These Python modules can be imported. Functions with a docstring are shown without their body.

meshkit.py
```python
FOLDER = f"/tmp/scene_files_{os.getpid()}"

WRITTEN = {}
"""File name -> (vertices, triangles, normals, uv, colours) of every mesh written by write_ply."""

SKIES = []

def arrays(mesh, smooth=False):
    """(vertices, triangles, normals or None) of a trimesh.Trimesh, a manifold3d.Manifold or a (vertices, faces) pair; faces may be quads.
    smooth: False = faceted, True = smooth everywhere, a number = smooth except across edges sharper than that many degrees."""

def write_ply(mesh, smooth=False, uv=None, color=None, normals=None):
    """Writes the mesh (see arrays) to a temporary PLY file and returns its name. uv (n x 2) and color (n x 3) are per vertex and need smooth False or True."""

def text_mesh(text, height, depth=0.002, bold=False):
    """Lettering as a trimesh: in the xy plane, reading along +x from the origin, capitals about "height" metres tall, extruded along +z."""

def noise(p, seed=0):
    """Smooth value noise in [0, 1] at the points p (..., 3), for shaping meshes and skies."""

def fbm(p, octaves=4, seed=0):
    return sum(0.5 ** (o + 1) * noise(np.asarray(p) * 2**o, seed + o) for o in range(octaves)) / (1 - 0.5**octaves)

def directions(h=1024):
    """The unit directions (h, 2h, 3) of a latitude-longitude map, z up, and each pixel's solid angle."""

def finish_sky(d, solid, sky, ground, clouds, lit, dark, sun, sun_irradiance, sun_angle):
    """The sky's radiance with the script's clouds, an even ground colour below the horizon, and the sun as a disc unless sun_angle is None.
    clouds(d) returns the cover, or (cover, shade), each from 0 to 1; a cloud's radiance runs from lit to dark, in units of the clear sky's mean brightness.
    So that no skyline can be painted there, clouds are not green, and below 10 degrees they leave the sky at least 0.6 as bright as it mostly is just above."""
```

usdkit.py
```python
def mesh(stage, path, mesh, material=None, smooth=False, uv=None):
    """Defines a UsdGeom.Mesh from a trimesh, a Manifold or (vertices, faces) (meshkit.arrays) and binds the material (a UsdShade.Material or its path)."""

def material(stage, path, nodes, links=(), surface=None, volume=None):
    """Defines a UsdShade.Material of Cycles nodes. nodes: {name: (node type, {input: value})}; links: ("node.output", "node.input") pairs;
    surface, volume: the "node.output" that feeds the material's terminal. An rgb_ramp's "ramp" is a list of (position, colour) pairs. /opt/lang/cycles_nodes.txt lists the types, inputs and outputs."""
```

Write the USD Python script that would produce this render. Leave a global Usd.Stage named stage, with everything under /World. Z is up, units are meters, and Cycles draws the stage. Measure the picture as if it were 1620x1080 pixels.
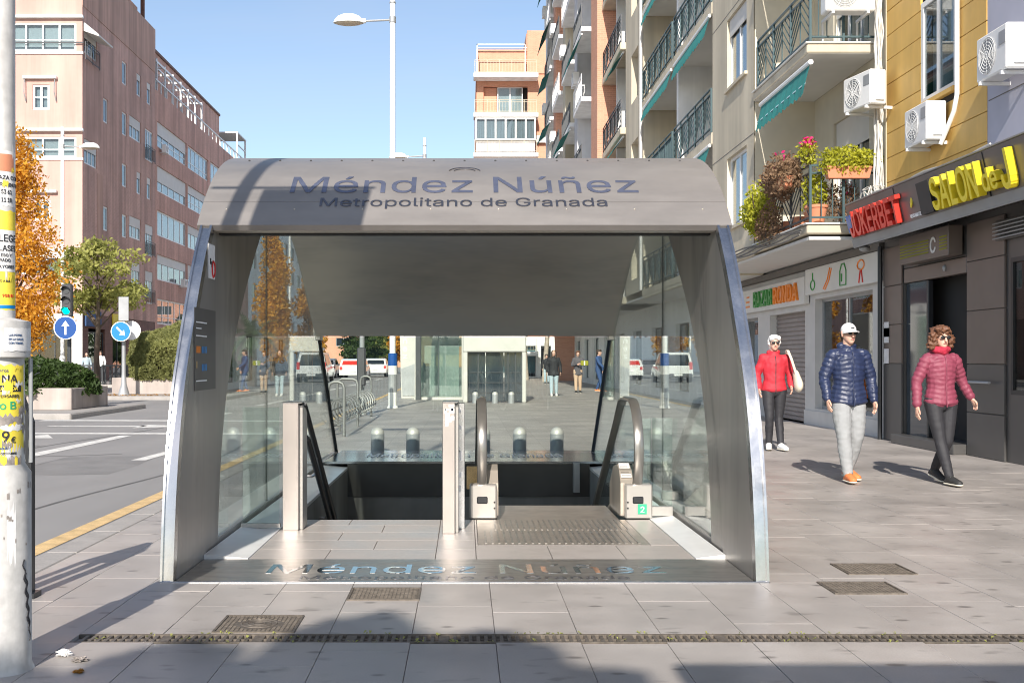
import math, random
import numpy as np, trimesh, usdkit, meshkit
from shapely.geometry import Polygon
from manifold3d import Manifold, OpType
from pxr import Usd, UsdGeom, UsdLux, UsdShade, Gf, Sdf

stage = Usd.Stage.CreateInMemory()
UsdGeom.SetStageUpAxis(stage, UsdGeom.Tokens.z)
UsdGeom.SetStageMetersPerUnit(stage, 1.0)
UsdGeom.Xform.Define(stage, '/World')
UsdGeom.Scope.Define(stage, '/World/Looks')
PI = math.pi

# ------------------------------------------------------------------ camera, sky, sun
EYE = 1.35
cam = UsdGeom.Camera.Define(stage, '/World/camera')
cam.AddTranslateOp().Set(Gf.Vec3d(0, 0, EYE))
cam.AddRotateXOp().Set(90.0)
cam.CreateFocalLengthAttr(40.0)
cam.CreateHorizontalApertureAttr(36.0)
cam.CreateVerticalApertureAttr(36.0 * 682 / 1024)
cam.CreateHorizontalApertureOffsetAttr(75 / 1620 * 36)
cam.CreateVerticalApertureOffsetAttr(30 / 1620 * 36)
cam.CreateClippingRangeAttr(Gf.Vec2f(0.1, 2000))
cam.CreateExposureAttr(0.55)

SUN_AZ, SUN_TAN = 0.125, 0.63            # shadows drift 0.10 m to the right per metre, tan(elevation)
sd = np.array([-SUN_AZ, -1.0, SUN_TAN * math.hypot(1, SUN_AZ)]); sd /= np.linalg.norm(sd)
sun = UsdLux.DistantLight.Define(stage, '/World/sun')
sun.CreateNormalizeAttr(True); sun.CreateIntensityAttr(1.25); sun.CreateAngleAttr(0.53)
sun.CreateColorAttr(Gf.Vec3f(1.0, 0.93, 0.84))
xa = np.cross([0, 0, 1.0], sd); xa /= np.linalg.norm(xa); ya = np.cross(sd, xa)
sun.AddTransformOp().Set(Gf.Matrix4d(*xa, 0, *ya, 0, *sd, 0, 0, 0, 60, 1))
usdkit.material(stage, '/World/Looks/sky_light', {
    "tc": ("texture_coordinate", {}),
    "sky": ("sky_texture", {"sky_type": "single_scattering", "sun_disc": False, "sun_elevation": math.asin(sd[2]),
                            "sun_rotation": math.atan2(sd[0], sd[1]), "altitude": 680.0, "air_density": 1.0, "aerosol_density": 1.0, "ozone_density": 1.2}),
    "mp": ("mapping", {"scale": (1.0, 1.0, 3.2)}),
    "n": ("noise_texture", {"scale": 2.2, "detail": 7.0, "roughness": 0.6, "distortion": 0.5}),
    "r": ("rgb_ramp", {"ramp": [(0.35, (.05, .05, .05)), (0.85, (0.30, 0.30, 0.30))]}),
    "cl": ("mix_color", {"blend_type": "mix", "b": (4.2, 4.4, 4.7)}),
    "bg": ("background_shader", {"strength": 0.12})},
    [("tc.generated", "mp.vector"), ("mp.vector", "n.vector"), ("n.fac", "r.fac"), ("r.color", "cl.fac"), ("sky.color", "cl.a"), ("cl.result", "bg.color")], surface="bg.background")
sky = UsdLux.DomeLight.Define(stage, '/World/sky')
UsdShade.MaterialBindingAPI.Apply(sky.GetPrim()).Bind(UsdShade.Material.Get(stage, '/World/Looks/sky_light'))
sky.GetPrim().SetCustomDataByKey('kind', 'structure')
sky.GetPrim().SetCustomDataByKey('label', 'pale blue clear sky')

# ------------------------------------------------------------------ helpers
F_PX = 1800.0
def at(px, py, Y):                       # point at distance Y seen at a place of the photograph
    return ((px - 735) * Y / F_PX, Y, EYE - (py - 570) * Y / F_PX)
def yx(px, X): return X * F_PX / (px - 735)
def V3(*a): return np.array(a, float)
rnd = random.Random(7)

class MB:
    def __init__(s): s.v, s.f, s.n = [], [], 0
    def add(s, v, f):
        v = np.asarray(v, float).reshape(-1, 3); f = np.asarray(f, int)
        if f.shape[1] == 4: f = np.vstack([f[:, [0, 1, 2]], f[:, [0, 2, 3]]])
        s.v.append(v); s.f.append(f + s.n); s.n += len(v); return s
    def arr(s): return np.vstack(s.v), np.vstack(s.f)
    def mesh(s, m):
        v, f, _ = meshkit.arrays(m); return s.add(v, f)
    BF = [[0, 3, 2, 1], [4, 5, 6, 7], [0, 1, 5, 4], [1, 2, 6, 5], [2, 3, 7, 6], [3, 0, 4, 7]]
    def hexa(s, p): return s.add(p, MB.BF)
    def box(s, x0, x1, y0, y1, z0, z1):
        x0, x1 = min(x0, x1), max(x0, x1); y0, y1 = min(y0, y1), max(y0, y1); z0, z1 = min(z0, z1), max(z0, z1)
        return s.hexa([(x0, y0, z0), (x1, y0, z0), (x1, y1, z0), (x0, y1, z0), (x0, y0, z1), (x1, y0, z1), (x1, y1, z1), (x0, y1, z1)])
    def rbox(s, x0, x1, y0, y1, z0, z1, b=0.01):   # chamfered box
        x0, x1 = min(x0, x1), max(x0, x1); y0, y1 = min(y0, y1), max(y0, y1); z0, z1 = min(z0, z1), max(z0, z1)
        b = min(b, (x1 - x0) * .45, (y1 - y0) * .45, (z1 - z0) * .45); P = []
        for sx in (0, 1):
            for sy in (0, 1):
                for sz in (0, 1):
                    c = [x1 if sx else x0, y1 if sy else y0, z1 if sz else z0]; d = [-b if sx else b, -b if sy else b, -b if sz else b]
                    for k in range(3):
                        q = [c[i] + (0 if i == k else d[i]) for i in range(3)]; P.append(q)
        return s.mesh(Manifold.hull_points(np.array(P)))
    def fbox(s, F, u0, u1, n0, n1, z0, z1):        # box in a facade frame (origin, along, outward)
        O, U, N = F
        p = lambda u, n, z: O + U * u + N * n + V3(0, 0, z)
        u0, u1 = min(u0, u1), max(u0, u1); n0, n1 = min(n0, n1), max(n0, n1)
        if np.dot(np.cross(U, N), (0, 0, 1)) < 0: u0, u1 = u1, u0
        return s.hexa([p(u0, n0, z0), p(u1, n0, z0), p(u1, n1, z0), p(u0, n1, z0), p(u0, n0, z1), p(u1, n0, z1), p(u1, n1, z1), p(u0, n1, z1)])
    def cyl(s, p0, p1, r0, r1=None, n=10): return s.tube([p0, p1], [r0, r0 if r1 is None else r1], n)
    def tube(s, pts, r, n=8, closed=False):
        P = np.asarray(pts, float); m = len(P); r = np.broadcast_to(np.asarray(r, float), (m,))
        T = np.gradient(P, axis=0) if m > 2 else np.repeat([P[1] - P[0]], 2, 0)
        if closed: T = np.roll(P, -1, 0) - np.roll(P, 1, 0)
        T /= np.maximum(np.linalg.norm(T, axis=1, keepdims=True), 1e-9)
        up = V3(0, 0, 1) if abs(T[0][2]) < .9 else V3(1, 0, 0)
        a = np.cross(T[0], up); a /= np.linalg.norm(a); R = []
        for i in range(m):
            a = a - T[i] * np.dot(a, T[i]); a /= np.linalg.norm(a); b = np.cross(T[i], a)
            t = np.arange(n) * 2 * PI / n
            R.append(P[i] + r[i] * (np.cos(t)[:, None] * a + np.sin(t)[:, None] * b))
        V = np.vstack(R); Fc = []
        for i in range(m if closed else m - 1):
            j = (i + 1) % m
            for k in range(n):
                k2 = (k + 1) % n; Fc.append([i * n + k, i * n + k2, j * n + k2, j * n + k])
        s.add(V, Fc)
        if not closed:
            s.add(np.vstack([R[0], [P[0]]]), [[(k + 1) % n, k, n] for k in range(n)])
            s.add(np.vstack([R[-1], [P[-1]]]), [[k, (k + 1) % n, n] for k in range(n)])
        return s
    def lathe(s, prof, c=(0, 0, 0), n=20):
        prof = np.asarray(prof, float); t = np.arange(n) * 2 * PI / n; m = len(prof)
        V = np.array([[c[0] + r * math.cos(a), c[1] + r * math.sin(a), c[2] + z] for r, z in prof for a in t])
        return s.add(V, [[i * n + k, i * n + (k + 1) % n, (i + 1) * n + (k + 1) % n, (i + 1) * n + k] for i in range(m - 1) for k in range(n)])
    def prism(s, poly, f, a, b):                   # polygon (p, q) extruded; f(p, q, t) -> xyz
        pg = poly if isinstance(poly, Polygon) else Polygon(poly)
        m = trimesh.creation.extrude_polygon(pg, 1.0, engine='earcut')
        v = np.array([f(p, q, a + (b - a) * t) for p, q, t in m.vertices]); fc = np.array(m.faces)
        t = v[fc]; vol = np.einsum('ij,ij->i', t[:, 0], np.cross(t[:, 1], t[:, 2])).sum()
        return s.add(v, fc if vol > 0 else fc[:, ::-1])
    def ell(s, c, r, sub=2):
        m = trimesh.creation.icosphere(subdivisions=sub); return s.add(np.asarray(m.vertices) * np.asarray(r) + np.asarray(c), m.faces)
    def text(s, txt, O, U, W, w, h, d=.01, bold=False, N=None, base=True):   # lettering on a plane: width w, cap height h
        m = meshkit.text_mesh(txt, 1.0, d, bold); v = np.array(m.vertices)
        x0, x1 = v[:, 0].min(), v[:, 0].max(); O = np.asarray(O, float); U = np.asarray(U, float); W = np.asarray(W, float); N = np.cross(U, W) if N is None else N
        k = w / (x1 - x0)
        return s.add(O + np.outer((v[:, 0] - x0) * k, U) + np.outer(v[:, 1] * h, W) + np.outer(v[:, 2], N), m.faces)
    def sheet(s, pts):                              # single quad
        return s.add(pts, [[0, 1, 2, 3]])

used = {}
def numbered(name, parent):
    k = (parent, name); used[k] = used.get(k, -1) + 1
    return f'{parent}/{name}' if used[k] == 0 else f'{parent}/{name}_{used[k]:03d}'
def data(prim, label=None, cat=None, group=None, kind=None):
    for k, v in (('label', label), ('category', cat), ('group', group), ('kind', kind)):
        if v: prim.SetCustomDataByKey(k, v)
class T:                                            # a thing: Xform at its base, parts below it
    def __init__(s, name, label, cat, loc=(0, 0, 0), group=None, local=False, rz=0, kind=None):
        s.path = numbered(name, '/World'); s.name = name; s.loc = V3(*loc); s.local = local; s.cat = cat; s.group = group
        x = UsdGeom.Xform.Define(stage, s.path); x.AddTranslateOp().Set(Gf.Vec3d(*map(float, loc))); x.AddRotateZOp().Set(rz)
        data(x.GetPrim(), label, cat, group, kind)
    def part(s, name, mb, mat, parent=None, smooth=False, label=None, kind=None):
        v, f = mb.arr()
        if not s.local: v = v - s.loc
        p = numbered(name, parent or s.path)
        m = usdkit.mesh(stage, p, (v, f), MATS[mat], smooth=smooth)
        data(m.GetPrim(), label, None, None, kind); return p
def single(name, label, cat, mb, mat, group=None, kind=None, smooth=False):
    p = numbered(name, '/World'); v, f = mb.arr()
    m = usdkit.mesh(stage, p, (v, f), MATS[mat], smooth=smooth); data(m.GetPrim(), label, cat, group, kind); return p
def copy(t, loc, label, rz=0, group=None):
    p = numbered(t.name, '/World'); x = UsdGeom.Xform.Define(stage, p)
    x.GetPrim().GetReferences().AddInternalReference(t.path)
    x.GetPrim().SetInstanceable(True)
    x.GetPrim().GetAttribute('xformOp:translate').Set(Gf.Vec3d(*map(float, loc))); x.GetPrim().GetAttribute('xformOp:rotateZ').Set(float(rz))
    data(x.GetPrim(), label, t.cat, group or t.group); return p
def struct(name, mb, mat, parent=None, smooth=False):
    p = numbered(name, parent or '/World'); v, f = mb.arr()
    m = usdkit.mesh(stage, p, (v, f), MATS[mat], smooth=smooth)
    if not parent: data(m.GetPrim(), None, None, None, 'structure')
    return p

# ------------------------------------------------------------------ materials
MATS = {}
def M(name, col, rough=.6, metal=0., var=.12, scale=2., detail=5., stretch=(1, 1, 1), bump=0., bscale=40., spec=.5, rnd_obj=0., isl=0., rvar=0., fine=0., fscale=60., extra=None, streak=0., **kw):
    col = np.array(col, float)
    nodes = {"g": ("geometry", {}), "mp": ("mapping", {"scale": stretch}), "n": ("noise_texture", {"scale": scale, "detail": detail, "roughness": .6}),
             "r": ("rgb_ramp", {"ramp": [(.3, tuple(col * (1 - var))), (.7, tuple(np.minimum(col * (1 + var), .95)))]}),
             "p": ("principled_bsdf", {"roughness": rough, "metallic": metal, "specular_ior_level": spec, **kw})}
    L = [("g.position", "mp.vector"), ("mp.vector", "n.vector"), ("n.fac", "r.fac")]; out = "r.color"; k = 0
    def mul(src, amount, lo=None):
        nonlocal out, k
        k += 1; nodes[f"mr{k}"] = ("map_range", {"from_min": 0. if lo is None else lo[0], "from_max": 1. if lo is None else lo[1], "to_min": 1 - amount, "to_max": 1 + (amount * .6 if amount < .3 else 0.), "clamp": True})
        nodes[f"cc{k}"] = ("combine_color", {}); nodes[f"mx{k}"] = ("mix_color", {"blend_type": "multiply", "fac": 1.})
        L.extend([(src, f"mr{k}.value")] + [(f"mr{k}.result", f"cc{k}.{c}") for c in "rgb"] + [(out, f"mx{k}.a"), (f"cc{k}.color", f"mx{k}.b")]); out = f"mx{k}.result"
    if rnd_obj: nodes["oi"] = ("object_info", {}); mul("oi.random", rnd_obj)
    if isl: mul("g.random_per_island", isl)
    if fine:
        nodes["fn"] = ("noise_texture", {"scale": fscale, "detail": 3.}); L.append(("g.position", "fn.vector")); mul("fn.fac", fine, (.3, .7))
    if streak:
        nodes["smp"] = ("mapping", {"scale": (1.3, 1.3, .07)}); nodes["sn"] = ("noise_texture", {"scale": 1.0, "detail": 6., "roughness": .65})
        L.extend([("g.position", "smp.vector"), ("smp.vector", "sn.vector")]); mul("sn.fac", streak, (.38, .62))
    if extra:
        out = extra(nodes, L, out, mul) or out
    L.append((out, "p.base_color"))
    if rvar:
        nodes["rr"] = ("map_range", {"from_min": .3, "from_max": .7, "to_min": max(rough - rvar, .02), "to_max": rough + rvar, "clamp": True})
        L.extend([("n.fac", "rr.value"), ("rr.result", "p.roughness")])
    if bump:
        nodes["bn"] = ("noise_texture", {"scale": bscale, "detail": 4.}); nodes["b"] = ("bump", {"strength": bump, "distance": .01})
        L.extend([("mp.vector", "bn.vector"), ("bn.fac", "b.height"), ("b.normal", "p.normal")])
    MATS[name] = usdkit.material(stage, '/World/Looks/' + name, nodes, L, surface="p.BSDF"); return name
def glass(name, tint=(.9, .95, .93), ior=1.5, rough=0.0):
    MATS[name] = usdkit.material(stage, '/World/Looks/' + name, {
        "lw": ("layer_weight", {"blend": .5}), "pw": ("math", {"math_type": "power", "value2": 5.}), "fr": ("math", {"math_type": "multiply_add", "value2": .95, "value3": .045}), "t": ("transparent_bsdf", {"color": tint}), "gl": ("glossy_bsdf", {"color": (1, 1, 1), "roughness": rough}), "m": ("mix_closure", {})},
        [("lw.facing", "pw.value1"), ("pw.value", "fr.value1"), ("fr.value", "m.fac"), ("t.BSDF", "m.closure1"), ("gl.BSDF", "m.closure2")], surface="m.closure")
def leafm(name, cols, trans=.35, rough=.55):
    n = len(cols); ramp = [(i / (n - 1), c) for i, c in enumerate(cols)]
    MATS[name] = usdkit.material(stage, '/World/Looks/' + name, {
        "g": ("geometry", {}), "ns": ("noise_texture", {"scale": 1.1, "detail": 3.}), "a": ("math", {"math_type": "multiply_add", "value2": .55, "value3": 0.}), "ad": ("math", {"math_type": "multiply_add", "value2": .8, "value3": -.1}),
        "s": ("math", {"math_type": "add"}), "r": ("rgb_ramp", {"ramp": ramp}), "p": ("principled_bsdf", {"roughness": rough, "specular_ior_level": .3}), "t": ("translucent_bsdf", {}), "m": ("mix_closure", {"fac": trans})},
        [("g.random_per_island", "a.value1"), ("g.position", "ns.vector"), ("ns.fac", "ad.value1"), ("a.value", "s.value1"), ("ad.value", "s.value2"), ("s.value", "r.fac"), ("r.color", "p.base_color"), ("r.color", "t.color"), ("p.BSDF", "m.closure1"), ("t.BSDF", "m.closure2")], surface="m.closure")

def smudges(nodes, L, out, mul):                   # small dark elongated blots and pale dust of paving
    nodes["vm"] = ("mapping", {"scale": (4.2, 9.0, 1.)}); nodes["vn"] = ("noise_texture", {"scale": 1.0, "detail": 2.5, "roughness": .5})
    L.extend([("g.position", "vm.vector"), ("vm.vector", "vn.vector")]); mul("vn.fac", .34, (.27, .37))
    nodes["gm"] = ("mapping", {"scale": (3.0, 5.5, 0.)}); nodes["gv"] = ("voronoi_texture", {"scale": 1., "randomness": 1.}); nodes["gr"] = ("noise_texture", {"scale": 9., "detail": 2.}); nodes["ga"] = ("math", {"math_type": "multiply_add", "value2": .16})
    L.extend([("g.position", "gm.vector"), ("gm.vector", "gv.vector"), ("g.position", "gr.vector"), ("gr.fac", "ga.value1"), ("gv.distance", "ga.value3")]); mul("ga.value", .5, (.16, .23))
    nodes["wm"] = ("noise_texture", {"scale": .8, "detail": 5.}); L.append(("g.position", "wm.vector")); mul("wm.fac", .2, (.35, .65))
def slab_joints(nodes, L, out, mul):
    smudges(nodes, L, out, mul)
    out = f"mx{len([k for k in nodes if k.startswith('mx')])}.result"
    nodes["bm"] = ("mapping", {"rotation": (0, 0, PI / 2)}); nodes["bt"] = ("brick_texture", {"scale": 1., "brick_width": .82, "row_height": .41, "mortar_size": .006, "mortar_smooth": .3, "color1": (1, 1, 1), "color2": (.86, .86, .87), "mortar": (.74, .73, .72)})
    nodes["bx"] = ("mix_color", {"blend_type": "multiply", "fac": 1.})
    L.extend([("g.position", "bm.vector"), ("bm.vector", "bt.vector"), (out, "bx.a"), ("bt.color", "bx.b")]); return "bx.result"
def brickwork(nodes, L, out, mul):
    nodes["bt"] = ("brick_texture", {"scale": 1., "brick_width": .26, "row_height": .085, "mortar_size": .012, "color1": (1, 1, 1), "color2": (.78, .76, .76), "mortar": (1.12, 1.15, 1.18)})
    nodes["bm"] = ("mapping", {"rotation": (0, 0, 0)}); nodes["sx"] = ("separate_xyz", {}); nodes["ax"] = ("math", {"math_type": "add"}); nodes["cx"] = ("combine_xyz", {})
    nodes["bx"] = ("mix_color", {"blend_type": "multiply", "fac": .7})
    L.extend([("g.position", "sx.vector"), ("sx.x", "ax.value1"), ("sx.y", "ax.value2"), ("ax.value", "cx.x"), ("sx.z", "cx.y"), ("cx.vector", "bt.vector"), (out, "bx.a"), ("bt.color", "bx.b")]); return "bx.result"

M('slab', (.375, .343, .316), .42, var=.07, scale=3, rnd_obj=.045, fine=.10, fscale=130, rvar=.1, extra=smudges, bump=.04, bscale=150)
M('slab_far', (.375, .344, .318), .5, var=.08, scale=2, fine=.08, fscale=110, extra=slab_joints)
M('joint', (.34, .315, .29), .9)
M('asphalt', (.25, .243, .237), .75, var=.14, scale=.6, fine=.22, fscale=160, bump=.12, bscale=300, stretch=(1, .35, 1))
M('kerb', (.33, .31, .29), .7, var=.12, scale=5, fine=.12)
M('road_white', (.62, .61, .58), .7, var=.25, scale=6, fine=.2, fscale=90)
M('road_yellow', (.60, .42, .20), .7, var=.25, scale=6, fine=.2, fscale=90)
M('iron', (.17, .145, .12), .6, metal=.5, var=.3, scale=20, fine=.2)
M('iron_dark', (.03, .028, .026), .8)
M('steel', (.278, .256, .238), .42, metal=.4, var=.10, scale=1.2, stretch=(1, 1, 6), rvar=.07, fine=.03, fscale=220, streak=.07)
M('steel_dark', (.56, .50, .43), .36, metal=.65, var=.07, scale=.8, stretch=(.6, 1.5, .6), rvar=.08)
M('steel_side', (.33, .31, .29), .36, metal=.65, var=.10, scale=.9, stretch=(1, 3, .6), rvar=.07, streak=.12, fine=.03, fscale=90)
M('steel_floor', (.30, .285, .265), .33, metal=.7, var=.14, scale=2.5, stretch=(1, 3, 1), fine=.08, fscale=200, rvar=.07)
M('chrome', (.52, .52, .53), .24, metal=1., var=.06, scale=6, rvar=.05)
M('mirror', (.50, .51, .53), .10, metal=1., var=.03)
M('letter', (.16, .175, .245), .24, metal=.6, var=.2, scale=9)
M('letter_grey', (.20, .20, .225), .3, metal=.9, var=.1)
M('sill_metal', (.36, .39, .43), .16, metal=.9, var=.1)
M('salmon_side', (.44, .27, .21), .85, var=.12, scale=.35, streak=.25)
M('panel_dark', (.075, .07, .066), .4, var=.1)
M('black_seam', (.012, .012, .012), .6)
M('black_steel', (.03, .032, .036), .35, metal=.4)
M('rubber', (.25, .24, .225), .26, metal=.7, var=.1)
M('floor_tile', (.37, .335, .31), .36, var=.07, scale=2.2, rnd_obj=.05, fine=.07, fscale=120, rvar=.08)
M('sill_stone', (.66, .66, .65), .3, var=.08, scale=3)
M('shaft_concrete', (.24, .235, .22), .7, var=.2, scale=1.2, streak=.3)
M('shaft_black', (.05, .048, .045), .45, var=.2)
M('post_steel', (.52, .47, .44), .3, metal=.8, var=.06, scale=2)
M('box_steel', (.43, .41, .385), .36, metal=.55, var=.08)
M('comb', (.40, .36, .32), .38, metal=.7, var=.15, scale=8)
M('white_paint', (.78, .78, .76), .5, var=.05, scale=3)
M('white_metal', (.74, .74, .73), .35, var=.05, scale=2)
M('grey_metal', (.34, .35, .36), .45, metal=.3)
M('dark_metal', (.055, .06, .065), .45, metal=.3)
M('teal_metal', (.045, .085, .095), .45, metal=.2)
M('pole_paint', (.50, .49, .475), .55, var=.16, scale=4, stretch=(3, 3, .6), fine=.12, fscale=25)
M('lamp_glass', (.5, .42, .32), .3)
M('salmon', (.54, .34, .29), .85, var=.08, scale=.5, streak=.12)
M('brick_side', (.56, .345, .28), .85, var=.12, scale=.35, streak=.36, extra=brickwork)
M('brick_render', (.42, .27, .22), .85, var=.12, scale=.35, streak=.2)
M('brick_far', (.52, .30, .235), .85, var=.12, scale=.4, streak=.22, extra=brickwork)
M('orange_brick', (.60, .305, .20), .85, var=.08, scale=.5, extra=brickwork)
M('beige', (.56, .50, .385), .85, var=.09, scale=.7, fine=.03, streak=.14)
M('beige_in', (.60, .55, .44), .85, var=.06)
M('soffit', (.66, .65, .62), .85, var=.04)
M('yellow_clad', (.68, .42, .11), .6, var=.10, scale=1.2, rnd_obj=.06, fine=.03, streak=.10)
M('lilac', (.42, .42, .50), .7, var=.05)
M('grey_wall', (.52, .52, .53), .85, var=.07, streak=.1)
M('white_wall', (.80, .80, .79), .85, var=.06, streak=.1)
M('shop_stone', (.55, .54, .52), .6, var=.07)
M('casino_panel', (.155, .125, .108), .38, metal=.25, var=.08, rnd_obj=.07)
M('casino_low', (.085, .082, .08), .35, metal=.2, var=.08)
M('fascia', (.125, .108, .10), .33, metal=.4, var=.1)
M('fascia_grey', (.22, .225, .23), .4, metal=.4)
M('black', (.01, .01, .011), .5)
M('dark_room', (.025, .024, .023), .9)
M('shutter', (.30, .27, .255), .5, metal=.4, var=.1, scale=3)
M('blind', (.62, .61, .58), .7, var=.05, rnd_obj=.1)
M('curtain', (.45, .46, .47), .9, var=.25, scale=1.5, stretch=(8, 8, .3), rnd_obj=.35)
M('awning_green', (.02, .20, .185), .8, var=.12, scale=2)
M('awning_dark', (.015, .10, .085), .8, var=.12)
M('awning_stripe', (.32, .5, .55), .8)
M('terracotta', (.55, .22, .12), .75, var=.1)
M('red_letter', (.60, .035, .022), .35, var=.08, scale=10)
M('yellow_letter', (.72, .56, .02), .4, var=.06, scale=10)
M('green_letter', (.05, .27, .06), .45)
M('orange_letter', (.80, .23, .02), .45)
M('blue_sign', (.006, .065, .27), .35, var=.1)
M('blue_light', (.008, .19, .48), .35, var=.06)
M('white_sign', (.80, .80, .80), .4)
M('red_paint', (.55, .03, .03), .5)
M('cable', (.58, .56, .52), .6, var=.2, scale=5)
M('cable_dark', (.12, .11, .10), .6)
M('planter', (.38, .33, .30), .85, var=.15, scale=1.5, streak=.2)
M('bark', (.12, .09, .065), .9, var=.3, scale=9, stretch=(1, 1, .3))
M('bark_pale', (.38, .32, .26), .9, var=.3, scale=5)
M('earth', (.12, .08, .05), .95)
M('paper_white', (.68, .67, .66), .7, var=.08, scale=8, fine=.06)
M('paper_yellow', (.75, .60, .06), .7, var=.1, scale=8)
M('ink', (.03, .03, .035), .7)
M('ink_green', (.02, .34, .16), .7)
M('ink_blue', (.03, .08, .20), .7)
M('grime', (.26, .23, .21), .9, var=.4, scale=25)
M('galvanised', (.23, .23, .225), .5, metal=.5, var=.1)
M('lift_metal', (.50, .49, .46), .5, metal=.3, var=.06)
M('plate_glass_dark', (.02, .03, .04), .05, spec=.9)
M('car_white', (.74, .74, .74), .22, var=.02, coat_weight=.6)
M('car_red', (.50, .03, .02), .3)
M('tyre', (.02, .02, .02), .8)
M('car_glass', (.015, .02, .025), .04, spec=.8)
M('plastic_dark', (.05, .05, .055), .5)
M('skin', (.60, .36, .27), .5, var=.06, scale=12, subsurface_weight=.08)
M('lip', (.45, .17, .15), .5)
M('hair_brown', (.13, .055, .028), .55, var=.5, scale=60, bump=.6, bscale=60)
M('hair_white', (.66, .65, .63), .6, var=.15, scale=40, bump=.6, bscale=60)
M('hair_dark', (.05, .03, .02), .5, var=.3, scale=40)
M('navy_down', (.020, .030, .075), .42, var=.15, scale=12, bump=.25, bscale=35)
M('maroon_down', (.22, .042, .075), .6, var=.1, scale=12, bump=.25, bscale=35)
M('red_jacket', (.46, .02, .035), .7, var=.1, scale=6, bump=.5, bscale=9)
M('black_cloth', (.02, .02, .022), .75, var=.2, scale=8, bump=.3, bscale=14)
M('legging', (.022, .022, .027), .7, var=.15, scale=6, bump=.2, bscale=12)
M('grey_trouser', (.28, .29, .30), .85, var=.08, scale=8, bump=.5, bscale=10)
M('beige_trouser', (.52, .36, .25), .85, var=.08, bump=.4, bscale=10)
M('coat_grey', (.10, .09, .10), .85, var=.15, bump=.4, bscale=10)
M('jeans', (.36, .45, .50), .85, var=.1, bump=.4, bscale=10)
M('blue_cloth', (.03, .07, .18), .8, var=.1, bump=.4, bscale=10)
M('scarf', (.42, .02, .05), .85, var=.2, scale=30, bump=.5, bscale=40)
M('orange_shoe', (.72, .20, .06), .6, var=.15, scale=20)
M('white_shoe', (.75, .75, .74), .6, var=.06)
M('black_shoe', (.03, .03, .03), .6)
M('sole', (.70, .66, .56), .7)
M('bag_cream', (.66, .60, .48), .85, var=.06, bump=.3, bscale=12)
M('orange_bag', (.75, .20, .04), .7)
M('sticker_green', (.03, .36, .20), .4)
M('brick_dark', (.16, .08, .06), .8, var=.2, extra=brickwork)
M('shop_screen', (.25, .42, .45), .3, var=.35, scale=.8)
M('orange_poster', (.62, .22, .06), .5, var=.3, scale=2)
for nm, c, e in (('green_lamp', (.0, .75, .50), 5.),):
    MATS[nm] = usdkit.material(stage, '/World/Looks/' + nm, {"e": ("emission", {"color": c, "strength": e})}, [], surface="e.emission")
glass('glass', (.90, .955, .935), 1.5)
glass('pane', (.72, .78, .80), 1.55)
glass('rear_glass', (.88, .92, .885), 1.5)
glass('lift_glass', (.80, .87, .84), 1.5)
M('tar_patch', (.20, .195, .19), .75, var=.15, fine=.25, fscale=120)
M('tar', (.11, .108, .105), .7, var=.2, fine=.2, fscale=120)
leafm('leaf_orange', [(.30, .13, .02), (.72, .37, .04), (.88, .58, .10), (.74, .30, .04)], .5)
leafm('leaf_green', [(.02, .04, .012), (.06, .10, .025), (.13, .17, .045)])
leafm('leaf_olive', [(.14, .16, .05), (.40, .41, .12), (.62, .58, .20), (.50, .38, .12)], .45)
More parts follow.
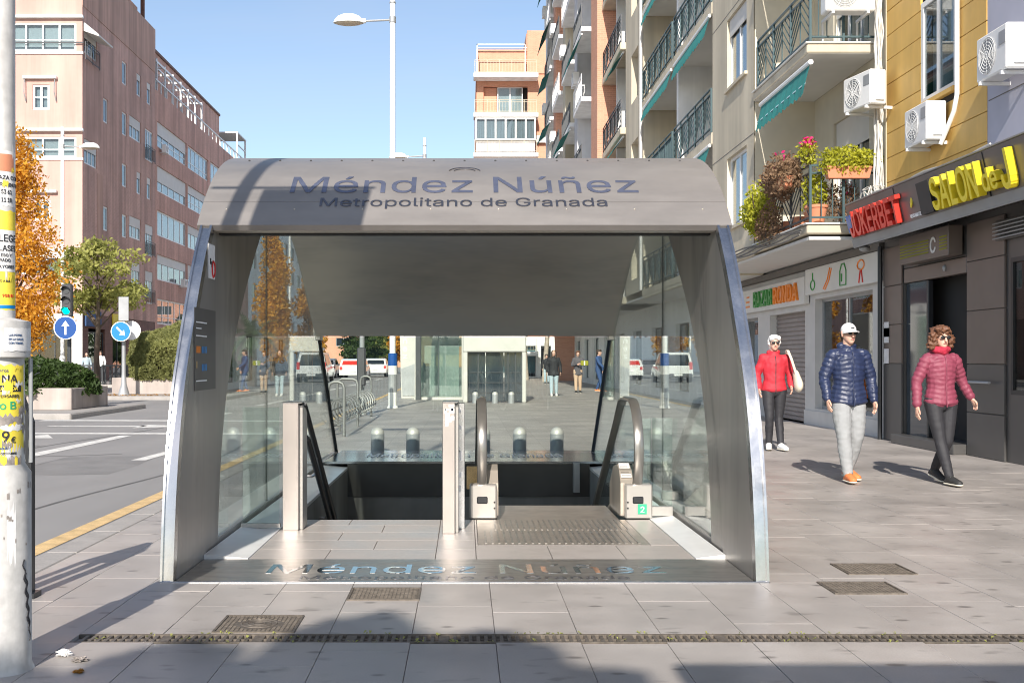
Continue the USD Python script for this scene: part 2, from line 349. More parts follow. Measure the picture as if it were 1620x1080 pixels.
leafm('leaf_hedge', [(.11, .12, .045), (.32, .33, .12), (.52, .50, .22)], .45)
leafm('leaf_lime', [(.22, .25, .03), (.56, .55, .05), (.78, .72, .10)], .45)
leafm('leaf_dusty', [(.16, .08, .05), (.30, .20, .12), (.36, .30, .16)])
leafm('leaf_palm', [(.05, .08, .035), (.14, .20, .10), (.24, .30, .17)])
leafm('petal', [(.55, .02, .06), (.75, .03, .25), (.70, .05, .10)])
leafm('dry_leaf', [(.25, .10, .02), (.55, .28, .05), (.6, .4, .1)])
from scipy.interpolate import CubicSpline
# ------------------------------------------------------------------ ground
HX0, HX1, HY0, HY1 = -1.47, 1.57, 9.64, 14.3           # opening of the stairs
pav = MB()
def far_sheet(x0, x1, y0, y1, z=0): pav.sheet([(x0, y0, z), (x1, y0, z), (x1, y1, z), (x0, y1, z)])
NX0, NX1, NY0, NY1, NY2 = -2.72, 7.25, 4.2, 9.6, 13.7   # zone of single slabs
far_sheet(NX0, 7.9, -14, NY0); far_sheet(NX1, 7.9, NY0, NY2)
far_sheet(NX0, 2.0, NY1, NY2) if False else None
far_sheet(NX0, HX0, NY1, 16.9); far_sheet(HX1, 1.95, NY1, NY2); far_sheet(HX1, 7.9, NY2, 16.9); far_sheet(HX0, HX1, HY1 + .3, 16.9)
far_sheet(NX0, 7.9, 16.9, 96); far_sheet(NX0, -1.85, 9.6, 9.6001)
pavement = struct('pavement', pav, 'slab_far')
bed = MB()
for x0, x1, y0, y1 in ((NX0, -1.86, NY0, NY1), (-1.86, 1.86, NY0, 6.93), (1.86, NX1, NY0, NY1), (1.95, NX1, NY1, NY2)): bed.sheet([(x0, y0, -.022), (x1, y0, -.022), (x1, y1, -.022), (x0, y1, -.022)])
struct('joint_bed', bed, 'joint', pavement)
SW, SL, gp = .41, .82, .003
def slab(x0, x1, y0, y1):
    if x1 - x0 < .03 or y1 - y0 < .03: return
    b = MB(); dz = rnd.uniform(-.0012, .0012); c = .0016; t = dz
    x0 += gp / 2; x1 -= gp / 2; y0 += gp / 2; y1 -= gp / 2
    b.add([(x0, y0, -.02), (x1, y0, -.02), (x1, y1, -.02), (x0, y1, -.02), (x0, y0, t - c), (x1, y0, t - c), (x1, y1, t - c), (x0, y1, t - c), (x0 + c, y0 + c, t), (x1 - c, y0 + c, t), (x1 - c, y1 - c, t), (x0 + c, y1 - c, t)],
          [[8, 9, 10, 11], [4, 5, 9, 8], [5, 6, 10, 9], [6, 7, 11, 10], [7, 4, 8, 11], [0, 1, 5, 4], [1, 2, 6, 5], [2, 3, 7, 6], [3, 0, 4, 7]])
    struct('paving_slab', b, 'slab', pavement)
DR0, DR1 = 5.46, 5.62                                   # drain channel
ncol = int((NX1 - NX0) / SW) + 1
for i in range(ncol):
    x0 = NX0 + i * SW; x1 = min(x0 + SW, NX1)
    off = rnd.choice((0, .41, .27, .55)); y1max = NY1 if x0 < 1.9 else NY2
    y = NY0 - off
    while y < y1max:
        a, b_ = max(y, NY0), min(y + SL, y1max); y += SL
        xs = [(x0, x1)]; lim = []
        if a < DR1 and b_ > DR0 and x0 > -1.92: lim = [(a, DR0), (DR1, b_)]
        else: lim = [(a, b_)]
        for p, q in lim:
            if q <= p: continue
            for u0, u1 in xs:
                if u1 <= -1.86 or u0 >= 1.86 or q <= 6.92: slab(u0, u1, p, q)
                else:
                    if p < 6.92: slab(u0, u1, p, 6.92)
                    if u0 < -1.86: slab(u0, -1.86, max(p, 6.92), q)
                    if u1 > 1.86: slab(1.86, u1, max(p, 6.92), q)
# drain with single bars
dr = T('drain_channel', 'long slotted iron drain running across the paving in the foreground', 'drain', (0, 5.54, 0))
b = MB(); b.sheet([(-1.90, DR0, -.06), (NX1, DR0, -.06), (NX1, DR1, -.06), (-1.90, DR1, -.06)]); dr.part('channel', b, 'iron_dark')
b = MB()
for y0, y1 in ((DR0 - .002, DR0 + .012), (DR1 - .012, DR1 + .002)): b.box(-1.90, NX1, y0, y1, -.06, .001)
dr.part('rim', b, 'iron')
xb = -1.86; k = 0; far = MB()
while xb < 3.6:
    b = MB(); wide = .05 if k % 11 == 10 else .017
    b.box(xb, xb + wide, DR0 + .012, DR1 - .012, -.02, -.002); dr.part('grate_bar', b, 'iron'); xb += wide + .021; k += 1
b = MB(); b.box(-1.86, 3.6, 5.534, 5.546, -.02, -.004); dr.part('centre_rail', b, 'iron')
b = MB(); rr = random.Random(3)
for _ in range(70):
    x, y = rr.uniform(-1.8, 2.9), rr.choice((rr.uniform(DR0 + .02, DR1 - .02), DR0 - .004, DR1))
    for _ in range(3):
        a = rr.uniform(0, 6.28); l = rr.uniform(.008, .022); h = rr.uniform(.001, .012); x2, y2 = x + rr.uniform(-.02, .02), y + rr.uniform(-.012, .012)
        b.add([(x2, y2, .001), (x2 + l * math.cos(a), y2 + l * math.sin(a), .002 + h), (x2 + l * math.cos(a + .8), y2 + l * math.sin(a + .8), .003 + h)], [[0, 1, 2]])
single('drain_weeds', 'small dry weeds and litter caught along the drain', 'weeds', b, 'leaf_olive', kind='stuff')
def cover(name, label, x0, x1, y0, y1, pattern, seed):
    t = T(name, label, 'manhole cover', ((x0 + x1) / 2, (y0 + y1) / 2, 0), group='manhole covers in the paving')
    z = .003; b = MB(); b.box(x0, x1, y0, y1, -.015, z); t.part('plate', b, 'iron')
    f = MB(); w = .012
    for q in ((x0, x1, y0, y0 + w), (x0, x1, y1 - w, y1), (x0, x0 + w, y0 + w, y1 - w), (x1 - w, x1, y0 + w, y1 - w)): f.box(*q, z, z + .005)
    t.part('rim', f, 'iron'); g = MB(); n = 17
    for i in range(n):
        u = x0 + .025 + (x1 - x0 - .05) * i / (n - 1); v = y0 + .025 + (y1 - y0 - .05) * i / (n - 1)
        if pattern == 'grid':
            g.box(u - .003, u + .003, y0 + .02, y1 - .02, z, z + .004); g.box(x0 + .02, x1 - .02, v - .003, v + .003, z, z + .0045)
        else:
            for j in range(n):
                vv = y0 + .025 + (y1 - y0 - .05) * j / (n - 1)
                if (i - 8) ** 2 + (j - 8) ** 2 > 30: g.box(u - .007, u + .007, vv - .005, vv + .005, z, z + .004)
            
    if pattern != 'grid':
        for rad in (.03, .06, .09): g.tube([((x0 + x1) / 2 + rad * math.cos(a), (y0 + y1) / 2 + rad * math.sin(a), z + .001) for a in np.linspace(0, 2 * PI, 24, endpoint=False)], .004, 4, True)
    t.part('relief', g, 'iron')
cover('manhole_cover', 'square iron cover nearest the drain, with a round emblem, left of the others', -1.255, -.845, 5.57 + .07, 5.96 + .05, 'stud', 1)
cover('manhole_cover', 'fine ribbed iron cover just in front of the entrance threshold', -.665, -.255, 6.40, 6.74, 'grid', 2)
cover('manhole_cover', 'iron cover right of the entrance, the one farther from the drain', 2.42, 2.86, 7.17, 7.54, 'grid', 3)
cover('manhole_cover', 'iron cover right of the entrance, the one closer to the drain', 2.14, 2.56, 6.57, 6.92, 'grid', 4)

# road
g = random.Random(17)
for x0_, y0_, w_, l_ in ((-5.6, 13.6, 1.3, 2.6), (-8.4, 17.0, 1.6, 1.3), (-4.2, 24, .7, 6), (-7.2, 29, 1.4, 3), (-5.2, 9.0, 1.1, 1.2)):
    b = MB(); V = [(x0_ + w_ * u + g.uniform(-.06, .06), y0_ + l_ * v + g.uniform(-.08, .08), -.0105) for u, v in ((0, 0), (.5, -.02), (1, 0), (1.02, .5), (1, 1), (.5, 1.02), (0, 1), (-.02, .5))]; b.add(V, [[0, i, i + 1] for i in range(1, 7)]); struct('asphalt_patch', b, 'tar_patch')
for pts_ in ([(-6.9, 11), (-6.4, 14), (-6.7, 17.5), (-6.2, 22), (-6.5, 28)], [(-3.6, 8), (-3.9, 11), (-3.5, 14.5), (-3.8, 20)], [(-9, 16.2), (-7.5, 16.5), (-6.6, 16.1), (-5, 16.6)]):
    P_ = CubicSpline(np.arange(len(pts_)), np.array(pts_))(np.linspace(0, len(pts_) - 1, 40)); d_ = np.gradient(P_, axis=0); d_ /= np.linalg.norm(d_, axis=1, keepdims=True); n_ = np.stack([-d_[:, 1], d_[:, 0]], 1) * .022
    V = np.vstack([np.c_[P_ + n_, np.full(40, -.0095)], np.c_[P_ - n_, np.full(40, -.0095)]]); b = MB(); b.add(V, [[40 + i, 41 + i, i + 1, i] for i in range(39)]); struct('tar_seam', b, 'tar')
b = MB(); b.sheet([(-60, -30, -.012), (-2.95, -30, -.012), (-2.95, 400, -.012), (-60, 400, -.012)]); struct('road', b, 'asphalt')
b = MB()
for x0_, x1_, y0_, y1_ in ((-400, 400, -200, 9.5), (-400, HX0 - .02, 9.5, 14.5), (HX1 + .02, 400, 9.5, 14.5), (-400, 400, 14.5, 700)): b.sheet([(x0_, y0_, -.06), (x1_, y0_, -.06), (x1_, y1_, -.06), (x0_, y1_, -.06)])
struct('ground', b, 'kerb')
y = -6.0; kb = None
for i in range(44):
    b = MB(); b.rbox(-2.945, -2.725, y + .004, y + .996, -.05, .003, .008); p = struct('kerb_stone', b, 'kerb', pavement) ; y += 1.0
b = MB(); b.box(-2.945, -2.725, 38, 96, -.05, .003); struct('kerb_far', b, 'kerb', pavement)
def mark(name, pts, mat='road_white'):
    b = MB(); b.sheet([(x, y, -.008) for x, y in pts]); struct(name, b, mat)
mark('yellow_line', [(-3.15, -6), (-2.99, -6), (-2.99, 60), (-3.15, 60)], 'road_yellow')
for i in range(8): mark('lane_dash', [(-6.35, 16.2 + i * 9), (-6.08, 16.2 + i * 9), (-6.02, 20.6 + i * 9), (-6.25, 20.6 + i * 9)])
mark('lane_dash', [(-4.55, 15.5), (-4.35, 15.5), (-4.3, 16.9), (-4.48, 16.9)])
mark('stop_line', [(-9.4, 21.1), (-3.4, 20.9), (-3.4, 21.3), (-9.4, 21.5)])
mark('stop_line', [(-9.6, 25.6), (-3.6, 25.3), (-3.6, 25.8), (-9.6, 26.1)])
mark('arrow_stem', [(-7.75, 18.6), (-7.55, 18.6), (-7.55, 20.0), (-7.75, 20.0)])
b = MB(); b.add([(-8.1, 19.9, -.008), (-7.2, 19.9, -.008), (-7.65, 20.9, -.008)], [[0, 1, 2]]); struct('arrow_head', b, 'road_white')
b = MB(); b.add([(-8.6, 23.4, -.008), (-6.6, 23.3, -.008), (-6.6, 23.7, -.008), (-8.6, 23.6, -.008), (-6.7, 22.9, -.008), (-6.7, 24.1, -.008), (-5.6, 23.5, -.008)], [[0, 1, 2], [0, 2, 3], [4, 6, 5]]); struct('turn_arrow', b, 'road_white')
b = MB(); b.rbox(-60, -17.5, 57.5, 170, -.05, .12, .02); struct('far_pavement', b, 'slab_far')
b = MB(); b.rbox(-17.5, -14.2, 66, 170, -.05, .12, .02); struct('far_pavement', b, 'slab_far')
mark('crossing_line', [(-20, 50.2), (-11, 49.2), (-11, 49.6), (-20, 50.7)])
for i in range(6): mark('crossing_bar', [(-16.5 + i * 1.0, 52.5), (-16.0 + i * 1.0, 52.5), (-16.0 + i * 1.0, 56), (-16.5 + i * 1.0, 56)])

# ------------------------------------------------------------------ the metro entrance
C = T('metro_entrance', 'arched stainless steel and glass canopy over the underground entrance', 'metro entrance', (0, 6.92, 0))
XL, XR, TH = -1.85, 1.85, .078
prof = np.array([(6.92, 0), (6.975, .42), (7.07, .84), (7.21, 1.2), (7.42, 1.55), (7.69, 1.95), (7.99, 2.30), (8.36, 2.62), (8.80, 2.86), (9.35, 3.01), (10.1, 3.08), (10.9, 3.05), (11.7, 2.93), (12.5, 2.68), (13.3, 2.28), (14.2, 1.78)])
ss = np.r_[0, np.cumsum(np.linalg.norm(np.diff(prof, axis=0), axis=1))]
spl = CubicSpline(ss, prof); S_END = ss[-1]
def pr(s): return spl(s)
def prn(s):
    d = spl(s, 1); d = d / np.linalg.norm(d); return np.array([-d[1], d[0]])     # outward normal (up-left in (Y, z))
S_LIP = ss[6]
def arc_s(z_front=None, Y=None): 
    g = np.linspace(0, S_END, 800); P = pr(g); return g[np.argmin(abs(P[:, 0] - Y))]
def shell(s0, s1, off0, off1, x0, x1, n=28):        # curved plate between two offsets of the profile
    g = np.linspace(s0, s1, n); P = np.array([pr(s) for s in g]); N = np.array([prn(s) for s in g])
    A = P + N * off1; B = P + N * off0
    V = [(x, *p) for x in (x0, x1) for p in np.vstack([A, B])]; f = []
    for i in range(n - 1):
        a, b_ = i, i + 1; m = 2 * n
        f += [[a, b_, m + b_, m + a], [n + b_, n + a, m + n + a, m + n + b_], [b_, a, n + a, n + b_], [m + a, m + b_, m + n + b_, m + n + a]]
    m = 2 * n; f += [[0, m, m + n, n], [n - 1, 2 * n - 1, m + 2 * n - 1, m + n - 1]]
    return (np.array(V), np.array(f))
def fix(vf):                                        # consistent outward winding
    v, f = vf; f = np.vstack([f[:, [0, 1, 2]], f[:, [0, 2, 3]]]); m = trimesh.Trimesh(v, f, process=False); m.merge_vertices(); trimesh.repair.fix_normals(m); return m
def cpart(name, vf, mat, smooth=35, parent=None):
    b = MB(); b.mesh(fix(vf)); return C.part(name, b, mat, parent, smooth)
# hood plates with their seams
s_seam1 = arc_s(Y=8.19); s_seam2 = arc_s(Y=8.93)
cpart('lip_band', shell(S_LIP, s_seam1 - .003, -.05, 0, XL - .03, XR + .03, 6), 'steel')
hood = cpart('hood', shell(s_seam1 + .001, s_seam2 - .002, -.05, 0, XL - .03, XR + .03, 14), 'steel')
cpart('roof_plate', shell(s_seam2 + .001, S_END, -.05, 0, XL - .03, XR + .03, 40), 'steel')
b = MB(); p0 = pr(S_LIP); b.box(XL + TH, XR - TH, p0[0] + .06, p0[0] + .20, p0[1] - .035, p0[1] + .02); C.part('lip_return', b, 'steel_dark')
b = MB(); b.box(XL + TH, XR - TH, p0[0] + .21, p0[0] + .30, p0[1] - .045, p0[1] + .03); C.part('door_track', b, 'black_seam')
cpart('ceiling', shell(arc_s(Y=8.5), S_END - .02, -.155, -.13, XL + .01, XR - .01, 40), 'steel_dark')
b = MB(); e = pr(S_END); b.box(XL - .03, XR + .03, e[0] - .06, e[0] + .005, e[1] - .125, e[1] - .02); C.part('rear_edge', b, 'steel_dark')
# letters on the hood: the sheet of text is bent onto the profile
def glyphs(v, faces, name, mat, parent):                # one piece per letter, accents kept with their letter
    m = trimesh.Trimesh(v, faces, process=False); m.merge_vertices(); cs = sorted(m.split(only_watertight=False), key=lambda c: c.bounds[0][0]); out = []
    for c in cs:
        if out and c.bounds[0][0] < out[-1].bounds[1][0] - .008: out[-1] = trimesh.util.concatenate([out[-1], c])
        else: out.append(c)
    for c in out: b = MB(); b.add(c.vertices, c.faces); C.part(name + '_letter', b, mat, parent)
def hood_text(txt, x0, x1, s_base, cap, mat, name):
    m = meshkit.text_mesh(txt, 1.0, 1.0); m = m.subdivide_to_size(.12) if False else m
    v = np.array(m.vertices); v[:, 0] = x0 + (v[:, 0] - v[:, 0].min()) / np.ptp(v[:, 0]) * (x1 - x0)
    out = []
    for x, y_, t in v:
        s = s_base + y_ * cap; P = pr(s); N = prn(s); q = P + N * (.0015 + .004 * t); out.append((x, q[0], q[1]))
    glyphs(np.array(out), m.faces, name, mat, hood)
def s_at_row(row):                                   # where on the profile a row of the photograph falls
    g = np.linspace(S_LIP, arc_s(Y=9.2), 600); P = pr(g); r = 570 - (P[:, 1] - EYE) / P[:, 0] * F_PX; return g[np.argmin(abs(r - row))]
s1, s2 = s_at_row(305), s_at_row(281); hood_text('Méndez Núñez', -1.275, 1.27, s1, s2 - s1, 'letter', 'station_name')
s1, s2 = s_at_row(327), s_at_row(314); hood_text('Metropolitano de Granada', -1.04, 1.025, s1, s2 - s1, 'letter_grey', 'operator_name')
for rx, rs in ((.125, .055), (.085, .028)):
    b = MB(); pts = []
    for a in np.linspace(.35, PI - .35, 14):
        s = s_at_row(271) + rs * 2.2 * (math.sin(a) - .3); P = pr(s) + prn(s) * .003; pts.append((.0 + rx * math.cos(a), P[0], P[1]))
    b.tube(pts, .004, 4); C.part('emblem_arc', b, 'letter_grey', hood)
# sides
inner = np.array([(8.22, 0.0), (8.30, .5), (8.46, .97), (8.66, 1.3), (8.93, 1.62), (9.53, 2.13), (10.1, 2.52), (10.7, 2.74)])
isp = CubicSpline(np.r_[0, np.cumsum(np.linalg.norm(np.diff(inner, axis=0), axis=1))], inner); iN = np.r_[0, np.cumsum(np.linalg.norm(np.diff(inner, axis=0), axis=1))][-1]
seam = np.array([(7.80, 0), (7.93, .6), (8.18, 1.2), (8.52, 1.8), (8.95, 2.4), (9.3, 2.75)])
ssp = CubicSpline(np.r_[0, np.cumsum(np.linalg.norm(np.diff(seam, axis=0), axis=1))], seam); sN = np.r_[0, np.cumsum(np.linalg.norm(np.diff(seam, axis=0), axis=1))][-1]
def off_prof(s0, s1, o, n=30): return [tuple(pr(s) + prn(s) * o) for s in np.linspace(s0, s1, n)]
s_a = arc_s(Y=9.0)
front_edge = off_prof(0, s_a, -.075); front_edge[0] = (7.0, 0)
seam_pts = [tuple(ssp(t)) for t in np.linspace(0, sN, 24)]
inner_pts = [tuple(isp(t)) for t in np.linspace(0, iN, 24)]
fin = Polygon(front_edge + off_prof(s_a, arc_s(Y=9.25), -.06, 4) + seam_pts[::-1]).buffer(0)
frame = Polygon([(p + .012, q) for p, q in seam_pts] + off_prof(arc_s(Y=9.35), S_END - .03, -.052, 30) + off_prof(arc_s(Y=11.2), S_END - .03, -.15, 24)[::-1] + inner_pts[::-1]).buffer(0)
for sgn in (-1, 1):
    xo, xi = sgn * 1.85, sgn * (1.85 - TH)
    f = lambda p, q, t: (t, p, q)
    side = MB(); 
    for g in getattr(fin, 'geoms', [fin]): side.prism(g, f, xo, xi)
    fp = C.part('side_fin', side, 'steel_side')
    side = MB()
    for g in getattr(frame, 'geoms', [frame]): side.prism(g, f, xo, xi + sgn * .012)
    C.part('side_frame', side, 'steel_side')
    sm = MB(); sm.prism(Polygon([(p - .001, q) for p, q in seam_pts] + [(p + .013, q) for p, q in seam_pts[::-1]]).buffer(0), f, xo, xi + sgn * .03); C.part('shadow_gap', sm, 'black_seam')
    # polished nose: a channel between two raised lips
    for a0, a1, o0, o1, mt, nm in ((.010, .060, -.075, -.014, 'chrome', 'edge_channel'), (-.004, .010, -.075, .004, 'chrome', 'edge_lip'), (.062, .078, -.075, .004, 'chrome', 'edge_lip')):
        x0, x1 = sorted((xo - sgn * a0, xo - sgn * a1))
        cpart(nm, shell(0, S_LIP - .004, o0, o1, x0, x1, 30), mt)
    # glass panes and their joints
    gx = sgn * 1.825
    y_j = 10.48
    roof_line = [tuple(pr(s) + prn(s) * -.14) for s in np.linspace(arc_s(Y=10.7), S_END - .06, 30)]
    full = Polygon([(p + .002, q + (.05 if q < .01 else 0)) for p, q in inner_pts] + roof_line + [(14.22, 1.62), (16.12, .05)]).buffer(0)
    from shapely.geometry import box as sbox
    for lo, hi in ((8, y_j - .006), (y_j + .006, 20)):
        g = full.intersection(sbox(lo, -1, hi, 5)); b = MB()
        for q in getattr(g, 'geoms', [g]): b.prism(q, f, gx - .006, gx + .006)
        C.part('glass_pane', b, 'glass')
    b = MB(); b.box(gx - .007, gx + .007, y_j - .006, y_j + .006, .05, 2.6); C.part('pane_joint', b, 'black_seam')
    b = MB()
    d = V3(0, 16.16 - 14.2, .03 - 1.56); nrm = V3(0, .6, .78)
    for o in (0, .075): b.tube([(gx, 14.17 + o, 1.66), (gx, 16.13 + o, .03)], .026, 4)
    C.part('rear_post', b, 'black_steel')
    b = MB(); b.rbox(gx - .045, gx + .045, 14.12, 14.30, 1.60, 1.70, .01); C.part('post_bracket', b, 'box_steel')
    # stone sill along the glass and the lining of the shaft
    ix = HX0 if sgn < 0 else HX1
    b = MB(); xa_, xb_ = sorted((sgn * 1.77, ix))
    zt = (.034, .010) if sgn < 0 else (.010, .034)
    b.hexa([(xa_, 7.72, -.02), (xb_, 7.72, -.02), (xb_, 14.3, -.02), (xa_, 14.3, -.02), (xa_, 7.72, zt[0]), (xb_, 7.72, zt[1]), (xb_, 14.3, zt[1]), (xa_, 14.3, zt[0])]); C.part('side_sill', b, 'sill_stone')
    b = MB(); b.box(sgn * 1.80, sgn * 1.85, 8.2, 16.1, .0, .06); C.part('glass_shoe', b, 'box_steel')
b = MB(); b.hexa([(-1.80, 16.16, .06), (1.80, 16.16, .06), (1.80, 16.172, .06), (-1.80, 16.172, .06), (-1.80, 14.19, 1.64), (1.80, 14.19, 1.64), (1.80, 14.202, 1.64), (-1.80, 14.202, 1.64)]); C.part('rear_glass', b, 'rear_glass')
for k in range(15):
    s = arc_s(Y=8.99); Pq = pr(s) + prn(s) * .001; x = -1.7 + 3.4 * k / 14
    b = MB(); b.ell((x, Pq[0], Pq[1]), (.009, .007, .005), 1); C.part('screw', b, 'black_steel')
    s = arc_s(Y=8.12); Pq = pr(s) + prn(s) * .001
    if k % 2 == 0: b = MB(); b.ell((x, Pq[0], Pq[1]), (.007, .005, .005), 1); C.part('screw', b, 'steel_dark')
# information panel and sticker on the left fin
xi = XL + TH + .001
def lp(y0, y1, z0, z1, mat, name, t=.003, parent=None): b = MB(); b.box(xi, xi + t, y0, y1, z0, z1); return C.part(name, b, mat, parent)
ip = lp(7.45, 8.08, 1.15, 1.70, 'panel_dark', 'information_panel')
for z, a, c in ((1.60, 7.49, 7.80), (1.56, 7.49, 7.64), (1.51, 7.49, 7.80), (1.21, 7.49, 7.80)): lp(a, c, z, z + .008, 'white_sign', 'panel_rule', .005, ip)
for r_, (z, ys, mt) in enumerate(((1.40, (7.50, 7.53, 7.56, 7.59), 'orange_letter'), (1.40, (7.66, 7.70, 7.74, 7.78), 'blue_light'), (1.30, (7.50,), 'road_yellow'), (1.28, (7.66, 7.70, 7.74, 7.78), 'blue_light'))):
    for y_ in ys: lp(y_, y_ + .018, z, z + .045, mt, 'pictogram', .005, ip)
st = lp(7.86, 8.06, 1.92, 2.16, 'paper_white', 'notice_sticker')
b = MB(); b.tube([(xi + .004, 8.0 + .045 * math.cos(a), 1.99 + .055 * math.sin(a)) for a in np.linspace(0, 2 * PI, 20, endpoint=False)], .008, 4, True); C.part('ban_ring', b, 'red_paint', st)
lp(7.90, 7.93, 2.02, 2.06, 'ink', 'notice_mark', .005, st); lp(7.94, 7.97, 2.0, 2.04, 'ink', 'notice_mark', .005, st)
# threshold plate with mirror letters
b = MB(); b.rbox(XL + TH + .005, XR - TH - .005, 6.925, 7.71, -.05, .006, .003); th = C.part('threshold_plate', b, 'steel_floor')
def floor_text(txt, x0, x1, yb, yt, mat, name, z=.0065):
    b = MB(); b.text(txt, (x0, yb, z), (1, 0, 0), (0, 1, 0), x1 - x0, yt - yb, .0015); glyphs(*b.arr(), name, mat, th)
floor_text('Méndez Núñez', -1.26, 1.28, 7.20, 7.50, 'mirror', 'station_name')
floor_text('Metropolitano de Granada', -1.02, 1.02, 7.0, 7.115, 'letter_grey', 'operator_name')
b = MB(); b.rbox(XL, XR, 6.90, 6.922, -.05, .010, .003); C.part('threshold_strip', b, 'chrome')
# landing tiles
fl = struct('entrance_floor', MB().box(HX0, HX1, 7.715, 9.62, -.25, -.03), 'joint')
xs_ = [HX0, -.95, -.2, .08]; ys_ = [7.715, 8.12, 8.52, 8.92, 9.32, 9.63]
for i in range(3):
    for j in range(5):
        o = .3 * (j % 2) if i < 2 else 0; b = MB(); b.rbox(xs_[i] + (o if i else 0) + .002, xs_[i + 1] + (o if i == 0 else 0) - .002, ys_[j] + .002, ys_[j + 1] - .002, -.028, .004, .002); struct('floor_tile', b, 'floor_tile', fl)
for x0, x1 in ((.08, .6), (.6, 1.1), (1.1, HX1)):
    b = MB(); b.rbox(x0 + .002, x1 - .002, 7.717, 8.30, -.028, .004, .002); struct('floor_tile', b, 'floor_tile', fl)
# shaft
W_ = lambda nm, q, mt: C.part(nm, MB().box(*q), mt)
W_('shaft_wall', (HX0 - .25, HX0, 9.62, 14.55, -4.5, -.021), 'shaft_concrete'); W_('shaft_wall', (HX1, HX1 + .25, 9.62, 14.55, -4.5, -.021), 'shaft_concrete')
W_('shaft_wall', (HX0, HX1, 14.32, 14.55, -4.5, -.02), 'shaft_concrete'); W_('shaft_wall', (HX0, HX1, 9.5, 9.62, -4.5, -.26), 'shaft_concrete')
W_('shaft_base', (HX0, HX1, 9.5, 14.5, -4.7, -4.5), 'shaft_concrete')
W_('shaft_panel', (HX0, HX1, 14.30, 14.319, -.36, .06), 'shaft_black')
b = MB(); b.hexa([(HX0 - .3, 14.28, .055), (HX1 + .25, 14.28, .055), (HX1 + .25, 16.5, .03), (HX0 - .3, 16.5, .03), (HX0 - .3, 14.28, .085), (HX1 + .25, 14.28, .085), (HX1 + .25, 16.5, .05), (HX0 - .3, 16.5, .05)])
rs = C.part('rear_sill', b, 'sill_metal')
b = MB(); b.text('Metropolitano de Granada', (-1.3, 15.0, .0805), (1, 0, 0), (0, 1, 0), 2.6, .55, .002); C.part('sill_lettering', b, 'white_sign', rs)
b = MB(); b.box(1.36, 1.44, 14.22, 14.30, -.3, .07); C.part('shaft_column', b, 'grey_metal')
# stairs
ST = T('stairs', 'flight of stone stairs going down on the left half of the entrance', 'stairs', (-.85, 9.63, 0))
for i in range(15):
    b = MB(); y0 = 9.63 + i * .30; z0 = -.165 * (i + 1); b.rbox(HX0, -.14, y0, y0 + .33, z0 - .3, z0, .006); ST.part('step', b, 'floor_tile')
# balustrade posts
def bal_post(name, label, x0, x1, y0, h, side):
    t = T(name, label, 'balustrade post', ((x0 + x1) / 2, y0, 0), group='steel end posts of the stair balustrades')
    b = MB(); b.rbox(x0, x1, y0, y0 + .05, .004, h, .004); t.part('front_plate', b, 'post_steel')
    b = MB(); b.rbox(x0 + .01, x1 + .028, y0 + .055, y0 + .30, .004, h - .015, .004); t.part('side_plate', b, 'box_steel')
    b = MB(); b.rbox(x0 - .002, x1 + .03, y0 - .002, y0 + .31, h, h + .012, .004); t.part('cap', b, 'chrome')
    return t
bal_post('stair_post', 'slim brushed steel post at the left edge of the stairs', -1.44, -1.315, 9.0, 1.01, 1)
mp = bal_post('stair_post', 'steel post between stairs and escalator, marked with torn stickers', -.172, -.075, 8.84, 1.02, 1)
b = MB(); b.rbox(-.062, .002, 9.10, 9.16, .004, 1.01, .004); mp.part('second_plate', b, 'chrome')
rr = random.Random(5)
for _ in range(9):
    z = rr.uniform(.84, 1.0); x = rr.uniform(-.165, -.10); b = MB(); w, h = rr.uniform(.015, .05), rr.uniform(.01, .04); b.box(x, min(x + w, -.08), 8.8385, 8.8398, z, min(z + h, 1.01)); mp.part('torn_sticker', b, 'white_sign')
for z, w, h in ((.93, .02, .04), (.80, .03, .03), (.62, .012, .03), (.55, .03, .08), (.42, .03, .04), (.30, .02, .05)):
    b = MB(); b.box(-.05, -.05 + w, 9.0975, 9.0995, z, z + h); mp.part('torn_sticker', b, 'white_sign')
hr = T('stair_handrail', 'pair of black handrails sloping down the left wall of the stairs', 'handrail', (-1.30, 9.1, 0))
for z0, y0 in ((1.0, 9.12), (.72, 9.3)):
    b = MB(); b.tube([(-1.30, y0, z0), (-1.30, y0 + .12, z0 - .02), (-1.30, y0 + 3.4, z0 - 1.86)], .026, 10); hr.part('rail', b, 'black_steel', smooth=40)
for k in range(3):
    y0 = 9.5 + k * .9; z0 = 1.0 - (y0 - 9.24) * .565; b = MB(); b.tube([(-1.30, y0, z0), (-1.39, y0, z0 - .05), (-1.44, y0, z0 - .05)], .012, 6); hr.part('bracket', b, 'chrome')
b = MB(); b.box(-1.40, -1.39, 9.32, 12.6, -.02, .0) ; 
lg = T('low_glass_screen', 'low clear glass screen between left glass wall and stair post', 'glass screen', (-1.62, 9.0, 0))
b = MB(); b.box(-1.76, -1.47, 9.02, 9.032, .06, .98); lg.part('pane', b, 'glass'); b = MB(); b.box(-1.77, -1.46, 9.0, 9.05, .03, .06); lg.part('foot', b, 'box_steel')
for nm, x0, x1, y0, h in (('left', 1.60, 1.77, 9.7, .86), ('x', 1.62, 1.77, 10.8, .8)):
    g_ = T('low_glass_screen', 'low clear glass screen beside the right glass wall, %s' % ('nearer the viewer' if nm == 'left' else 'farther inside'), 'glass screen', (1.7, y0, 0))
    b = MB(); b.box(x0, x1, y0, y0 + .012, .10, h); g_.part('pane', b, 'glass'); b = MB(); b.rbox(x0 - .01, x1, y0 - .04, y0 + .05, .03, .11, .004); g_.part('foot', b, 'box_steel')
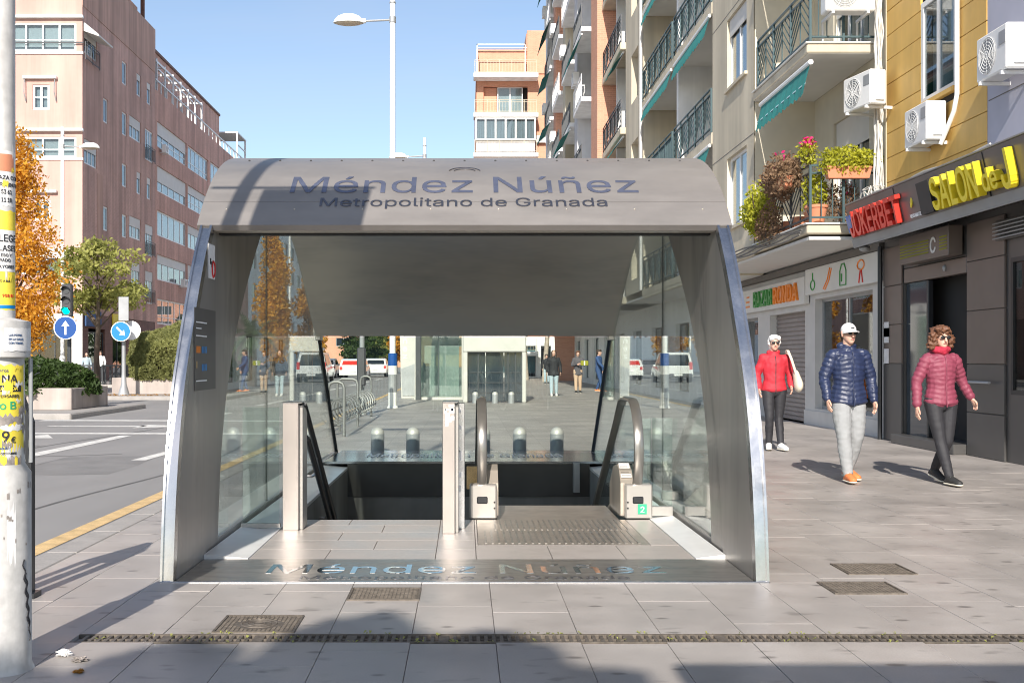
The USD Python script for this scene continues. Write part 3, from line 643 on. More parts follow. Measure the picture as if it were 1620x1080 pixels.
# escalator
E = T('escalator', 'escalator going down on the right side of the entrance', 'escalator', (.8, 9.6, 0))
def loop(x):
    P = []
    for a in np.linspace(-PI * .5 + .12, -PI * 1.5, 22): P.append((x, 10.0 + .43 * math.cos(a), .575 + .43 * math.sin(a)))
    P += [(x, 10.35, 1.005), (x, 10.6, .985)]
    for d in (.35, 1.0, 2.0, 3.4): P.append((x, 10.6 + d, .965 - d * .577))
    return P
for x, nm in ((.148, 'left'), (1.468, 'right')):
    P = loop(x); b = MB(); sec = np.array([(-.042, -.008), (-.036, .012), (-.016, .019), (.016, .019), (.036, .012), (.042, -.008), (.03, -.019), (-.03, -.019)])
    Q = np.array(P); Tn = np.gradient(Q, axis=0); Tn /= np.linalg.norm(Tn, axis=1, keepdims=True); Nn = np.cross(Tn, (1, 0, 0)); n = len(sec); V = []
    for i in range(len(Q)):
        sg = 1
        V += [Q[i] + V3(1, 0, 0) * u + Nn[i] * w * -sg for u, w in sec]
    b.add(V, [[i * n + k, i * n + (k + 1) % n, (i + 1) * n + (k + 1) % n, (i + 1) * n + k] for i in range(len(Q) - 1) for k in range(n)])
    m = fix((np.array(V), np.array([[i * n + k, i * n + (k + 1) % n, (i + 1) * n + (k + 1) % n, (i + 1) * n + k] for i in range(len(Q) - 1) for k in range(n)]))); b = MB(); b.mesh(m)
    E.part('handrail', b, 'rubber', smooth=40)
    pg = Polygon([(y, z) for _, y, z in P[::-1] if y < 13.9] + [(9.85, .16)] + [(10.3, .16), (10.8, .1), (13.9, -1.7)][0:0]).buffer(-.045)
    body = Polygon([(9.66, .22), (9.66, .5), (9.75, .78), (9.9, .92), (10.1, .95), (10.6, .93), (13.8, -.92), (13.8, -1.6), (10.75, .15), (10.3, .2)])
    b = MB(); b.prism(body, lambda p, q, t: (t, p, q), x - .006, x + .006); E.part('balustrade_glass', b, 'glass')
    sg = 1 if x > 1 else -1
    b = MB(); b.rbox(x - .105, x + .125, 9.64, 9.75, .006, .30, .012); nb = E.part('newel_box', b, 'box_steel')
    b = MB(); b.hexa([(x - .10, 9.75, .006), (x + .12, 9.75, .006), (x + .12, 11.0, -.1), (x - .10, 11.0, -.1), (x - .10, 9.75, .30), (x + .12, 9.75, .30), (x + .12, 11.0, -.08), (x - .10, 11.0, -.08)]); E.part('skirt_box', b, 'steel_dark', nb)
    hood_ = Polygon([(9.76, .30), (9.86, .40), (10.0, .44), (10.25, .40), (10.5, .22), (10.5, .02), (9.76, .02)])
    b = MB(); b.prism(hood_, lambda p, q, t: (t, p, q), x - .13, x - .02) if x > 1 else b.prism(hood_, lambda p, q, t: (t, p, q), x + .02, x + .14); E.part('inlet_cover', b, 'steel_dark', nb)
    b = MB(); b.rbox(x - .046, x + .05, 9.632, 9.66, .135, .20, .01); E.part('handrail_inlet', b, 'black_steel', nb)
    for k in range(2):
        b = MB(); b.cyl((x - .085 + (.19 if x < 1 else 0), 9.639, .10 + .05 * k), (x - .085 + (.19 if x < 1 else 0), 9.632, .10 + .05 * k), .008, n=8); E.part('button', b, 'black', nb)
    if x > 1:
        b = MB(); b.box(x + .0, x + .075, 9.634, 9.6385, .05, .135); s_ = E.part('number_sticker', b, 'sticker_green', nb)
        b = MB(); b.text('2', (x + .022, 9.6335, .065), (1, 0, 0), (0, 0, 1), .032, .05, .0015); E.part('number', b, 'white_sign', nb)
        b = MB(); b.hexa([(x - .12, 9.79, .342), (x - .03, 9.79, .342), (x - .03, 9.98, .447), (x - .12, 9.98, .447), (x - .12, 9.785, .346), (x - .03, 9.785, .346), (x - .03, 9.975, .451), (x - .12, 9.975, .451)]); E.part('warning_label', b, 'paper_white', nb)
        for q in range(4): b = MB(); b.box(x - .115, x - .035 - .012 * (q % 2), 9.80 + .04 * q, 9.815 + .04 * q, .357 + .022 * q, .362 + .022 * q); E.part('label_line', b, 'ink', nb)
    else:
        b = MB(); b.rbox(x - .13, x - .02, 10.0, 10.02, .22, .42, .004); E.part('yellow_label', b, 'road_yellow', nb)
b = MB(); b.rbox(.10, 1.36, 8.31, 9.63, -.03, .005, .003); cp = E.part('comb_plate', b, 'comb')
for k in range(24):
    x = .15 + k * .049; b = MB(); b.box(x, x + .016, 8.36, 9.0, .005, .009); E.part('comb_rib', b, 'steel_floor', cp)
for k in range(24):
    x = .24 + k * .046; b = MB(); b.box(x, x + .014, 9.04, 9.60, .005, .009); E.part('comb_rib', b, 'steel_floor', cp)
for x0, x1 in ((.0, .10), (1.36, HX1)): struct('floor_tile', MB().rbox(x0 + .082 if x0 < .05 else x0 + .003, x1 - .003, 8.31, 9.63, -.028, .004, .002), 'floor_tile', fl)
for k in range(11):
    y0 = 9.63 + k * .40; z0 = -.03 - max(0, k - 2) * .21; b = MB(); b.box(.28, 1.34, y0, y0 + .41, z0 - .2, z0); E.part('step', b, 'comb')
# ------------------------------------------------------------------ buildings: shared pieces
def frame_x(X, sgn): return (V3(X, 0, 0), V3(0, 1, 0), V3(sgn, 0, 0))     # facade along Y, facing sgn * X
def frame_y(Y): return (V3(0, Y, 0), V3(1, 0, 0), V3(0, -1, 0))           # facade along X, facing the viewer
def wall(th, F, u0, u1, z0, z1, ops, mat, depth=.25, name='wall', parent=None):
    O, U, N = F; P = lambda u, n, z: O + U * u + N * n + V3(0, 0, z)
    ops = [(max(a, u0), min(b, u1), max(c, z0), min(d, z1)) for a, b, c, d in ops]
    us = sorted({u0, u1, *[o[0] for o in ops], *[o[1] for o in ops]}); zs = sorted({z0, z1, *[o[2] for o in ops], *[o[3] for o in ops]})
    b = MB(); flip = np.dot(np.cross(U, V3(0, 0, 1)), N) < 0
    def q(a, b_, c, d): b.add([a, b_, c, d] if not flip else [d, c, b_, a], [[0, 1, 2, 3]])
    for i in range(len(us) - 1):
        j0 = None
        for j in range(len(zs) - 1):
            cu, cz = (us[i] + us[i + 1]) / 2, (zs[j] + zs[j + 1]) / 2
            if any(o[0] < cu < o[1] and o[2] < cz < o[3] for o in ops): continue
            q(P(us[i], 0, zs[j]), P(us[i + 1], 0, zs[j]), P(us[i + 1], 0, zs[j + 1]), P(us[i], 0, zs[j + 1]))
    for a, c, d, e in ops:
        for (ua, za), (ub, zb) in (((a, d), (a, e)), ((a, e), (c, e)), ((c, e), (c, d)), ((c, d), (a, d))):
            q(P(ua, 0, za), P(ub, 0, zb), P(ub, -depth, zb), P(ua, -depth, za))
    return th.part(name, b, mat, parent)
def window(th, F, u0, u1, z0, z1, n=-.2, fm='white_metal', nm=2, back='curtain', pane='pane', blind=0, fw=.06, name='window', sill=None, rail=False):
    b = MB(); d = .05
    b.fbox(F, u0, u1, n, n + d, z0, z0 + fw); b.fbox(F, u0, u1, n, n + d, z1 - fw, z1)
    for k in range(nm + 1):
        c = u0 + (u1 - u0) * k / nm; lo = u0 if k == 0 else c - fw / 2; hi = u1 if k == nm else c + fw / 2
        if k == 0: hi = u0 + fw
        if k == nm: lo = u1 - fw
        b.fbox(F, lo, hi, n, n + d, z0 + fw, z1 - fw)
    if rail: b.fbox(F, u0 + fw, u1 - fw, n + .005, n + d - .005, z0 + (z1 - z0) * rail - .025, z0 + (z1 - z0) * rail + .025)
    w = th.part(name, b, fm)
    for k in range(nm):
        a = u0 + (u1 - u0) * k / nm + fw * .5; c = u0 + (u1 - u0) * (k + 1) / nm - fw * .5
        th.part('pane', MB().fbox(F, a, c, n + .018, n + .026, z0 + fw * .8, z1 - fw * .8), pane, w)
    if back: th.part('curtain', MB().fbox(F, u0, u1, n - .16, n - .14, z0, z1), back, w)
    if blind: th.part('roller_blind', MB().fbox(F, u0 + fw * .6, u1 - fw * .6, n + .055, n + .075, z1 - (z1 - z0) * blind, z1 - .01), 'blind', w)
    if sill: th.part('sill', MB().fbox(F, u0 - .06, u1 + .06, -.02, .06, z0 - .07, z0 - .005), sill, w)
    return w
def railing(th, F, u0, u1, n, z0, h=1.0, mat='teal_metal', style='chevron', step=.12, name='railing', parent=None):
    O, U, N = F; P = lambda u, z: O + U * u + N * n + V3(0, 0, z)
    b = MB(); r = .011
    for z in (z0 + h, z0 + .10, z0 + h - .13): b.fbox(F, u0, u1, n - .02, n + .02, z - .015, z + .015)
    L = u1 - u0; k = max(2, int(L / .95)); pw = L / k
    for i in range(k + 1): c = u0 + pw * i; b.fbox(F, c - .02, c + .02, n - .021, n + .021, z0, z0 + h)
    zt, zb = z0 + h - .14, z0 + .11
    for i in range(k):
        a = u0 + pw * i
        if style == 'plain':
            m = max(2, int(pw / step))
            for j in range(1, m): b.fbox(F, a + pw * j / m - .008, a + pw * j / m + .008, n - .008, n + .008, zb, zt)
        else:
            m = 5; H = zt - zb
            for j in range(m):
                t = j / m
                u_a, u_m = a + .03, a + pw / 2; sl = .45
                z_a = zb + H * t; z_m = z_a + sl
                z1_ = min(z_m, zt); u1_ = u_a + (u_m - u_a) * ((z1_ - z_a) / sl)
                b.tube([P(u_a, z_a), P(u1_, z1_)], r, 4); b.tube([P(a + pw - .03, z_a), P(a + pw - .03 - (u1_ - u_a), z1_)], r, 4)
            b.fbox(F, a + pw / 2 - .009, a + pw / 2 + .009, n - .01, n + .01, zb, zt)
    return th.part(name, b, mat, parent)
def awning(th, F, u0, u1, n, zt, drop, mat='awning_green', parent=None, out=.12):
    O, U, N = F; b = MB(); P = lambda u, nn, z: O + U * u + N * nn + V3(0, 0, z)
    m = max(6, int((u1 - u0) / .12)); V = []
    for i in range(m + 1):
        u = u0 + (u1 - u0) * i / m; w = .012 * math.sin(i * 2.1)
        V += [P(u, n, zt), P(u, n + out * .8 + w, zt - drop * .75), P(u, n + out + w, zt - drop - .045 * (i % 2))]
    f = [[3 * i, 3 * i + 3, 3 * i + 4, 3 * i + 1] for i in range(m)] + [[3 * i + 1, 3 * i + 4, 3 * i + 5, 3 * i + 2] for i in range(m)]
    b.add(V, f); p = th.part('awning', b, mat, parent)
    q = MB(); q.tube([P(u0 - .05, n, zt + .03), P(u1 + .05, n, zt + .03)], .045, 8); th.part('roller', q, 'white_metal', p) if parent is None else None
    return p
def core(th, x0, x1, y0, y1, z0, z1, mat='dark_room', name='core'): th.part(name, MB().box(x0, x1, y0, y1, z0, z1), mat)

# air conditioner outdoor units: fan side towards the viewer in local axes
def make_ac(label, loc, rz, flip=1):
    t = T('air_conditioner', label, 'air conditioner', loc, 'outdoor air conditioning units', True, rz)
    b = MB(); b.rbox(-.42, .42, -.15, .15, 0, .58, .02); t.part('casing', b, 'white_metal')
    b = MB(); b.cyl((-.10, -.152, .29), (-.10, -.146, .29), .235, n=26); fn = t.part('fan_opening', b, 'grey_metal')
    b = MB()
    for r_ in (.05, .09, .13, .17, .21, .235): b.tube([(-.10 + r_ * math.cos(a), -.16, .29 + r_ * math.sin(a)) for a in np.linspace(0, 2 * PI, 22, endpoint=False)], .004, 4, True)
    for a in np.linspace(0, PI, 6, endpoint=False): b.cyl((-.10 + .235 * math.cos(a), -.158, .29 + .235 * math.sin(a)), (-.10 - .235 * math.cos(a), -.158, .29 - .235 * math.sin(a)), .004, n=4)
    t.part('grille', b, 'white_metal', fn)
    b = MB(); b.rbox(.22, .40, -.157, -.15, .33, .50, .003); t.part('badge', b, 'grey_metal')
    b = MB(); b.rbox(.42, .45, -.06, .10, .06, .28, .01); t.part('valve_cover', b, 'white_metal')
    for x in (-.3, .3): b = MB(); b.box(x - .02, x + .02, -.17, .42, -.05, -.005); b.box(x - .015, x + .015, .40, .42, -.4, -.05); t.part('bracket', b, 'white_metal')
    return t
AC = None
def ac(label, loc, rz=0):
    global AC
    if AC is None: AC = make_ac(label, loc, rz)
    else: copy(AC, loc, label, rz)

# ------------------------------------------------------------------ right row: beige block
ZS = [3.70 + 3.13 * k for k in range(9)]
FR = frame_x(5.95, -1); FB = frame_x(7.2, -1)
B = T('beige_apartment_block', 'beige rendered apartment block with recessed balconies, teal awnings and railings', 'building', (7.2, 28, 0))
core(B, 7.5, 20, 19.6, 50, 0, 28.5)
B.part('end_wall', MB().box(5.95, 20, 19.42, 19.6, 28.0, 28.6), 'beige')
YB0, YB1 = 19.7, 23.4
slabs = lambda k: ZS[k]
# corner balcony bay
wall(B, FB, 19.5, 23.4, 3.5, 28.5, [(20.25, 22.2, z + .02, z + 2.25) for z in ZS[:8]], 'beige_in', .2, 'back_wall')
for k in range(8):
    z = ZS[k]
    s_ = B.part('balcony_slab', MB().rbox(5.93, 7.2, YB0, YB1, z - .16, z, .02), 'beige')
    B.part('slab_nosing', MB().rbox(5.90, 7.2, YB0 - .03, YB1, z + .002, z + .035, .01), 'soffit', s_)
    if k: B.part('soffit', MB().box(5.96, 7.19, YB0 + .03, YB1 - .01, z - .168, z - .161), 'soffit', s_)
    if k < 4:
        window(B, FB, 20.25, 22.2, z + .02, z + 2.25, -.12, 'white_metal', 3, 'curtain', blind=.28 if k == 0 else .5)
        if k: railing(B, FR, YB0 + .05, YB1 - .15, -.05, z + .03, 1.0)
        if k: railing(B, frame_y(YB0 + .05), 6.0, 7.15, -.0, z + .03, 1.0, style='plain', step=.14)
B.part('balcony_side_wall', MB().box(5.97, 7.2, 23.4, 23.52, 3.7, 28.5), 'beige_in')
B.part('front_wall_upper', MB().box(5.95, 7.2, YB0, YB1, 28.0, 28.5), 'beige')
# pier with windows
wo = [(24.0, 25.8, z + .62, z + 2.2) for z in ZS[:8]]
wall(B, FR, 23.4, 27.3, 3.55, 28.5, wo, 'beige', .16, 'pier_wall')
B.part('pier_side', MB().box(5.955, 7.2, 27.18, 27.3, 3.7, 28.5), 'beige')
for k, o in enumerate(wo[:4]): window(B, FR, *o, -.13, 'white_metal', 2, 'curtain', fw=.07, blind=.0 if k == 0 else .25, sill='beige')
B.part('first_floor_beam', MB().rbox(5.92, 7.3, YB1 + .002, 38, 3.50, 3.70, .02), 'beige')
for k in range(8):
    for o in (0,): B.part('wall_groove', MB().box(5.946, 5.952, 23.4, 27.3, ZS[k] + 2.32, ZS[k] + 2.335), 'cable_dark')
# long recessed balconies
wall(B, FB, 27.3, 37.9, 3.7, 28.5, [(a, b, z + .02, z + 2.2) for z in ZS[:8] for a, b in ((28.2, 30.4), (33.4, 35.6))], 'beige_in', .2, 'back_wall')
for k in range(8):
    z = ZS[k]
    s_ = B.part('balcony_slab', MB().rbox(5.93, 7.2, 27.32, 37.88, z - .30, z, .02), 'beige')
    B.part('soffit', MB().box(6.0, 7.19, 27.4, 37.8, z - .308, z - .301), 'soffit', s_)
    B.part('party_column', MB().box(6.05, 7.2, 32.2, 32.45, z, z + 2.83), 'white_wall')
    if k < 5:
        for a, b_ in ((28.2, 30.4), (33.4, 35.6)): window(B, FB, a, b_, z + .02, z + 2.2, -.12, 'white_metal', 2, 'curtain', blind=.35)
        railing(B, FR, 27.35, 32.2, .02, z, 1.05); railing(B, FR, 32.5, 37.85, .02, z, 1.05, style='chevron' if k != 1 else 'plain', step=.09)
        aw = awning(B, FR, 27.5, 32.1, .03, z + 2.80, .42); awning(B, FR, 32.6, 37.6, .03, z + 2.80, .42, 'awning_green')
# further bays
wall(B, FR, 37.9, 42, 3.7, 28.5, [(39.0, 40.6, z + .5, z + 2.2) for z in ZS[:8]], 'beige', .45, 'pier_wall')
B.part('pier_side', MB().box(5.955, 7.2, 37.9, 38.02, 3.7, 28.5), 'beige'); B.part('pier_side', MB().box(5.955, 7.2, 41.9, 41.99, 3.7, 28.5), 'beige')
b = MB(); b.cyl((5.88, 37.95, 3.7), (5.88, 37.95, 28), .05, n=8); B.part('downpipe', b, 'soffit')
wall(B, FB, 42, 47.6, 3.7, 28.5, [(43.2, 45.6, z + .02, z + 2.2) for z in ZS[:8]], 'grey_wall', .2, 'back_wall')
for k in range(7):
    z = ZS[k]; B.part('balcony_slab', MB().rbox(5.75, 7.2, 42.02, 47.58, z - .26, z, .02), 'beige'); railing(B, FR, 42.1, 47.5, .16, z, 1.05, 'dark_metal', 'chevron')
    B.part('partition', MB().box(5.98, 7.2, 44.7, 44.85, z, z + 2.85), 'white_wall')
    window(B, FR, 39.0, 40.6, z + .5, z + 2.2, -.4, 'white_metal', 2, 'curtain', blind=.4); awning(B, FR, 42.3, 44.6, .05, z + 2.8, .5, out=.4)
# ground floor
F73 = frame_x(7.3, -1)
B.part('portico_soffit', MB().box(5.97, 7.3, 19.72, 75, 3.44, 3.495), 'soffit')
SH = T('household_shop', 'shop with grey roller shutter and a pale sign board with green and orange letters', 'shop', (7.3, 23.5, 0))
wall(SH, F73, 19.55, 30.5, 0, 3.44, [(20.35, 23.7, .35, 2.62), (24.4, 27.2, 0, 2.42), (28.3, 30.0, .35, 2.42)], 'shop_stone', .3)
window(SH, F73, 20.35, 23.7, .35, 2.62, -.2, 'grey_metal', 2, 'dark_room', name='shop_window')
window(SH, F73, 28.3, 30.0, .35, 2.42, -.2, 'grey_metal', 1, 'dark_room', name='shop_window')
rs_ = SH.part('roller_shutter', MB().fbox(F73, 24.4, 27.2, -.2, -.18, 0, 2.42), 'shutter')
for k in range(24):
    z = .0 + k * .1; b = MB(); b.hexa([(7.48, 24.4, z + .01), (7.45, 24.4, z + .02), (7.45, 27.2, z + .02), (7.48, 27.2, z + .01), (7.48, 24.4, z + .095), (7.462, 24.4, z + .09), (7.462, 27.2, z + .09), (7.48, 27.2, z + .095)][:]); SH.part('slat', b, 'shutter', rs_)
SH.part('plinth', MB().fbox(F73, 19.56, 24.38, 0, .03, 0, .3), 'shop_stone')
sb = SH.part('sign_board', MB().fbox(F73, 24.05, 30.4, .02, .12, 2.55, 3.12), 'soffit')
s2b = SH.part('sign_board', MB().fbox(F73, 19.6, 23.98, .02, .12, 2.72, 3.25), 'soffit')
SH.part('sign_trim', MB().fbox(F73, 19.6, 30.4, .0, .16, 3.26, 3.38), 'cable_dark')
def rlet(th, txt, y_far, w, z, h, X, mat, d, par, bold=True, nm='letters', lean=0.):
    b = MB(); x = 0; m = meshkit.text_mesh(txt, 1, .1, bold); W = np.ptp(np.array(m.vertices)[:, 0])
    wv = V3(0, 0, 1) if not lean else V3(-lean, 0, math.sqrt(1 - lean ** 2))
    b.text(txt, (X, y_far, z), (0, -1, 0), wv, w, h, d, bold); return th.part(nm, b, mat, par)
def letters(th, txt, y_far, w, z, h, X, mat, d, par, lean=0., step=0.):   # each letter a piece of its own
    ws = []
    for c in txt: ws.append(.32 if c == ' ' else np.ptp(np.array(meshkit.text_mesh(c, 1, .1, True).vertices)[:, 0]) + .10)
    k = w / sum(ws); y = y_far
    for i, (c, q) in enumerate(zip(txt, ws)):
        if c != ' ': rlet(th, c, y, (q - .10) * k, z - step * i, h, X - (0 if True else 0), mat, d, par, True, 'letter', lean)
        y -= q * k
letters(SH, 'BAZAR', 28.15, 1.72, 2.66, .36, 7.18, 'green_letter', .05, sb); letters(SH, 'RONDA', 26.35, 1.95, 2.66, .36, 7.18, 'orange_letter', .05, sb)
for y, mt in ((29.6, 'green_letter'), (28.9, 'orange_letter')):
    for q in range(3): SH.part('sign_mark', MB().box(7.17, 7.18, y - .25 + .02 * q, y + .12 - .04 * q, 2.68 + .12 * q, 2.72 + .12 * q), mt, sb)
def icon(pts, mat, cl=False): b = MB(); b.tube([(7.172, y, z) for y, z in pts], .014, 5, cl); SH.part('sign_drawing', b, mat, s2b)
icon([(23.45 + .14 * math.cos(a), 2.9 + .1 * math.sin(a)) for a in np.linspace(0, 6.28, 12, endpoint=False)], 'green_letter', True); icon([(23.45, 3.0), (23.45, 3.15)], 'green_letter')
icon([(22.75, 2.78), (22.5, 2.95), (22.35, 3.17)], 'orange_letter'); icon([(22.65, 2.76), (22.4, 2.93), (22.25, 3.15)], 'orange_letter')
icon([(21.75, 2.78), (21.75, 3.05), (21.65, 3.18), (21.5, 3.18), (21.4, 3.05), (21.4, 2.78)], 'green_letter', True); icon([(21.65, 2.85), (21.65, 3.0)], 'green_letter')
icon([(20.7, 2.76), (20.62, 3.0)], 'red_letter'); icon([(20.5, 2.76), (20.58, 3.0)], 'red_letter'); icon([(20.6 + .18 * math.cos(a), 3.08 + .09 * math.sin(a)) for a in np.linspace(0, 6.28, 9, endpoint=False)], 'orange_letter', True)
FAR = T('far_shop_row', 'row of dark and pale shopfronts farther along under the apartments', 'shop', (7.3, 50, 0))
wall(FAR, F73, 30.5, 90, 0, 3.44, [(a, a + 2.4, .3, 2.6) for a in np.arange(32, 88, 5.0)], 'white_wall', .3)
for i, a in enumerate(np.arange(32, 88, 5.0)): window(FAR, F73, a, a + 2.4, .3, 2.6, -.2, 'dark_metal', 2, 'dark_room' if i % 3 else 'shop_screen')
# the bundle of loose cables down the corner of the block
cb = MB(); rr = random.Random(11)
for i in range(15):
    x = 7.02 + rr.uniform(-.03, .12); y = 19.38 + rr.uniform(-.06, .08); pts = [(x + rr.uniform(-.03, .03), y + rr.uniform(-.03, .03), z) for z in np.arange(3.9 + rr.uniform(0, .5), 9.2, .35)]; cb.tube(pts, rr.uniform(.007, .016), 5)
single('cable_bundle', 'tangle of pale cables hanging down the corner between beige and yellow walls', 'cables', cb, 'cable')
cb = MB()
for i in range(9):
    pts = [(7.0 - rr.uniform(0, .25), 19.25 - rr.uniform(-.1, .45), 4.0 + rr.uniform(-.22, .28)) for _ in range(6)]
    q = CubicSpline(np.arange(6), np.array(pts))(np.linspace(0, 5, 24)); cb.tube(q, .009, 4)
single('cable_coil', 'loose coil of pale cable above the left end of the dark shop fascia', 'cables', cb, 'cable')
cb = MB()
for i in range(4):
    z = 3.72 - .06 * i; cb.tube([(5.86 - .02 * i, y, z - .05 * abs(math.sin(y * 1.3 + i))) for y in np.arange(19.7, 30, .6)], .014, 5)
single('slab_cables', 'dark cables running along the lowest balcony edge', 'cables', cb, 'cable_dark')
# lowest balcony: railing with plant pots
railing(B, FR, YB0 + .05, YB1 - .15, -.05, ZS[0] + .03, 1.0, 'dark_metal'); railing(B, frame_y(YB0 + .05), 6.0, 7.15, 0, ZS[0] + .03, 1.0, 'teal_metal', 'plain', .16)
awning(B, FR, 19.5, 22.7, .03, ZS[0] + 2.72, .50)
awning(B, FR, 19.5, 22.7, .03, ZS[1] + 2.72, .50)
B.part('awning_stripe', MB().hexa([(5.835, 19.5, 6.08), (5.83, 19.5, 6.08), (5.83, 22.7, 6.08), (5.835, 22.7, 6.08), (5.845, 19.5, 6.11), (5.84, 19.5, 6.11), (5.84, 22.7, 6.11), (5.845, 22.7, 6.11)]), 'awning_stripe')
def leaves(mb, c, r, n, size, seed, flat=.0, hang=0.):
    g = np.random.default_rng(seed); d = g.normal(size=(n, 3)); d /= np.linalg.norm(d, axis=1, keepdims=True)
    rad = g.uniform(.25, 1, n) ** .5; nz = meshkit.noise(d * 1.8 + seed) ; rad = rad * (.62 + .75 * nz)
    P = np.asarray(c) + d * rad[:, None] * np.asarray(r); P[:, 2] -= hang * g.uniform(0, 1, n) ** 3
    a = g.normal(size=(n, 3)); a[:, 2] *= (1 - flat); a /= np.linalg.norm(a, axis=1, keepdims=True); b = np.cross(a, g.normal(size=(n, 3))); b /= np.linalg.norm(b, axis=1, keepdims=True)
    s = size * g.uniform(.6, 1.3, n)[:, None]; V = np.stack([P - a * s, P + b * s * .5, P + a * s, P - b * s * .5], 1).reshape(-1, 3)
    mb.add(V, np.arange(4 * n).reshape(n, 4))
def pot_box(label, x0, x1, y0, y1, z, h, loc=None):
    t = T('flower_box', label, 'flower box', ((x0 + x1) / 2, (y0 + y1) / 2, z), 'flower boxes on the balcony')
    b = MB(); i = .03; b.hexa([(x0 + i, y0 + i, z), (x1 - i, y0 + i, z), (x1 - i, y1 - i, z), (x0 + i, y1 - i, z), (x0, y0, z + h), (x1, y0, z + h), (x1, y1, z + h), (x0, y1, z + h)]); t.part('box', b, 'terracotta')
    b = MB(); b.rbox(x0 - .015, x1 + .015, y0 - .015, y1 + .015, z + h, z + h + .04, .008); t.part('rim', b, 'terracotta'); t.part('soil', MB().box(x0 + .02, x1 - .02, y0 + .02, y1 - .02, z + h + .02, z + h + .045), 'earth')
def plant(label, c, r, n, size, seed, mat, petals=0, hang=0.):
    t = T('balcony_plant', label, 'plant', (c[0], c[1], c[2] - r[2]))
    b = MB(); leaves(b, c, r, n, size, seed, hang=hang); t.part('foliage', b, mat)
    b = MB(); g = random.Random(seed)
    for _ in range(7): b.tube([(c[0] + g.uniform(-.3, .3) * r[0], c[1] + g.uniform(-.3, .3) * r[1], c[2] - r[2]), (c[0] + g.uniform(-.7, .7) * r[0], c[1] + g.uniform(-.7, .7) * r[1], c[2] + g.uniform(.0, .7) * r[2])], .008, 4)
    t.part('stems', b, 'bark')
    if petals: b = MB(); leaves(b, (c[0], c[1], c[2] + r[2] * .7), (r[0] * .8, r[1] * .8, r[2] * .5), petals, size * 1.2, seed + 1); t.part('flowers', b, 'petal')
pot_box('terracotta box on the near end of the balcony railing, under lime foliage', 6.22, 6.98, 19.50, 19.70, 4.48, .16)
plant('dense lime yellow plant filling the terracotta box on the balcony end', (6.6, 19.6, 4.80), (.54, .26, .24), 2000, .035, 21, 'leaf_lime')
pot_box('small terracotta box on the street side of the balcony railing', 5.70, 5.88, 20.3, 20.9, 4.45, .16)
plant('dusty brown green plant spilling over the street side of the balcony', (5.82, 20.9, 4.74), (.30, .95, .36), 2600, .04, 22, 'leaf_dusty', 40, .15)
plant('yellow green plant hanging low at the far end of the balcony', (5.80, 22.5, 4.34), (.32, .7, .46), 1900, .045, 23, 'leaf_lime', 0, .2)
plant('grey green trailing plant under the far end of the balcony', (5.82, 21.9, 4.05), (.20, .8, .34), 1200, .035, 24, 'leaf_dusty', 0, .2)
plant('tall lime plant with pink flowers at the corner of the balcony', (6.0, 19.9, 4.98), (.18, .18, .25), 320, .04, 25, 'leaf_lime', 60)
plant('leafy lime plant in the pot behind the balcony corner post', (6.15, 20.0, 4.3), (.22, .22, .42), 500, .045, 26, 'leaf_lime')
plant('reddish dry plant standing low behind the balcony end railing', (6.6, 20.05, 4.15), (.4, .2, .35), 700, .035, 27, 'leaf_dusty', 20)
t = T('plant_pot', 'terracotta pot standing on the balcony behind the corner post', 'plant pot', (6.18, 20.0, 3.74)); b = MB(); b.lathe([(.0, 0), (.13, 0), (.19, .28), (.205, .28), (.205, .33), (.17, .33), (.17, .30), (0, .30)], (6.18, 20.0, 3.74), 18); t.part('pot', b, 'terracotta', smooth=40)
for i, (y, z) in enumerate(((20.2, 0), (20.9, 0), (21.6, 0), (22.2, 0))):
    t = T('plant_pot', ['small orange pot behind the chevron railing, nearest the corner', 'small orange pot behind the chevron railing, second from the corner', 'small orange pot behind the chevron railing, third from the corner', 'small orange pot behind the chevron railing, farthest from the corner'][i], 'plant pot', (6.15, y, 3.74)); b = MB(); b.lathe([(0, 0), (.09, 0), (.12, .2), (.13, .2), (.13, .24), (0, .22)], (6.15, y, 3.74), 14); t.part('pot', b, 'terracotta', smooth=40)
ac('white air conditioner at the near end of the balcony, above the lime plants', (6.80, 19.35, 5.62), -78)
ac('large white air conditioner on the upper balcony end at the top edge of the picture', (6.55, 19.45, 7.28), 0)

# ------------------------------------------------------------------ yellow clad building with the gaming hall
Yb = T('yellow_clad_building', 'building clad in yellow horizontal panels with a white framed window', 'building', (7.2, 17, 0))
core(Yb, 7.5, 20, 4, 19.4, 0, 20)
YW = (16.62, 17.9, 5.36, 6.95)
n = 0
for z in np.arange(3.95, 20, .415):
    segs = [(15.65, 17.2), (17.2, 19.36)] if n % 2 else [(15.65, 19.36)]
    z1 = z + .405; n += 1
    pieces = []
    for a, c in ((15.65, 17.55), (17.555, 19.36)):
        if z < YW[3] and z1 > YW[2]:
            if a < YW[0]: pieces.append((a, min(c, YW[0] - .02)))
            if c > YW[1]: pieces.append((max(a, YW[1] + .02), c))
        else: pieces.append((a, c))
    for a, c in pieces:
        if c - a > .05: Yb.part('cladding_panel', MB().rbox(7.18, 7.22, a, c, z, z1, .006), 'yellow_clad')
Yb.part('backing', MB().box(7.215, 7.5, 15.65, 19.39, 3.3, YW[2] - .05), 'iron_dark'); Yb.part('backing', MB().box(7.215, 7.5, 15.65, 19.39, YW[3] + .05, 20), 'iron_dark')
Yb.part('backing', MB().box(7.215, 7.5, 15.65, YW[0] - .01, YW[2] - .05, YW[3] + .05), 'iron_dark'); Yb.part('backing', MB().box(7.215, 7.5, YW[1] + .01, 19.39, YW[2] - .05, YW[3] + .05), 'iron_dark')
F72 = frame_x(7.2, -1)
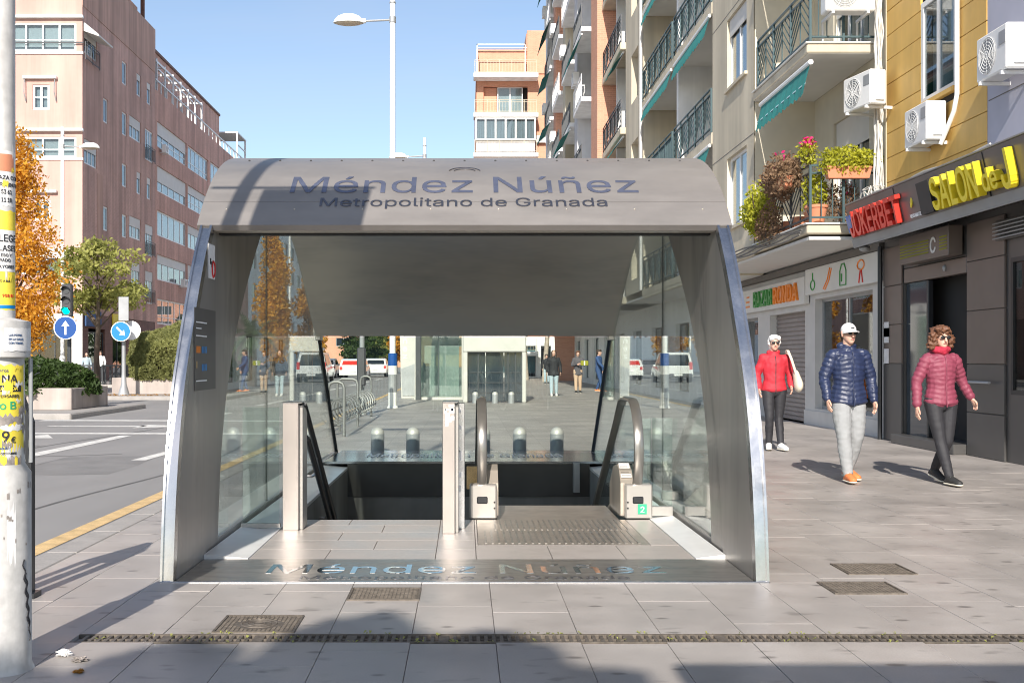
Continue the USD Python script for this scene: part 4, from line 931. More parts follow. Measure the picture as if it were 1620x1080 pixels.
window(Yb, F72, YW[0], YW[1], YW[2], YW[3], -.03, 'white_metal', 2, 'curtain', fw=.085)
Yb.part('window_ledge', MB().fbox(F72, YW[0] - .05, YW[1] + .05, 0, .09, YW[2] - .07, YW[2] - .005), 'yellow_clad')
Yb.part('corner_strip', MB().box(7.17, 7.2, 19.36, 19.42, 3.9, 20), 'beige')
Yb.part('grey_wall', MB().box(7.19, 7.5, 4, 15.645, 3.9, 20), 'lilac')
for a in (14.4, 12.9): Yb.part('wall_joint', MB().box(7.186, 7.19, a, a + .012, 3.9, 20), 'cable_dark')
Yb.part('wall_joint', MB().box(7.185, 7.19, 4, 15.6, 4.9, 4.912), 'cable_dark')
b = MB(); b.tube([(7.12, 16.45, 9.0), (7.12, 16.45, 5.2), (7.12, 16.55, 4.98), (7.1, 16.75, 4.75), (7.05, 16.85, 4.55)], .035, 8); Yb.part('conduit', b, 'white_paint', smooth=50)
ac('white air conditioner on brackets under the window of the yellow wall', (6.98, 17.25, 4.62), -90)
ac('white air conditioner on the grey wall at the right edge of the picture', (6.95, 14.70, 5.02), -90)
# gaming hall on the ground floor
G = T('gaming_hall', 'dark panelled gaming hall front with an open doorway and angled fascia', 'shop', (7.2, 17, 0))
wall(G, F72, 4, 19.5, 0, 3.4, [(16.25, 18.65, 0, 2.85), (14.3, 15.0, .9, 2.7)], 'casino_low', .3)
def gp_(y0, y1, z0, z1, mat='casino_panel'): G.part('wall_panel', MB().rbox(7.165, 7.197, y0 + .006, y1 - .006, z0 + .006, z1 - .006, .004), mat)
for y0, y1 in ((18.66, 19.48),):
    for z0, z1 in ((0, 1.3), (1.3, 1.95), (1.95, 2.6), (2.6, 3.25)): gp_(y0, y1, z0, z1, 'casino_low' if z0 < 1 else 'casino_panel')
for y0, y1 in ((15.1, 16.24), (13.2, 14.25), (12.0, 13.2)):
    for z0, z1 in ((0, .62), (.62, 1.3), (1.3, 2.05), (2.05, 2.75), (2.75, 3.3)): gp_(y0, y1, z0, z1, 'casino_low' if z0 < 1 else 'casino_panel')
G.part('doorway_room', MB().box(7.21, 9.6, 16.0, 18.9, 3.1, 3.2), 'black'); G.part('room_wall', MB().box(9.5, 9.6, 16.0, 18.9, 0, 3.1), 'black'); G.part('room_wall', MB().box(7.5, 9.6, 18.9, 19.0, 0, 3.1), 'black'); G.part('room_wall', MB().box(7.5, 9.6, 15.95, 16.05, 0, 3.1), 'black')
G.part('door_step', MB().rbox(6.98, 7.45, 16.26, 18.64, 0, .15, .01), 'casino_low')
G.part('door_mat', MB().box(7.46, 9.5, 16.1, 18.8, .0, .12), 'dark_room')
G.part('glass_door', MB().box(7.24, 7.26, 17.75, 18.63, .15, 2.6), 'plate_glass_dark'); G.part('door_frame', MB().rbox(7.2, 7.28, 17.66, 17.74, .15, 2.6, .01), 'black_steel'); G.part('door_frame', MB().rbox(7.18, 7.3, 16.28, 18.6, 2.61, 2.84, .01), 'casino_panel')
G.part('door_lamp', MB().ell((7.17, 17.0, 2.73), (.03, .03, .05), 1), 'grey_metal')
b = MB(); b.cyl((7.08, 15.35, 1.05), (7.08, 16.9, 1.05), .018, n=8); G.part('door_bar', b, 'grey_metal')
w_ = window(G, F72, 14.3, 15.0, .9, 2.7, -.05, 'black_steel', 1, 'orange_poster', 'pane')
G.part('vent_frame', MB().rbox(7.13, 7.19, 13.2, 15.3, 2.95, 3.22, .01), 'casino_low')
for k in range(5): G.part('louvre', MB().hexa([(7.07, 13.25, 2.96 + k * .05), (7.12, 13.25, 2.98 + k * .05), (7.12, 15.25, 2.98 + k * .05), (7.07, 15.25, 2.96 + k * .05), (7.07, 13.25, 2.975 + k * .05), (7.12, 13.25, 2.995 + k * .05), (7.12, 15.25, 2.995 + k * .05), (7.07, 15.25, 2.975 + k * .05)]), 'grey_metal')
cs = G.part('hanging_sign', MB().rbox(6.95, 7.16, 16.35, 18.2, 2.87, 3.30, .01), 'casino_panel')
for k in range(5): G.part('sign_line', MB().box(6.943, 6.95, 17.05, 18.15, 2.96 + k * .045, 2.98 + k * .045), 'leaf_lime', cs); G.part('sign_line', MB().box(6.943, 6.95, 16.4, 16.65, 2.96 + k * .045, 2.98 + k * .045), 'leaf_lime', cs)
b = MB(); b.text('C', (6.948, 16.98, 2.95), (0, -1, 0), (0, 0, 1), .2, .22, .006, True); G.part('sign_letter', b, 'soffit', cs)
# fascia: leaning box
def fz(z): return 6.61 - (z - 3.27) * .22
b = MB(); y0, y1 = 6.0, 19.3
b.hexa([(6.61, y0, 3.27), (7.19, y0, 3.40), (7.19, y1, 3.40), (6.61, y1, 3.27), (6.455, y0, 3.96), (7.19, y0, 3.96), (7.19, y1, 3.96), (6.455, y1, 3.96)]); fa = G.part('fascia', b, 'fascia')
b = MB(); y0, y1 = 5.99, 19.32
b.hexa([(6.606, y0, 3.262), (6.612, y0, 3.25), (6.612, y1, 3.25), (6.606, y1, 3.262), (6.572, y0, 3.39), (6.60, y0, 3.39), (6.60, y1, 3.39), (6.572, y1, 3.39)]); G.part('fascia_lower_band', b, 'fascia_grey', fa)
G.part('fascia_cap', MB().rbox(6.44, 7.18, 5.98, 19.33, 3.965, 3.99, .006), 'fascia_grey', fa)
for a in (17.15, 14.2, 12): G.part('fascia_joint', MB().hexa([(6.565, a, 3.40), (6.58, a, 3.40), (6.58, a + .02, 3.40), (6.565, a + .02, 3.40), (6.45, a, 3.95), (6.47, a, 3.95), (6.47, a + .02, 3.95), (6.45, a + .02, 3.95)]), 'black', fa)
letters(G, 'JOKERBET', 19.05, 2.15, 3.43, .40, fz(3.43) - .01, 'red_letter', .09, fa, .21)
G.part('blue_mark', MB().hexa([(6.52, 19.08, 3.5), (6.60, 19.08, 3.5), (6.60, 19.28, 3.5), (6.52, 19.28, 3.5), (6.45, 19.08, 3.78), (6.55, 19.08, 3.78), (6.55, 19.28, 3.78), (6.45, 19.28, 3.78)]), 'blue_sign', fa)
rlet(G, 'VERSAMATIC', 16.75, .42, 3.44, .05, fz(3.44) - .004, 'white_sign', .004, fa, True, 'small_letters', .21)
b = MB(); b.ell((fz(3.65) - .01, 16.6, 3.66), (.012, .04, .09), 1); G.part('flame_mark', b, 'yellow_letter', fa)
G.part('black_screen', MB().hexa([(fz(3.42) - .06, 15.8, 3.42), (fz(3.42), 15.8, 3.42), (fz(3.42), 16.22, 3.42), (fz(3.42) - .06, 16.22, 3.42), (fz(3.86) - .06, 15.8, 3.86), (fz(3.86), 15.8, 3.86), (fz(3.86), 16.22, 3.86), (fz(3.86) - .06, 16.22, 3.86)]), 'black', fa)
letters(G, 'SALON', 15.68, 1.42, 3.44, .42, fz(3.44) - .01, 'yellow_letter', .10, fa, .21)
letters(G, 'de', 14.16, .42, 3.47, .27, fz(3.47) - .01, 'yellow_letter', .10, fa, .21); letters(G, 'J', 13.66, .26, 3.43, .45, fz(3.43) - .01, 'yellow_letter', .10, fa, .21)
b = MB(); b.ell((6.75, 19.2, 3.24), (.09, .09, .06), 2); G.part('dome_camera', b, 'grey_metal')
G.part('white_box', MB().rbox(6.85, 7.15, 19.36, 19.52, 3.5, 3.95, .01), 'soffit')
for z in (1.9, 2.0, 1.55): G.part('wall_notice', MB().box(7.15, 7.163, 19.2, 19.4, z - .25, z), 'paper_white')
b = MB(); 
for k in range(3): b.tube([(6.9 - .1 * k, y, 4.02 + .03 * k + .03 * math.sin(y * 3 + k)) for y in np.arange(14.5, 18.9, .3)], .013, 5)
single('fascia_cables', 'pale cables lying along the top of the dark shop fascia', 'cables', b, 'cable')
b = MB(); b.cyl((7.12, 19.5, 0), (7.12, 19.5, 3.3), .04, n=10); G.part('downpipe', b, 'black_steel')

# ------------------------------------------------------------------ orange pier and the white and grey block behind
Wb = T('white_balcony_block', 'white and grey apartment block crowded with balconies and air conditioners', 'building', (6, 62, 0))
core(Wb, 6.4, 20, 49.9, 75.5, 3.5, 30); core(Wb, 7.6, 20, 49.9, 90, 0, 3.45)
Wb.part('end_pier', MB().box(5.55, 6.4, 47.62, 49.88, 3.6, 29.5), 'orange_brick'); Wb.part('end_wall', MB().box(6.0, 20, 75.5, 75.7, 0, 29), 'orange_brick')
Wb.part('end_strip', MB().box(5.9, 6.4, 75.0, 75.49, 3.6, 29), 'orange_brick')
F61 = frame_x(6.1, -1); rr = random.Random(4)
zs7 = [3.7 + 3.1 * k for k in range(9)]
bays = [(50, 55.5), (55.5, 62), (62, 68.5), (68.5, 75)]
wall(Wb, F61, 49.9, 75, 3.5, 30, [(a + 1.2, a + 3.4, z + .05, z + 2.2) for a, c in bays for z in zs7[:8]], 'white_wall', .25)
for i, (a, c) in enumerate(bays):
    Wb.part('grey_rib', MB().box(5.35, 6.09, c - 1.5, c - .1, 3.6, 29.6), ('grey_wall', 'beige', 'orange_brick', 'white_wall')[i])
    for k, z in enumerate(zs7[:8]):
        window(Wb, F61, a + 1.2, a + 3.4, z + .05, z + 2.2, -.15, 'white_metal', 2, 'curtain', blind=rr.choice((.2, .45, .6)))
        s_ = Wb.part('balcony_slab', MB().box(5.15, 6.08, a + .3, c - 1.55, z - .2, z), 'white_wall')
        railing(Wb, F61, a + .32, c - 1.6, .93, z, 1.0, 'dark_metal' if (i + k) % 3 else 'white_metal', 'plain', .16, parent=None)
        if rr.random() < .4: awning(Wb, F61, a + .4, c - 1.7, .92, z + 2.75, rr.choice((.5, 1.0)), 'awning_green' if rr.random() < .7 else 'awning_dark', None, .5)
floors = ['first', 'second', 'third', 'fourth', 'fifth', 'sixth', 'seventh', 'eighth']; bn = ['nearest', 'second', 'third', 'farthest']
for i, k, dy in ((0, 3, 3.0), (0, 5, 3.2), (1, 2, 3.9), (1, 4, 4.2), (1, 6, 4.0), (2, 3, 4.6), (2, 5, 4.4), (3, 4, 4.6), (3, 6, 4.6)):
    ac('white air conditioner on the white block, %s floor, %s bay' % (floors[k], bn[i]), (5.15, bays[i][0] + dy, zs7[k] + 1.1), -90)

# ------------------------------------------------------------------ orange brick tower closing the view
Tw = T('orange_brick_tower', 'tall orange brick apartment tower with stacked balconies facing the street', 'building', (4, 90, 0))
FT = frame_y(90.0)
core(Tw, 1.0, 14, 90.6, 104, 0, 24)
Tw.part('roof_block', MB().box(4.9, 14, 90.5, 104, 24.0, 27.3), 'orange_brick')
tz = [17.55 - 3.1 * k for k in range(6)][::-1] + [20.65, 23.75]
tops = [(1.5, 5.0, z + .06, z + 2.35) for z in tz[:-1]]
wall(Tw, FT, .95, 8, 2.5, 24, tops + [(6.55, 7.0, 21.2, 22.8)], 'orange_brick', .5)
Tw.part('side_wall', MB().box(.90, .98, 90, 104, 0, 24), 'orange_brick'); Tw.part('stair_block', MB().box(4.95, 8, 89.9, 90.6, 24.0, 27.4), 'orange_brick')
window(Tw, FT, 6.55, 7.0, 21.2, 22.8, -.2, 'white_metal', 1, 'curtain'); Tw.part('small_awning', MB().hexa([(6.45, 89.5, 22.55), (7.1, 89.5, 22.55), (7.1, 89.95, 22.9), (6.45, 89.95, 22.9), (6.45, 89.5, 22.6), (7.1, 89.5, 22.6), (7.1, 89.95, 22.95), (6.45, 89.95, 22.95)]), 'awning_green')
for i, z in enumerate(tz):
    s_ = Tw.part('balcony_slab', MB().rbox(.7, 5.75, 88.6, 89.98, z - .35, z, .03), 'white_wall'); railing(Tw, frame_y(88.7), .8, 5.6, 0, z, 1.0, 'beige', 'plain', .2)
    if i < len(tz) - 1:
        if i == len(tz) - 3:
            window(Tw, frame_y(88.75), .85, 5.55, z + .95, z + 2.7, 0, 'white_metal', 6, 'curtain', name='glazed_balcony', fw=.12); Tw.part('balcony_panel', MB().box(.9, 5.5, 88.8, 88.84, z + .05, z + .93), 'grey_wall')
        window(Tw, FT, 2.6, 4.6, z + .06, z + 2.3, -.2, 'white_metal', 2, 'blind')
        Tw.part('inner_wall', MB().box(1.5, 2.55, 90.35, 90.45, z + .06, z + 2.3), 'orange_brick')
Tw.part('terrace_wall', MB().box(.95, 4.9, 90.3, 90.55, 24.0, 26.0), 'orange_brick')
b = MB(); b.box(.95, 4.9, 89.9, 90.0, 26.0, 26.06); b.box(.95, 1.0, 88.7, 90, 25.9, 26.0); b.box(.95, 1.02, 88.7, 88.78, 23.8, 26); b.box(4.7, 4.77, 88.7, 88.78, 23.8, 26); b.box(.95, 4.77, 88.7, 88.78, 25.94, 26.0); Tw.part('terrace_frame', b, 'white_metal')
ac('white air conditioner on the orange tower beside the glazed balcony', (6.1, 89.8, 18.5), 0); ac('upper white air conditioner on the orange tower wall', (6.8, 89.8, 21.0) if False else (6.75, 89.8, 19.7), 0)
FTg = T('tower_shops', 'pale shopfronts with bright posters at the foot of the orange tower', 'shop', (4, 89.9, 0))
wall(FTg, frame_y(89.6), .9, 8, 0, 3.2, [(2.0, 3.2, .4, 2.4), (4.0, 5.6, .1, 2.5), (6.0, 6.8, .1, 2.5)], 'white_wall', .3)
for a, c, bk in ((2.0, 3.2, 'shop_screen'), (4.0, 5.6, 'shop_screen'), (6.0, 6.8, 'dark_room')): window(FTg, frame_y(89.6), a, c, .3, 2.4, -.1, 'dark_metal', 1, bk)
# ------------------------------------------------------------------ left side of the street
A = T('salmon_corner_block', 'salmon rendered corner apartment block with glazed corner balconies and brick side wall', 'building', (-21.5, 64, 0))
FA, FS = frame_y(64.0), frame_x(-21.5, 1)
core(A, -40, -22.4, 65, 78.9, 0, 24); core(A, -22.4, -21.75, 65, 78.9, 23.6, 24.1, 'grey_wall', 'roof')
fr_ops = [(-27.5, -21.85, 18.75, 20.3), (-27.5, -21.85, 12.75, 13.9), (-24.3, -23.35, 15.45, 16.85), (-24.2, -23.3, 9.2, 10.4), (-27.5, -22.2, 6.2, 7.7)]
wall(A, FA, -40, -21.5, 4.0, 24.3, fr_ops, 'salmon', .25)
for o in fr_ops[:2]: window(A, FA, *o, -.08, 'white_metal', 6, 'blind', fw=.1, rail=.4)
window(A, FA, *fr_ops[2], -.1, 'white_metal', 2, 'curtain', fw=.12, rail=.5); window(A, FA, *fr_ops[3], -.1, 'white_metal', 2, 'curtain', fw=.12); window(A, FA, *fr_ops[4], -.1, 'white_metal', 4, 'curtain', blind=.4)
for (a, c, z) in ((-27.5, -21.4, 20.55), (-27.5, -21.4, 14.2), (-24.8, -22.9, 17.15), (-24.8, -22.9, 10.75)): A.part('awning_box', MB().rbox(a, c, 63.75, 63.99, z, z + .16, .03), 'white_paint')
for x in (-24.7, -23.0): b = MB(); b.tube([(x, 63.85, 17.2), (x, 63.75, 16.4), (x + .05, 63.9, 15.9)], .03, 5); A.part('awning_arm', b, 'grey_metal')
A.part('fixing', MB().box(-24.8, -24.75, 63.9, 63.95, 17.1, 17.2), 'grey_metal'); A.part('balcony_rail', MB().box(-27.5, -21.4, 63.85, 63.9, 19.15, 19.22), 'dark_metal')
for z in (18.55, 12.6): A.part('string_course', MB().box(-27.6, -21.44, 63.94, 63.998, z, z + .14), 'soffit')
sd_ops = [(64.3, 66.5, 18.75, 20.3), (64.3, 66.5, 12.5, 13.9)]
N_ = [(71.4, 72.4), (74.6, 75.5), (77.0, 77.9)]
for zt in (20.2, 13.75): sd_ops += [(a, c, zt - 1.45, zt) for a, c in N_]
for zt in (17.0, 10.55): sd_ops += [(67.7, 68.6, zt - 1.45, zt), (71.4, 72.4, zt - 1.45, zt), (72.95, 75.5, zt - 1.3, zt + .1), (76.6, 78.5, zt - 2.1, zt)]
sd_ops += [(73.4, 75.4, 6.0, 7.7), (76.6, 78.5, 5.2, 7.4)]
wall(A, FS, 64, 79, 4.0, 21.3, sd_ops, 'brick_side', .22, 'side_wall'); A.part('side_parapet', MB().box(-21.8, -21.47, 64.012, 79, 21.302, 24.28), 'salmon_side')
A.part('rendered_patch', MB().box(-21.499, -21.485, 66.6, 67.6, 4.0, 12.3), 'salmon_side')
for o in sd_ops:
    wd = o[1] - o[0]
    window(A, FS, *o, -.1, 'white_metal', 1 if wd < 1.2 else 3, 'curtain', fw=.1, blind=.45 if wd > 2 else (.3 if rnd.random() < .4 else 0))
    if o[3] - o[2] > 2: railing(A, FS, o[0] - .1, o[1] + .1, .12, o[2], .95, 'dark_metal', 'plain', .14)
A.part('awning', MB().hexa([(-21.45, 64.1, 19.9), (-20.6, 64.1, 19.6), (-20.6, 66.6, 19.6), (-21.45, 66.6, 19.9), (-21.45, 64.1, 20.4), (-20.6, 64.1, 19.7), (-20.6, 66.6, 19.7), (-21.45, 66.6, 20.4)]), 'soffit')
railing(A, FS, 64.1, 66.6, .15, 18.3, 1.0, 'dark_metal', 'plain', .2)
wall(A, FA, -40, -21.5, 0, 3.98, [(-39, -27, .3, 3.4), (-26.5, -25.0, .2, 3.6), (-24.8, -22.2, .2, 3.3)], 'shop_stone', .2, 'shop_front')
window(A, FA, -26.5, -25.0, .2, 3.6, -.1, 'lift_metal', 1, 'shop_screen', name='shop_window'); window(A, FA, -24.8, -22.2, .2, 3.3, -.1, 'dark_metal', 3, 'dark_room', name='shop_window'); window(A, FA, -39, -27, .3, 3.4, -.1, 'dark_metal', 4, 'dark_room', name='shop_window')
sg = A.part('shop_sign', MB().box(-26.5, -24.9, 63.86, 63.96, 2.75, 3.9), 'soffit'); b = MB(); b.text('ena', (-24.95 - .85, 63.85, 3.1), (1, 0, 0), (0, 0, 1), .8, .35, .01); A.part('sign_letters', b, 'ink', sg)
b = MB(); b.tube([(-25.7 + .62 * math.cos(a), 63.88, 1.45 + .62 * math.sin(a)) for a in np.linspace(0, 6.28, 24, endpoint=False)], .03, 5, True); A.part('shop_emblem', b, 'ink_blue')
for z in (1.85, 1.0): b = MB(); b.cyl((-25.7, 63.88, z), (-25.7, 63.86, z), .16, n=14); A.part('shop_emblem', b, 'ink_blue')
wall(A, FS, 64, 79, 0, 3.98, [(65, 68, .2, 3.2), (69.5, 72, .2, 3.3), (74, 77.5, .2, 3.0)], 'brick_dark', .25, 'shop_front')
for a, c in ((65, 68), (69.5, 72), (74, 77.5)): window(A, FS, a, c, .2, 3.0, -.15, 'dark_metal', 2, 'dark_room', name='shop_window')
A.part('yellow_board', MB().box(-21.48, -21.40, 69.3, 72.2, 3.3, 4.2), 'paper_yellow'); A.part('blue_board', MB().box(-21.46, -21.38, 64.3, 67.0, 3.3, 4.2), 'ink_blue')
pg = A.part('roof_pergola', MB().box(-25, -22, 71, 78.3, 26.2, 26.35), 'brick_dark')
for x, y in ((-22.1, 71.1), (-22.1, 78.1), (-24.8, 71.1), (-24.8, 78.1)): A.part('pergola_post', MB().box(x - .12, x + .12, y - .12, y + .12, 24.1, 26.2), 'brick_dark', pg)
A.part('roof_room', MB().box(-27, -22.6, 73.5, 78.6, 24.1, 25.7), 'brick_far')
b = MB(); b.cyl((-22.2, 70.0, 24.1), (-22.2, 70.0, 27.2), .12, n=8); A.part('chimney_pipe', b, 'dark_metal')
A.part('roof_tank', MB().rbox(-23.2, -21.9, 65.6, 69.4, 24.3, 25.0, .05), 'brick_dark')
Bb = T('long_brick_block', 'long red brick block with strips of white framed windows and a roof terrace', 'building', (-21.5, 95, 0))
core(Bb, -40, -22.4, 79.1, 113, 0, 20); 
strips = []
for k in range(6):
    z = 16.6 - 3.1 * k
    strips += [(79.6, 88.0, z - .3, z + 1.5), (88.4, 95.5, z - .3, z + 1.5), (96.3, 101.5, z - .3, z + 1.6), (102.3, 108, z - .3, z + 1.6)]
strips = [o for o in strips if o[2] > 3.2]
wall(Bb, FS, 79.01, 113, 0, 20.2, strips, 'brick_far', .3)
Bb.part('terrace_floor', MB().box(-24, -21.52, 79.1, 113, 19.9, 20.0), 'grey_wall')
rr = random.Random(9)
for o in strips:
    window(Bb, FS, *o, -.15, 'white_metal', 5 if o[0] < 96 else 3, rr.choice(('curtain', 'blind', 'curtain')), fw=.12, blind=rr.choice((0, .35, .5, .6)), rail=.3 if rr.random() < .5 else False)
Bb.part('upper_storey', MB().box(-36, -23.2, 79.1, 107.5, 20.0, 24.4), 'brick_far'); Bb.part('upper_coping', MB().box(-36, -23.1, 79.1, 107.6, 24.4, 24.6), 'brick_dark')
b = MB(); b.box(-21.6, -21.5, 79.2, 112.8, 20.9, 20.98)
for y in np.arange(79.3, 113, 1.5): b.box(-21.6, -21.52, y, y + .06, 20.2, 20.9)
Bb.part('terrace_rail', b, 'white_metal')
b = MB()
for y in np.arange(80.2, 95, 2.3): b.box(-23.2, -21.7, y, y + .18, 22.5, 22.64); b.box(-21.8, -21.68, y, y + .12, 20.1, 22.5)
b.box(-21.82, -21.7, 80, 94, 22.35, 22.5); b.box(-22.6, -22.45, 80, 94, 22.64, 22.74); Bb.part('terrace_pergola', b, 'white_metal')
b = MB()
for y in (108.5, 112.5):
    for x in (-21.7, -24.5): b.box(x - .08, x + .08, y - .08, y + .08, 20.0, 23.0)
b.box(-24.5, -21.6, 108.4, 112.6, 23.0, 23.12); b.box(-21.75, -21.65, 108.4, 112.6, 21.9, 22.0); Bb.part('end_frame', b, 'white_metal')
for y, z, w in ((80.6, 16.0, 'under the top windows'), (94.8, 12.2, 'beside the middle windows'), (98.4, 15.6, 'near the top right'), (99.5, 9.2, 'at the third window strip'), (86.0, 6.9, 'in the lower wall')): ac('grey white air conditioner on the long brick block, ' + w, (-21.2, y, z), 90)
D = T('far_pale_block', 'pale apartment block farther along the left side of the street', 'building', (-21.5, 135, 0))
core(D, -40, -22.2, 113.2, 175, 0, 18); dops = [(y, y + 2.6, z, z + 1.6) for y in np.arange(115, 172, 5.2) for z in (4.5, 7.6, 10.7, 13.8)]
wall(D, FS, 113.05, 175, 0, 18.5, dops, 'white_wall', .25)
for o in dops: window(D, FS, *o, -.15, 'white_metal', 2, None, 'plate_glass_dark')
X = T('street_end_block', 'low orange block across the far end of the street', 'building', (-8, 230, 0)); core(X, -45, 30, 231, 250, 0, 12)
xo = [(x, x + 3, z, z + 1.7) for x in np.arange(-44, 28, 6.0) for z in (4.2, 7.5, 10.6)]
wall(X, frame_y(230.0), -45, 30, 0, 14, xo, 'orange_brick', .3)
for o in xo: window(X, frame_y(230.0), *o, -.2, 'white_metal', 2, None, 'plate_glass_dark')

# ------------------------------------------------------------------ planters, hedge, trees
def shrub_mass(th, x0, x1, y0, y1, z0, z1, n, size, seed, mat, name='foliage'):
    g = np.random.default_rng(seed); f = g.integers(0, 5, n); u = g.uniform(0, 1, (n, 3)); 
    P = np.stack([x0 + (x1 - x0) * u[:, 0], y0 + (y1 - y0) * u[:, 1], z0 + (z1 - z0) * u[:, 2]], 1)
    for k, (ax, val) in enumerate(((0, x0), (0, x1), (1, y0), (1, y1), (2, z1))): 
        m = f == k; P[m, ax] = val + g.normal(0, .05, m.sum())
    c = np.array([(x0 + x1) / 2, (y0 + y1) / 2, z0]); h = np.array([(x1 - x0) / 2, (y1 - y0) / 2, z1 - z0])
    q = (P - c) / h; q[:, 2] = np.clip(q[:, 2], 0, 2); l = (np.abs(q) ** 3.4).sum(1) ** (1 / 3.4); P = c + (P - c) / np.maximum(l, .75)[:, None]
    nz = meshkit.fbm(P * 1.1 + seed, 3); nr = (P - (c + [0, 0, h[2] * .4])); nr /= np.linalg.norm(nr, axis=1, keepdims=True) + 1e-6; P += nr * ((nz - .5) * 1.0)[:, None] * min(1, h.min())
    a = g.normal(size=(n, 3)); a /= np.linalg.norm(a, axis=1, keepdims=True); b = np.cross(a, g.normal(size=(n, 3))); b /= np.linalg.norm(b, axis=1, keepdims=True)
    s = size * g.uniform(.6, 1.3, n)[:, None]; V = np.stack([P - a * s, P + b * s * .55, P + a * s, P - b * s * .55], 1).reshape(-1, 3)
    mb = MB(); mb.add(V, np.arange(4 * n).reshape(n, 4)); th.part(name, mb, mat)
def planter(name, label, x0, x1, y0, y1, h, zb=.0):
    t = T(name, label, 'planter', ((x0 + x1) / 2, y0, 0)); w = .15; b = MB()
    t.part('front_wall', MB().rbox(x0, x1, y0, y0 + w, zb, h, .015), 'planter'); t.part('back_wall', MB().rbox(x0, x1, y1 - w, y1, zb, h, .015), 'planter')
    t.part('end_wall', MB().rbox(x0, x0 + w, y0 + w, y1 - w, zb, h - .003, .015), 'planter'); t.part('end_wall', MB().rbox(x1 - w, x1, y0 + w, y1 - w, zb, h - .003, .015), 'planter')
    t.part('soil', MB().box(x0 + w, x1 - w, y0 + w, y1 - w, zb, h - .08), 'earth'); return t
struct('traffic_island', MB().rbox(-15, -9.1, 26.3, 32.5, -.05, .12, .03), 'kerb'); struct('traffic_island', MB().rbox(-13.6, -8.2, 39.2, 47, -.05, .12, .03), 'kerb')
planter('concrete_planter', 'low concrete planter with ground hugging shrubs on the left island', -15, -9.78, 28.3, 31.2, .66, .118)
t = T('low_shrubs', 'spreading dark green shrubs overflowing the low concrete planter', 'shrub', (-12, 29.7, .6)); shrub_mass(t, -14.8, -9.7, 28.2, 31.0, .5, 1.35, 5200, .10, 31, 'leaf_green')
b = MB(); 
for i in range(12): b.tube([(-14.5 + i * .4, 29.6, .5), (-14.4 + i * .4, 29.4 + .1 * (i % 3), 1.1)], .02, 4)
t.part('stems', b, 'bark')
planter('concrete_planter', 'concrete planter holding the clipped round hedge', -12.9, -8.8, 41.6, 44.4, .72, .118)
t = T('clipped_hedge', 'tall clipped olive green hedge in the concrete planter behind the blue sign', 'hedge', (-10.6, 43, .7)); shrub_mass(t, -12.55, -8.9, 41.5, 44.5, .65, 2.75, 26000, .085, 32, 'leaf_hedge')
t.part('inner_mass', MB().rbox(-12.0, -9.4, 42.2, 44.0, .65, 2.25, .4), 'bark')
g = np.random.default_rng(8); b = MB(); n = 260; P = np.stack([g.uniform(-12.8, -8.6, n), 39.35 + g.gamma(1.5, .4, n), np.full(n, .125)], 1); a = g.uniform(0, 6.28, n)
V = np.stack([P, P + np.stack([np.cos(a), np.sin(a), g.uniform(0, .4, n)], 1) * .09, P + np.stack([np.cos(a + 1), np.sin(a + 1), g.uniform(0, .4, n)], 1) * .09], 1).reshape(-1, 3); b.add(V, np.arange(3 * n).reshape(n, 3)); single('fallen_leaves', 'dry yellow leaves fallen along the island kerb below the hedge', 'leaves', b, 'dry_leaf', kind='stuff')
def tree(name, label, x, y, h, zc0, rx, ry, n, size, seed, mat, shape='round', zb=0, bark='bark', lean=0., clumps=26, group=None, extra=()):
    t = T(name, label, 'tree', (x, y, zb), group); g = np.random.default_rng(seed); rr = random.Random(seed)
    b = MB(); top = zc0 + (h - zc0) * .7
    tr = [(x + lean * k / 4 + rr.uniform(-.06, .06), y + rr.uniform(-.06, .06), zb + top * k / 4) for k in range(5)]; r0 = .045 * h ** .75 * .62 + .04
    b.tube(tr, [r0, r0 * .85, r0 * .7, r0 * .5, r0 * .15], 8); C_ = []
    for k in range(clumps):
        u = rr.random(); z = zc0 + (h - zc0) * (u if shape != 'cone' else u ** 1.3); f = (z - zc0) / (h - zc0)
        prof_ = (math.sin(PI * min(.97, max(.06, f * .92 + .08))) ** .6) if shape == 'round' else (min(1, f * 4 + .35) * (1 - f) ** .7 + .06)
        a = rr.uniform(0, 6.28); q = math.sqrt(rr.random()) * .85; C_.append((x + lean + math.cos(a) * rx * prof_ * q, y + math.sin(a) * ry * prof_ * q, zb + z, rr.uniform(.6, 1.15)))
    for i, c in enumerate(C_):
        if i % 2 == 0:
            s = min(.95, max(.25, (c[2] - zb) / (top) - .22)); k = s * 4; j = min(3, int(k)); w = k - j; p = [tr[j][q] * (1 - w) + tr[j + 1][q] * w for q in range(3)]
            b.tube([p, tuple((p[q] + c[q]) / 2 + (0, 0, .1)[q] for q in range(3)), c[:3]], [r0 * .35, r0 * .22, .012], 5)
    t.part('trunk', b, bark, smooth=50)
    m = MB(); 
    for i, c in enumerate(C_): leaves(m, c[:3], (rx * .42 * c[3], ry * .42 * c[3], max(.5, (h - zc0) * .16) * c[3]), n // clumps, size, seed * 100 + i)
    for i, (c, r_, n_) in enumerate(extra): leaves(m, c, r_, n_, size, seed * 1000 + i)
    t.part('crown', m, mat); return t
tree('orange_pear_tree', 'golden orange autumn tree beside the poster covered pole', -17.5, 44, 9.6, 2.2, 2.3, 2.0, 18000, .085, 41, 'leaf_orange', 'cone', clumps=80)
tree('olive_tree', 'loose olive green tree drooping in front of the salmon block', -17.1, 53, 6.7, 3.8, 2.6, 2.0, 5200, .12, 42, 'leaf_olive', clumps=26)
tree('orange_pear_tree', 'tall orange autumn tree seen through the left glass wall', -12.6, 75, 9.8, 2.0, 1.5, 1.5, 9000, .13, 43, 'leaf_orange', 'cone', clumps=40)
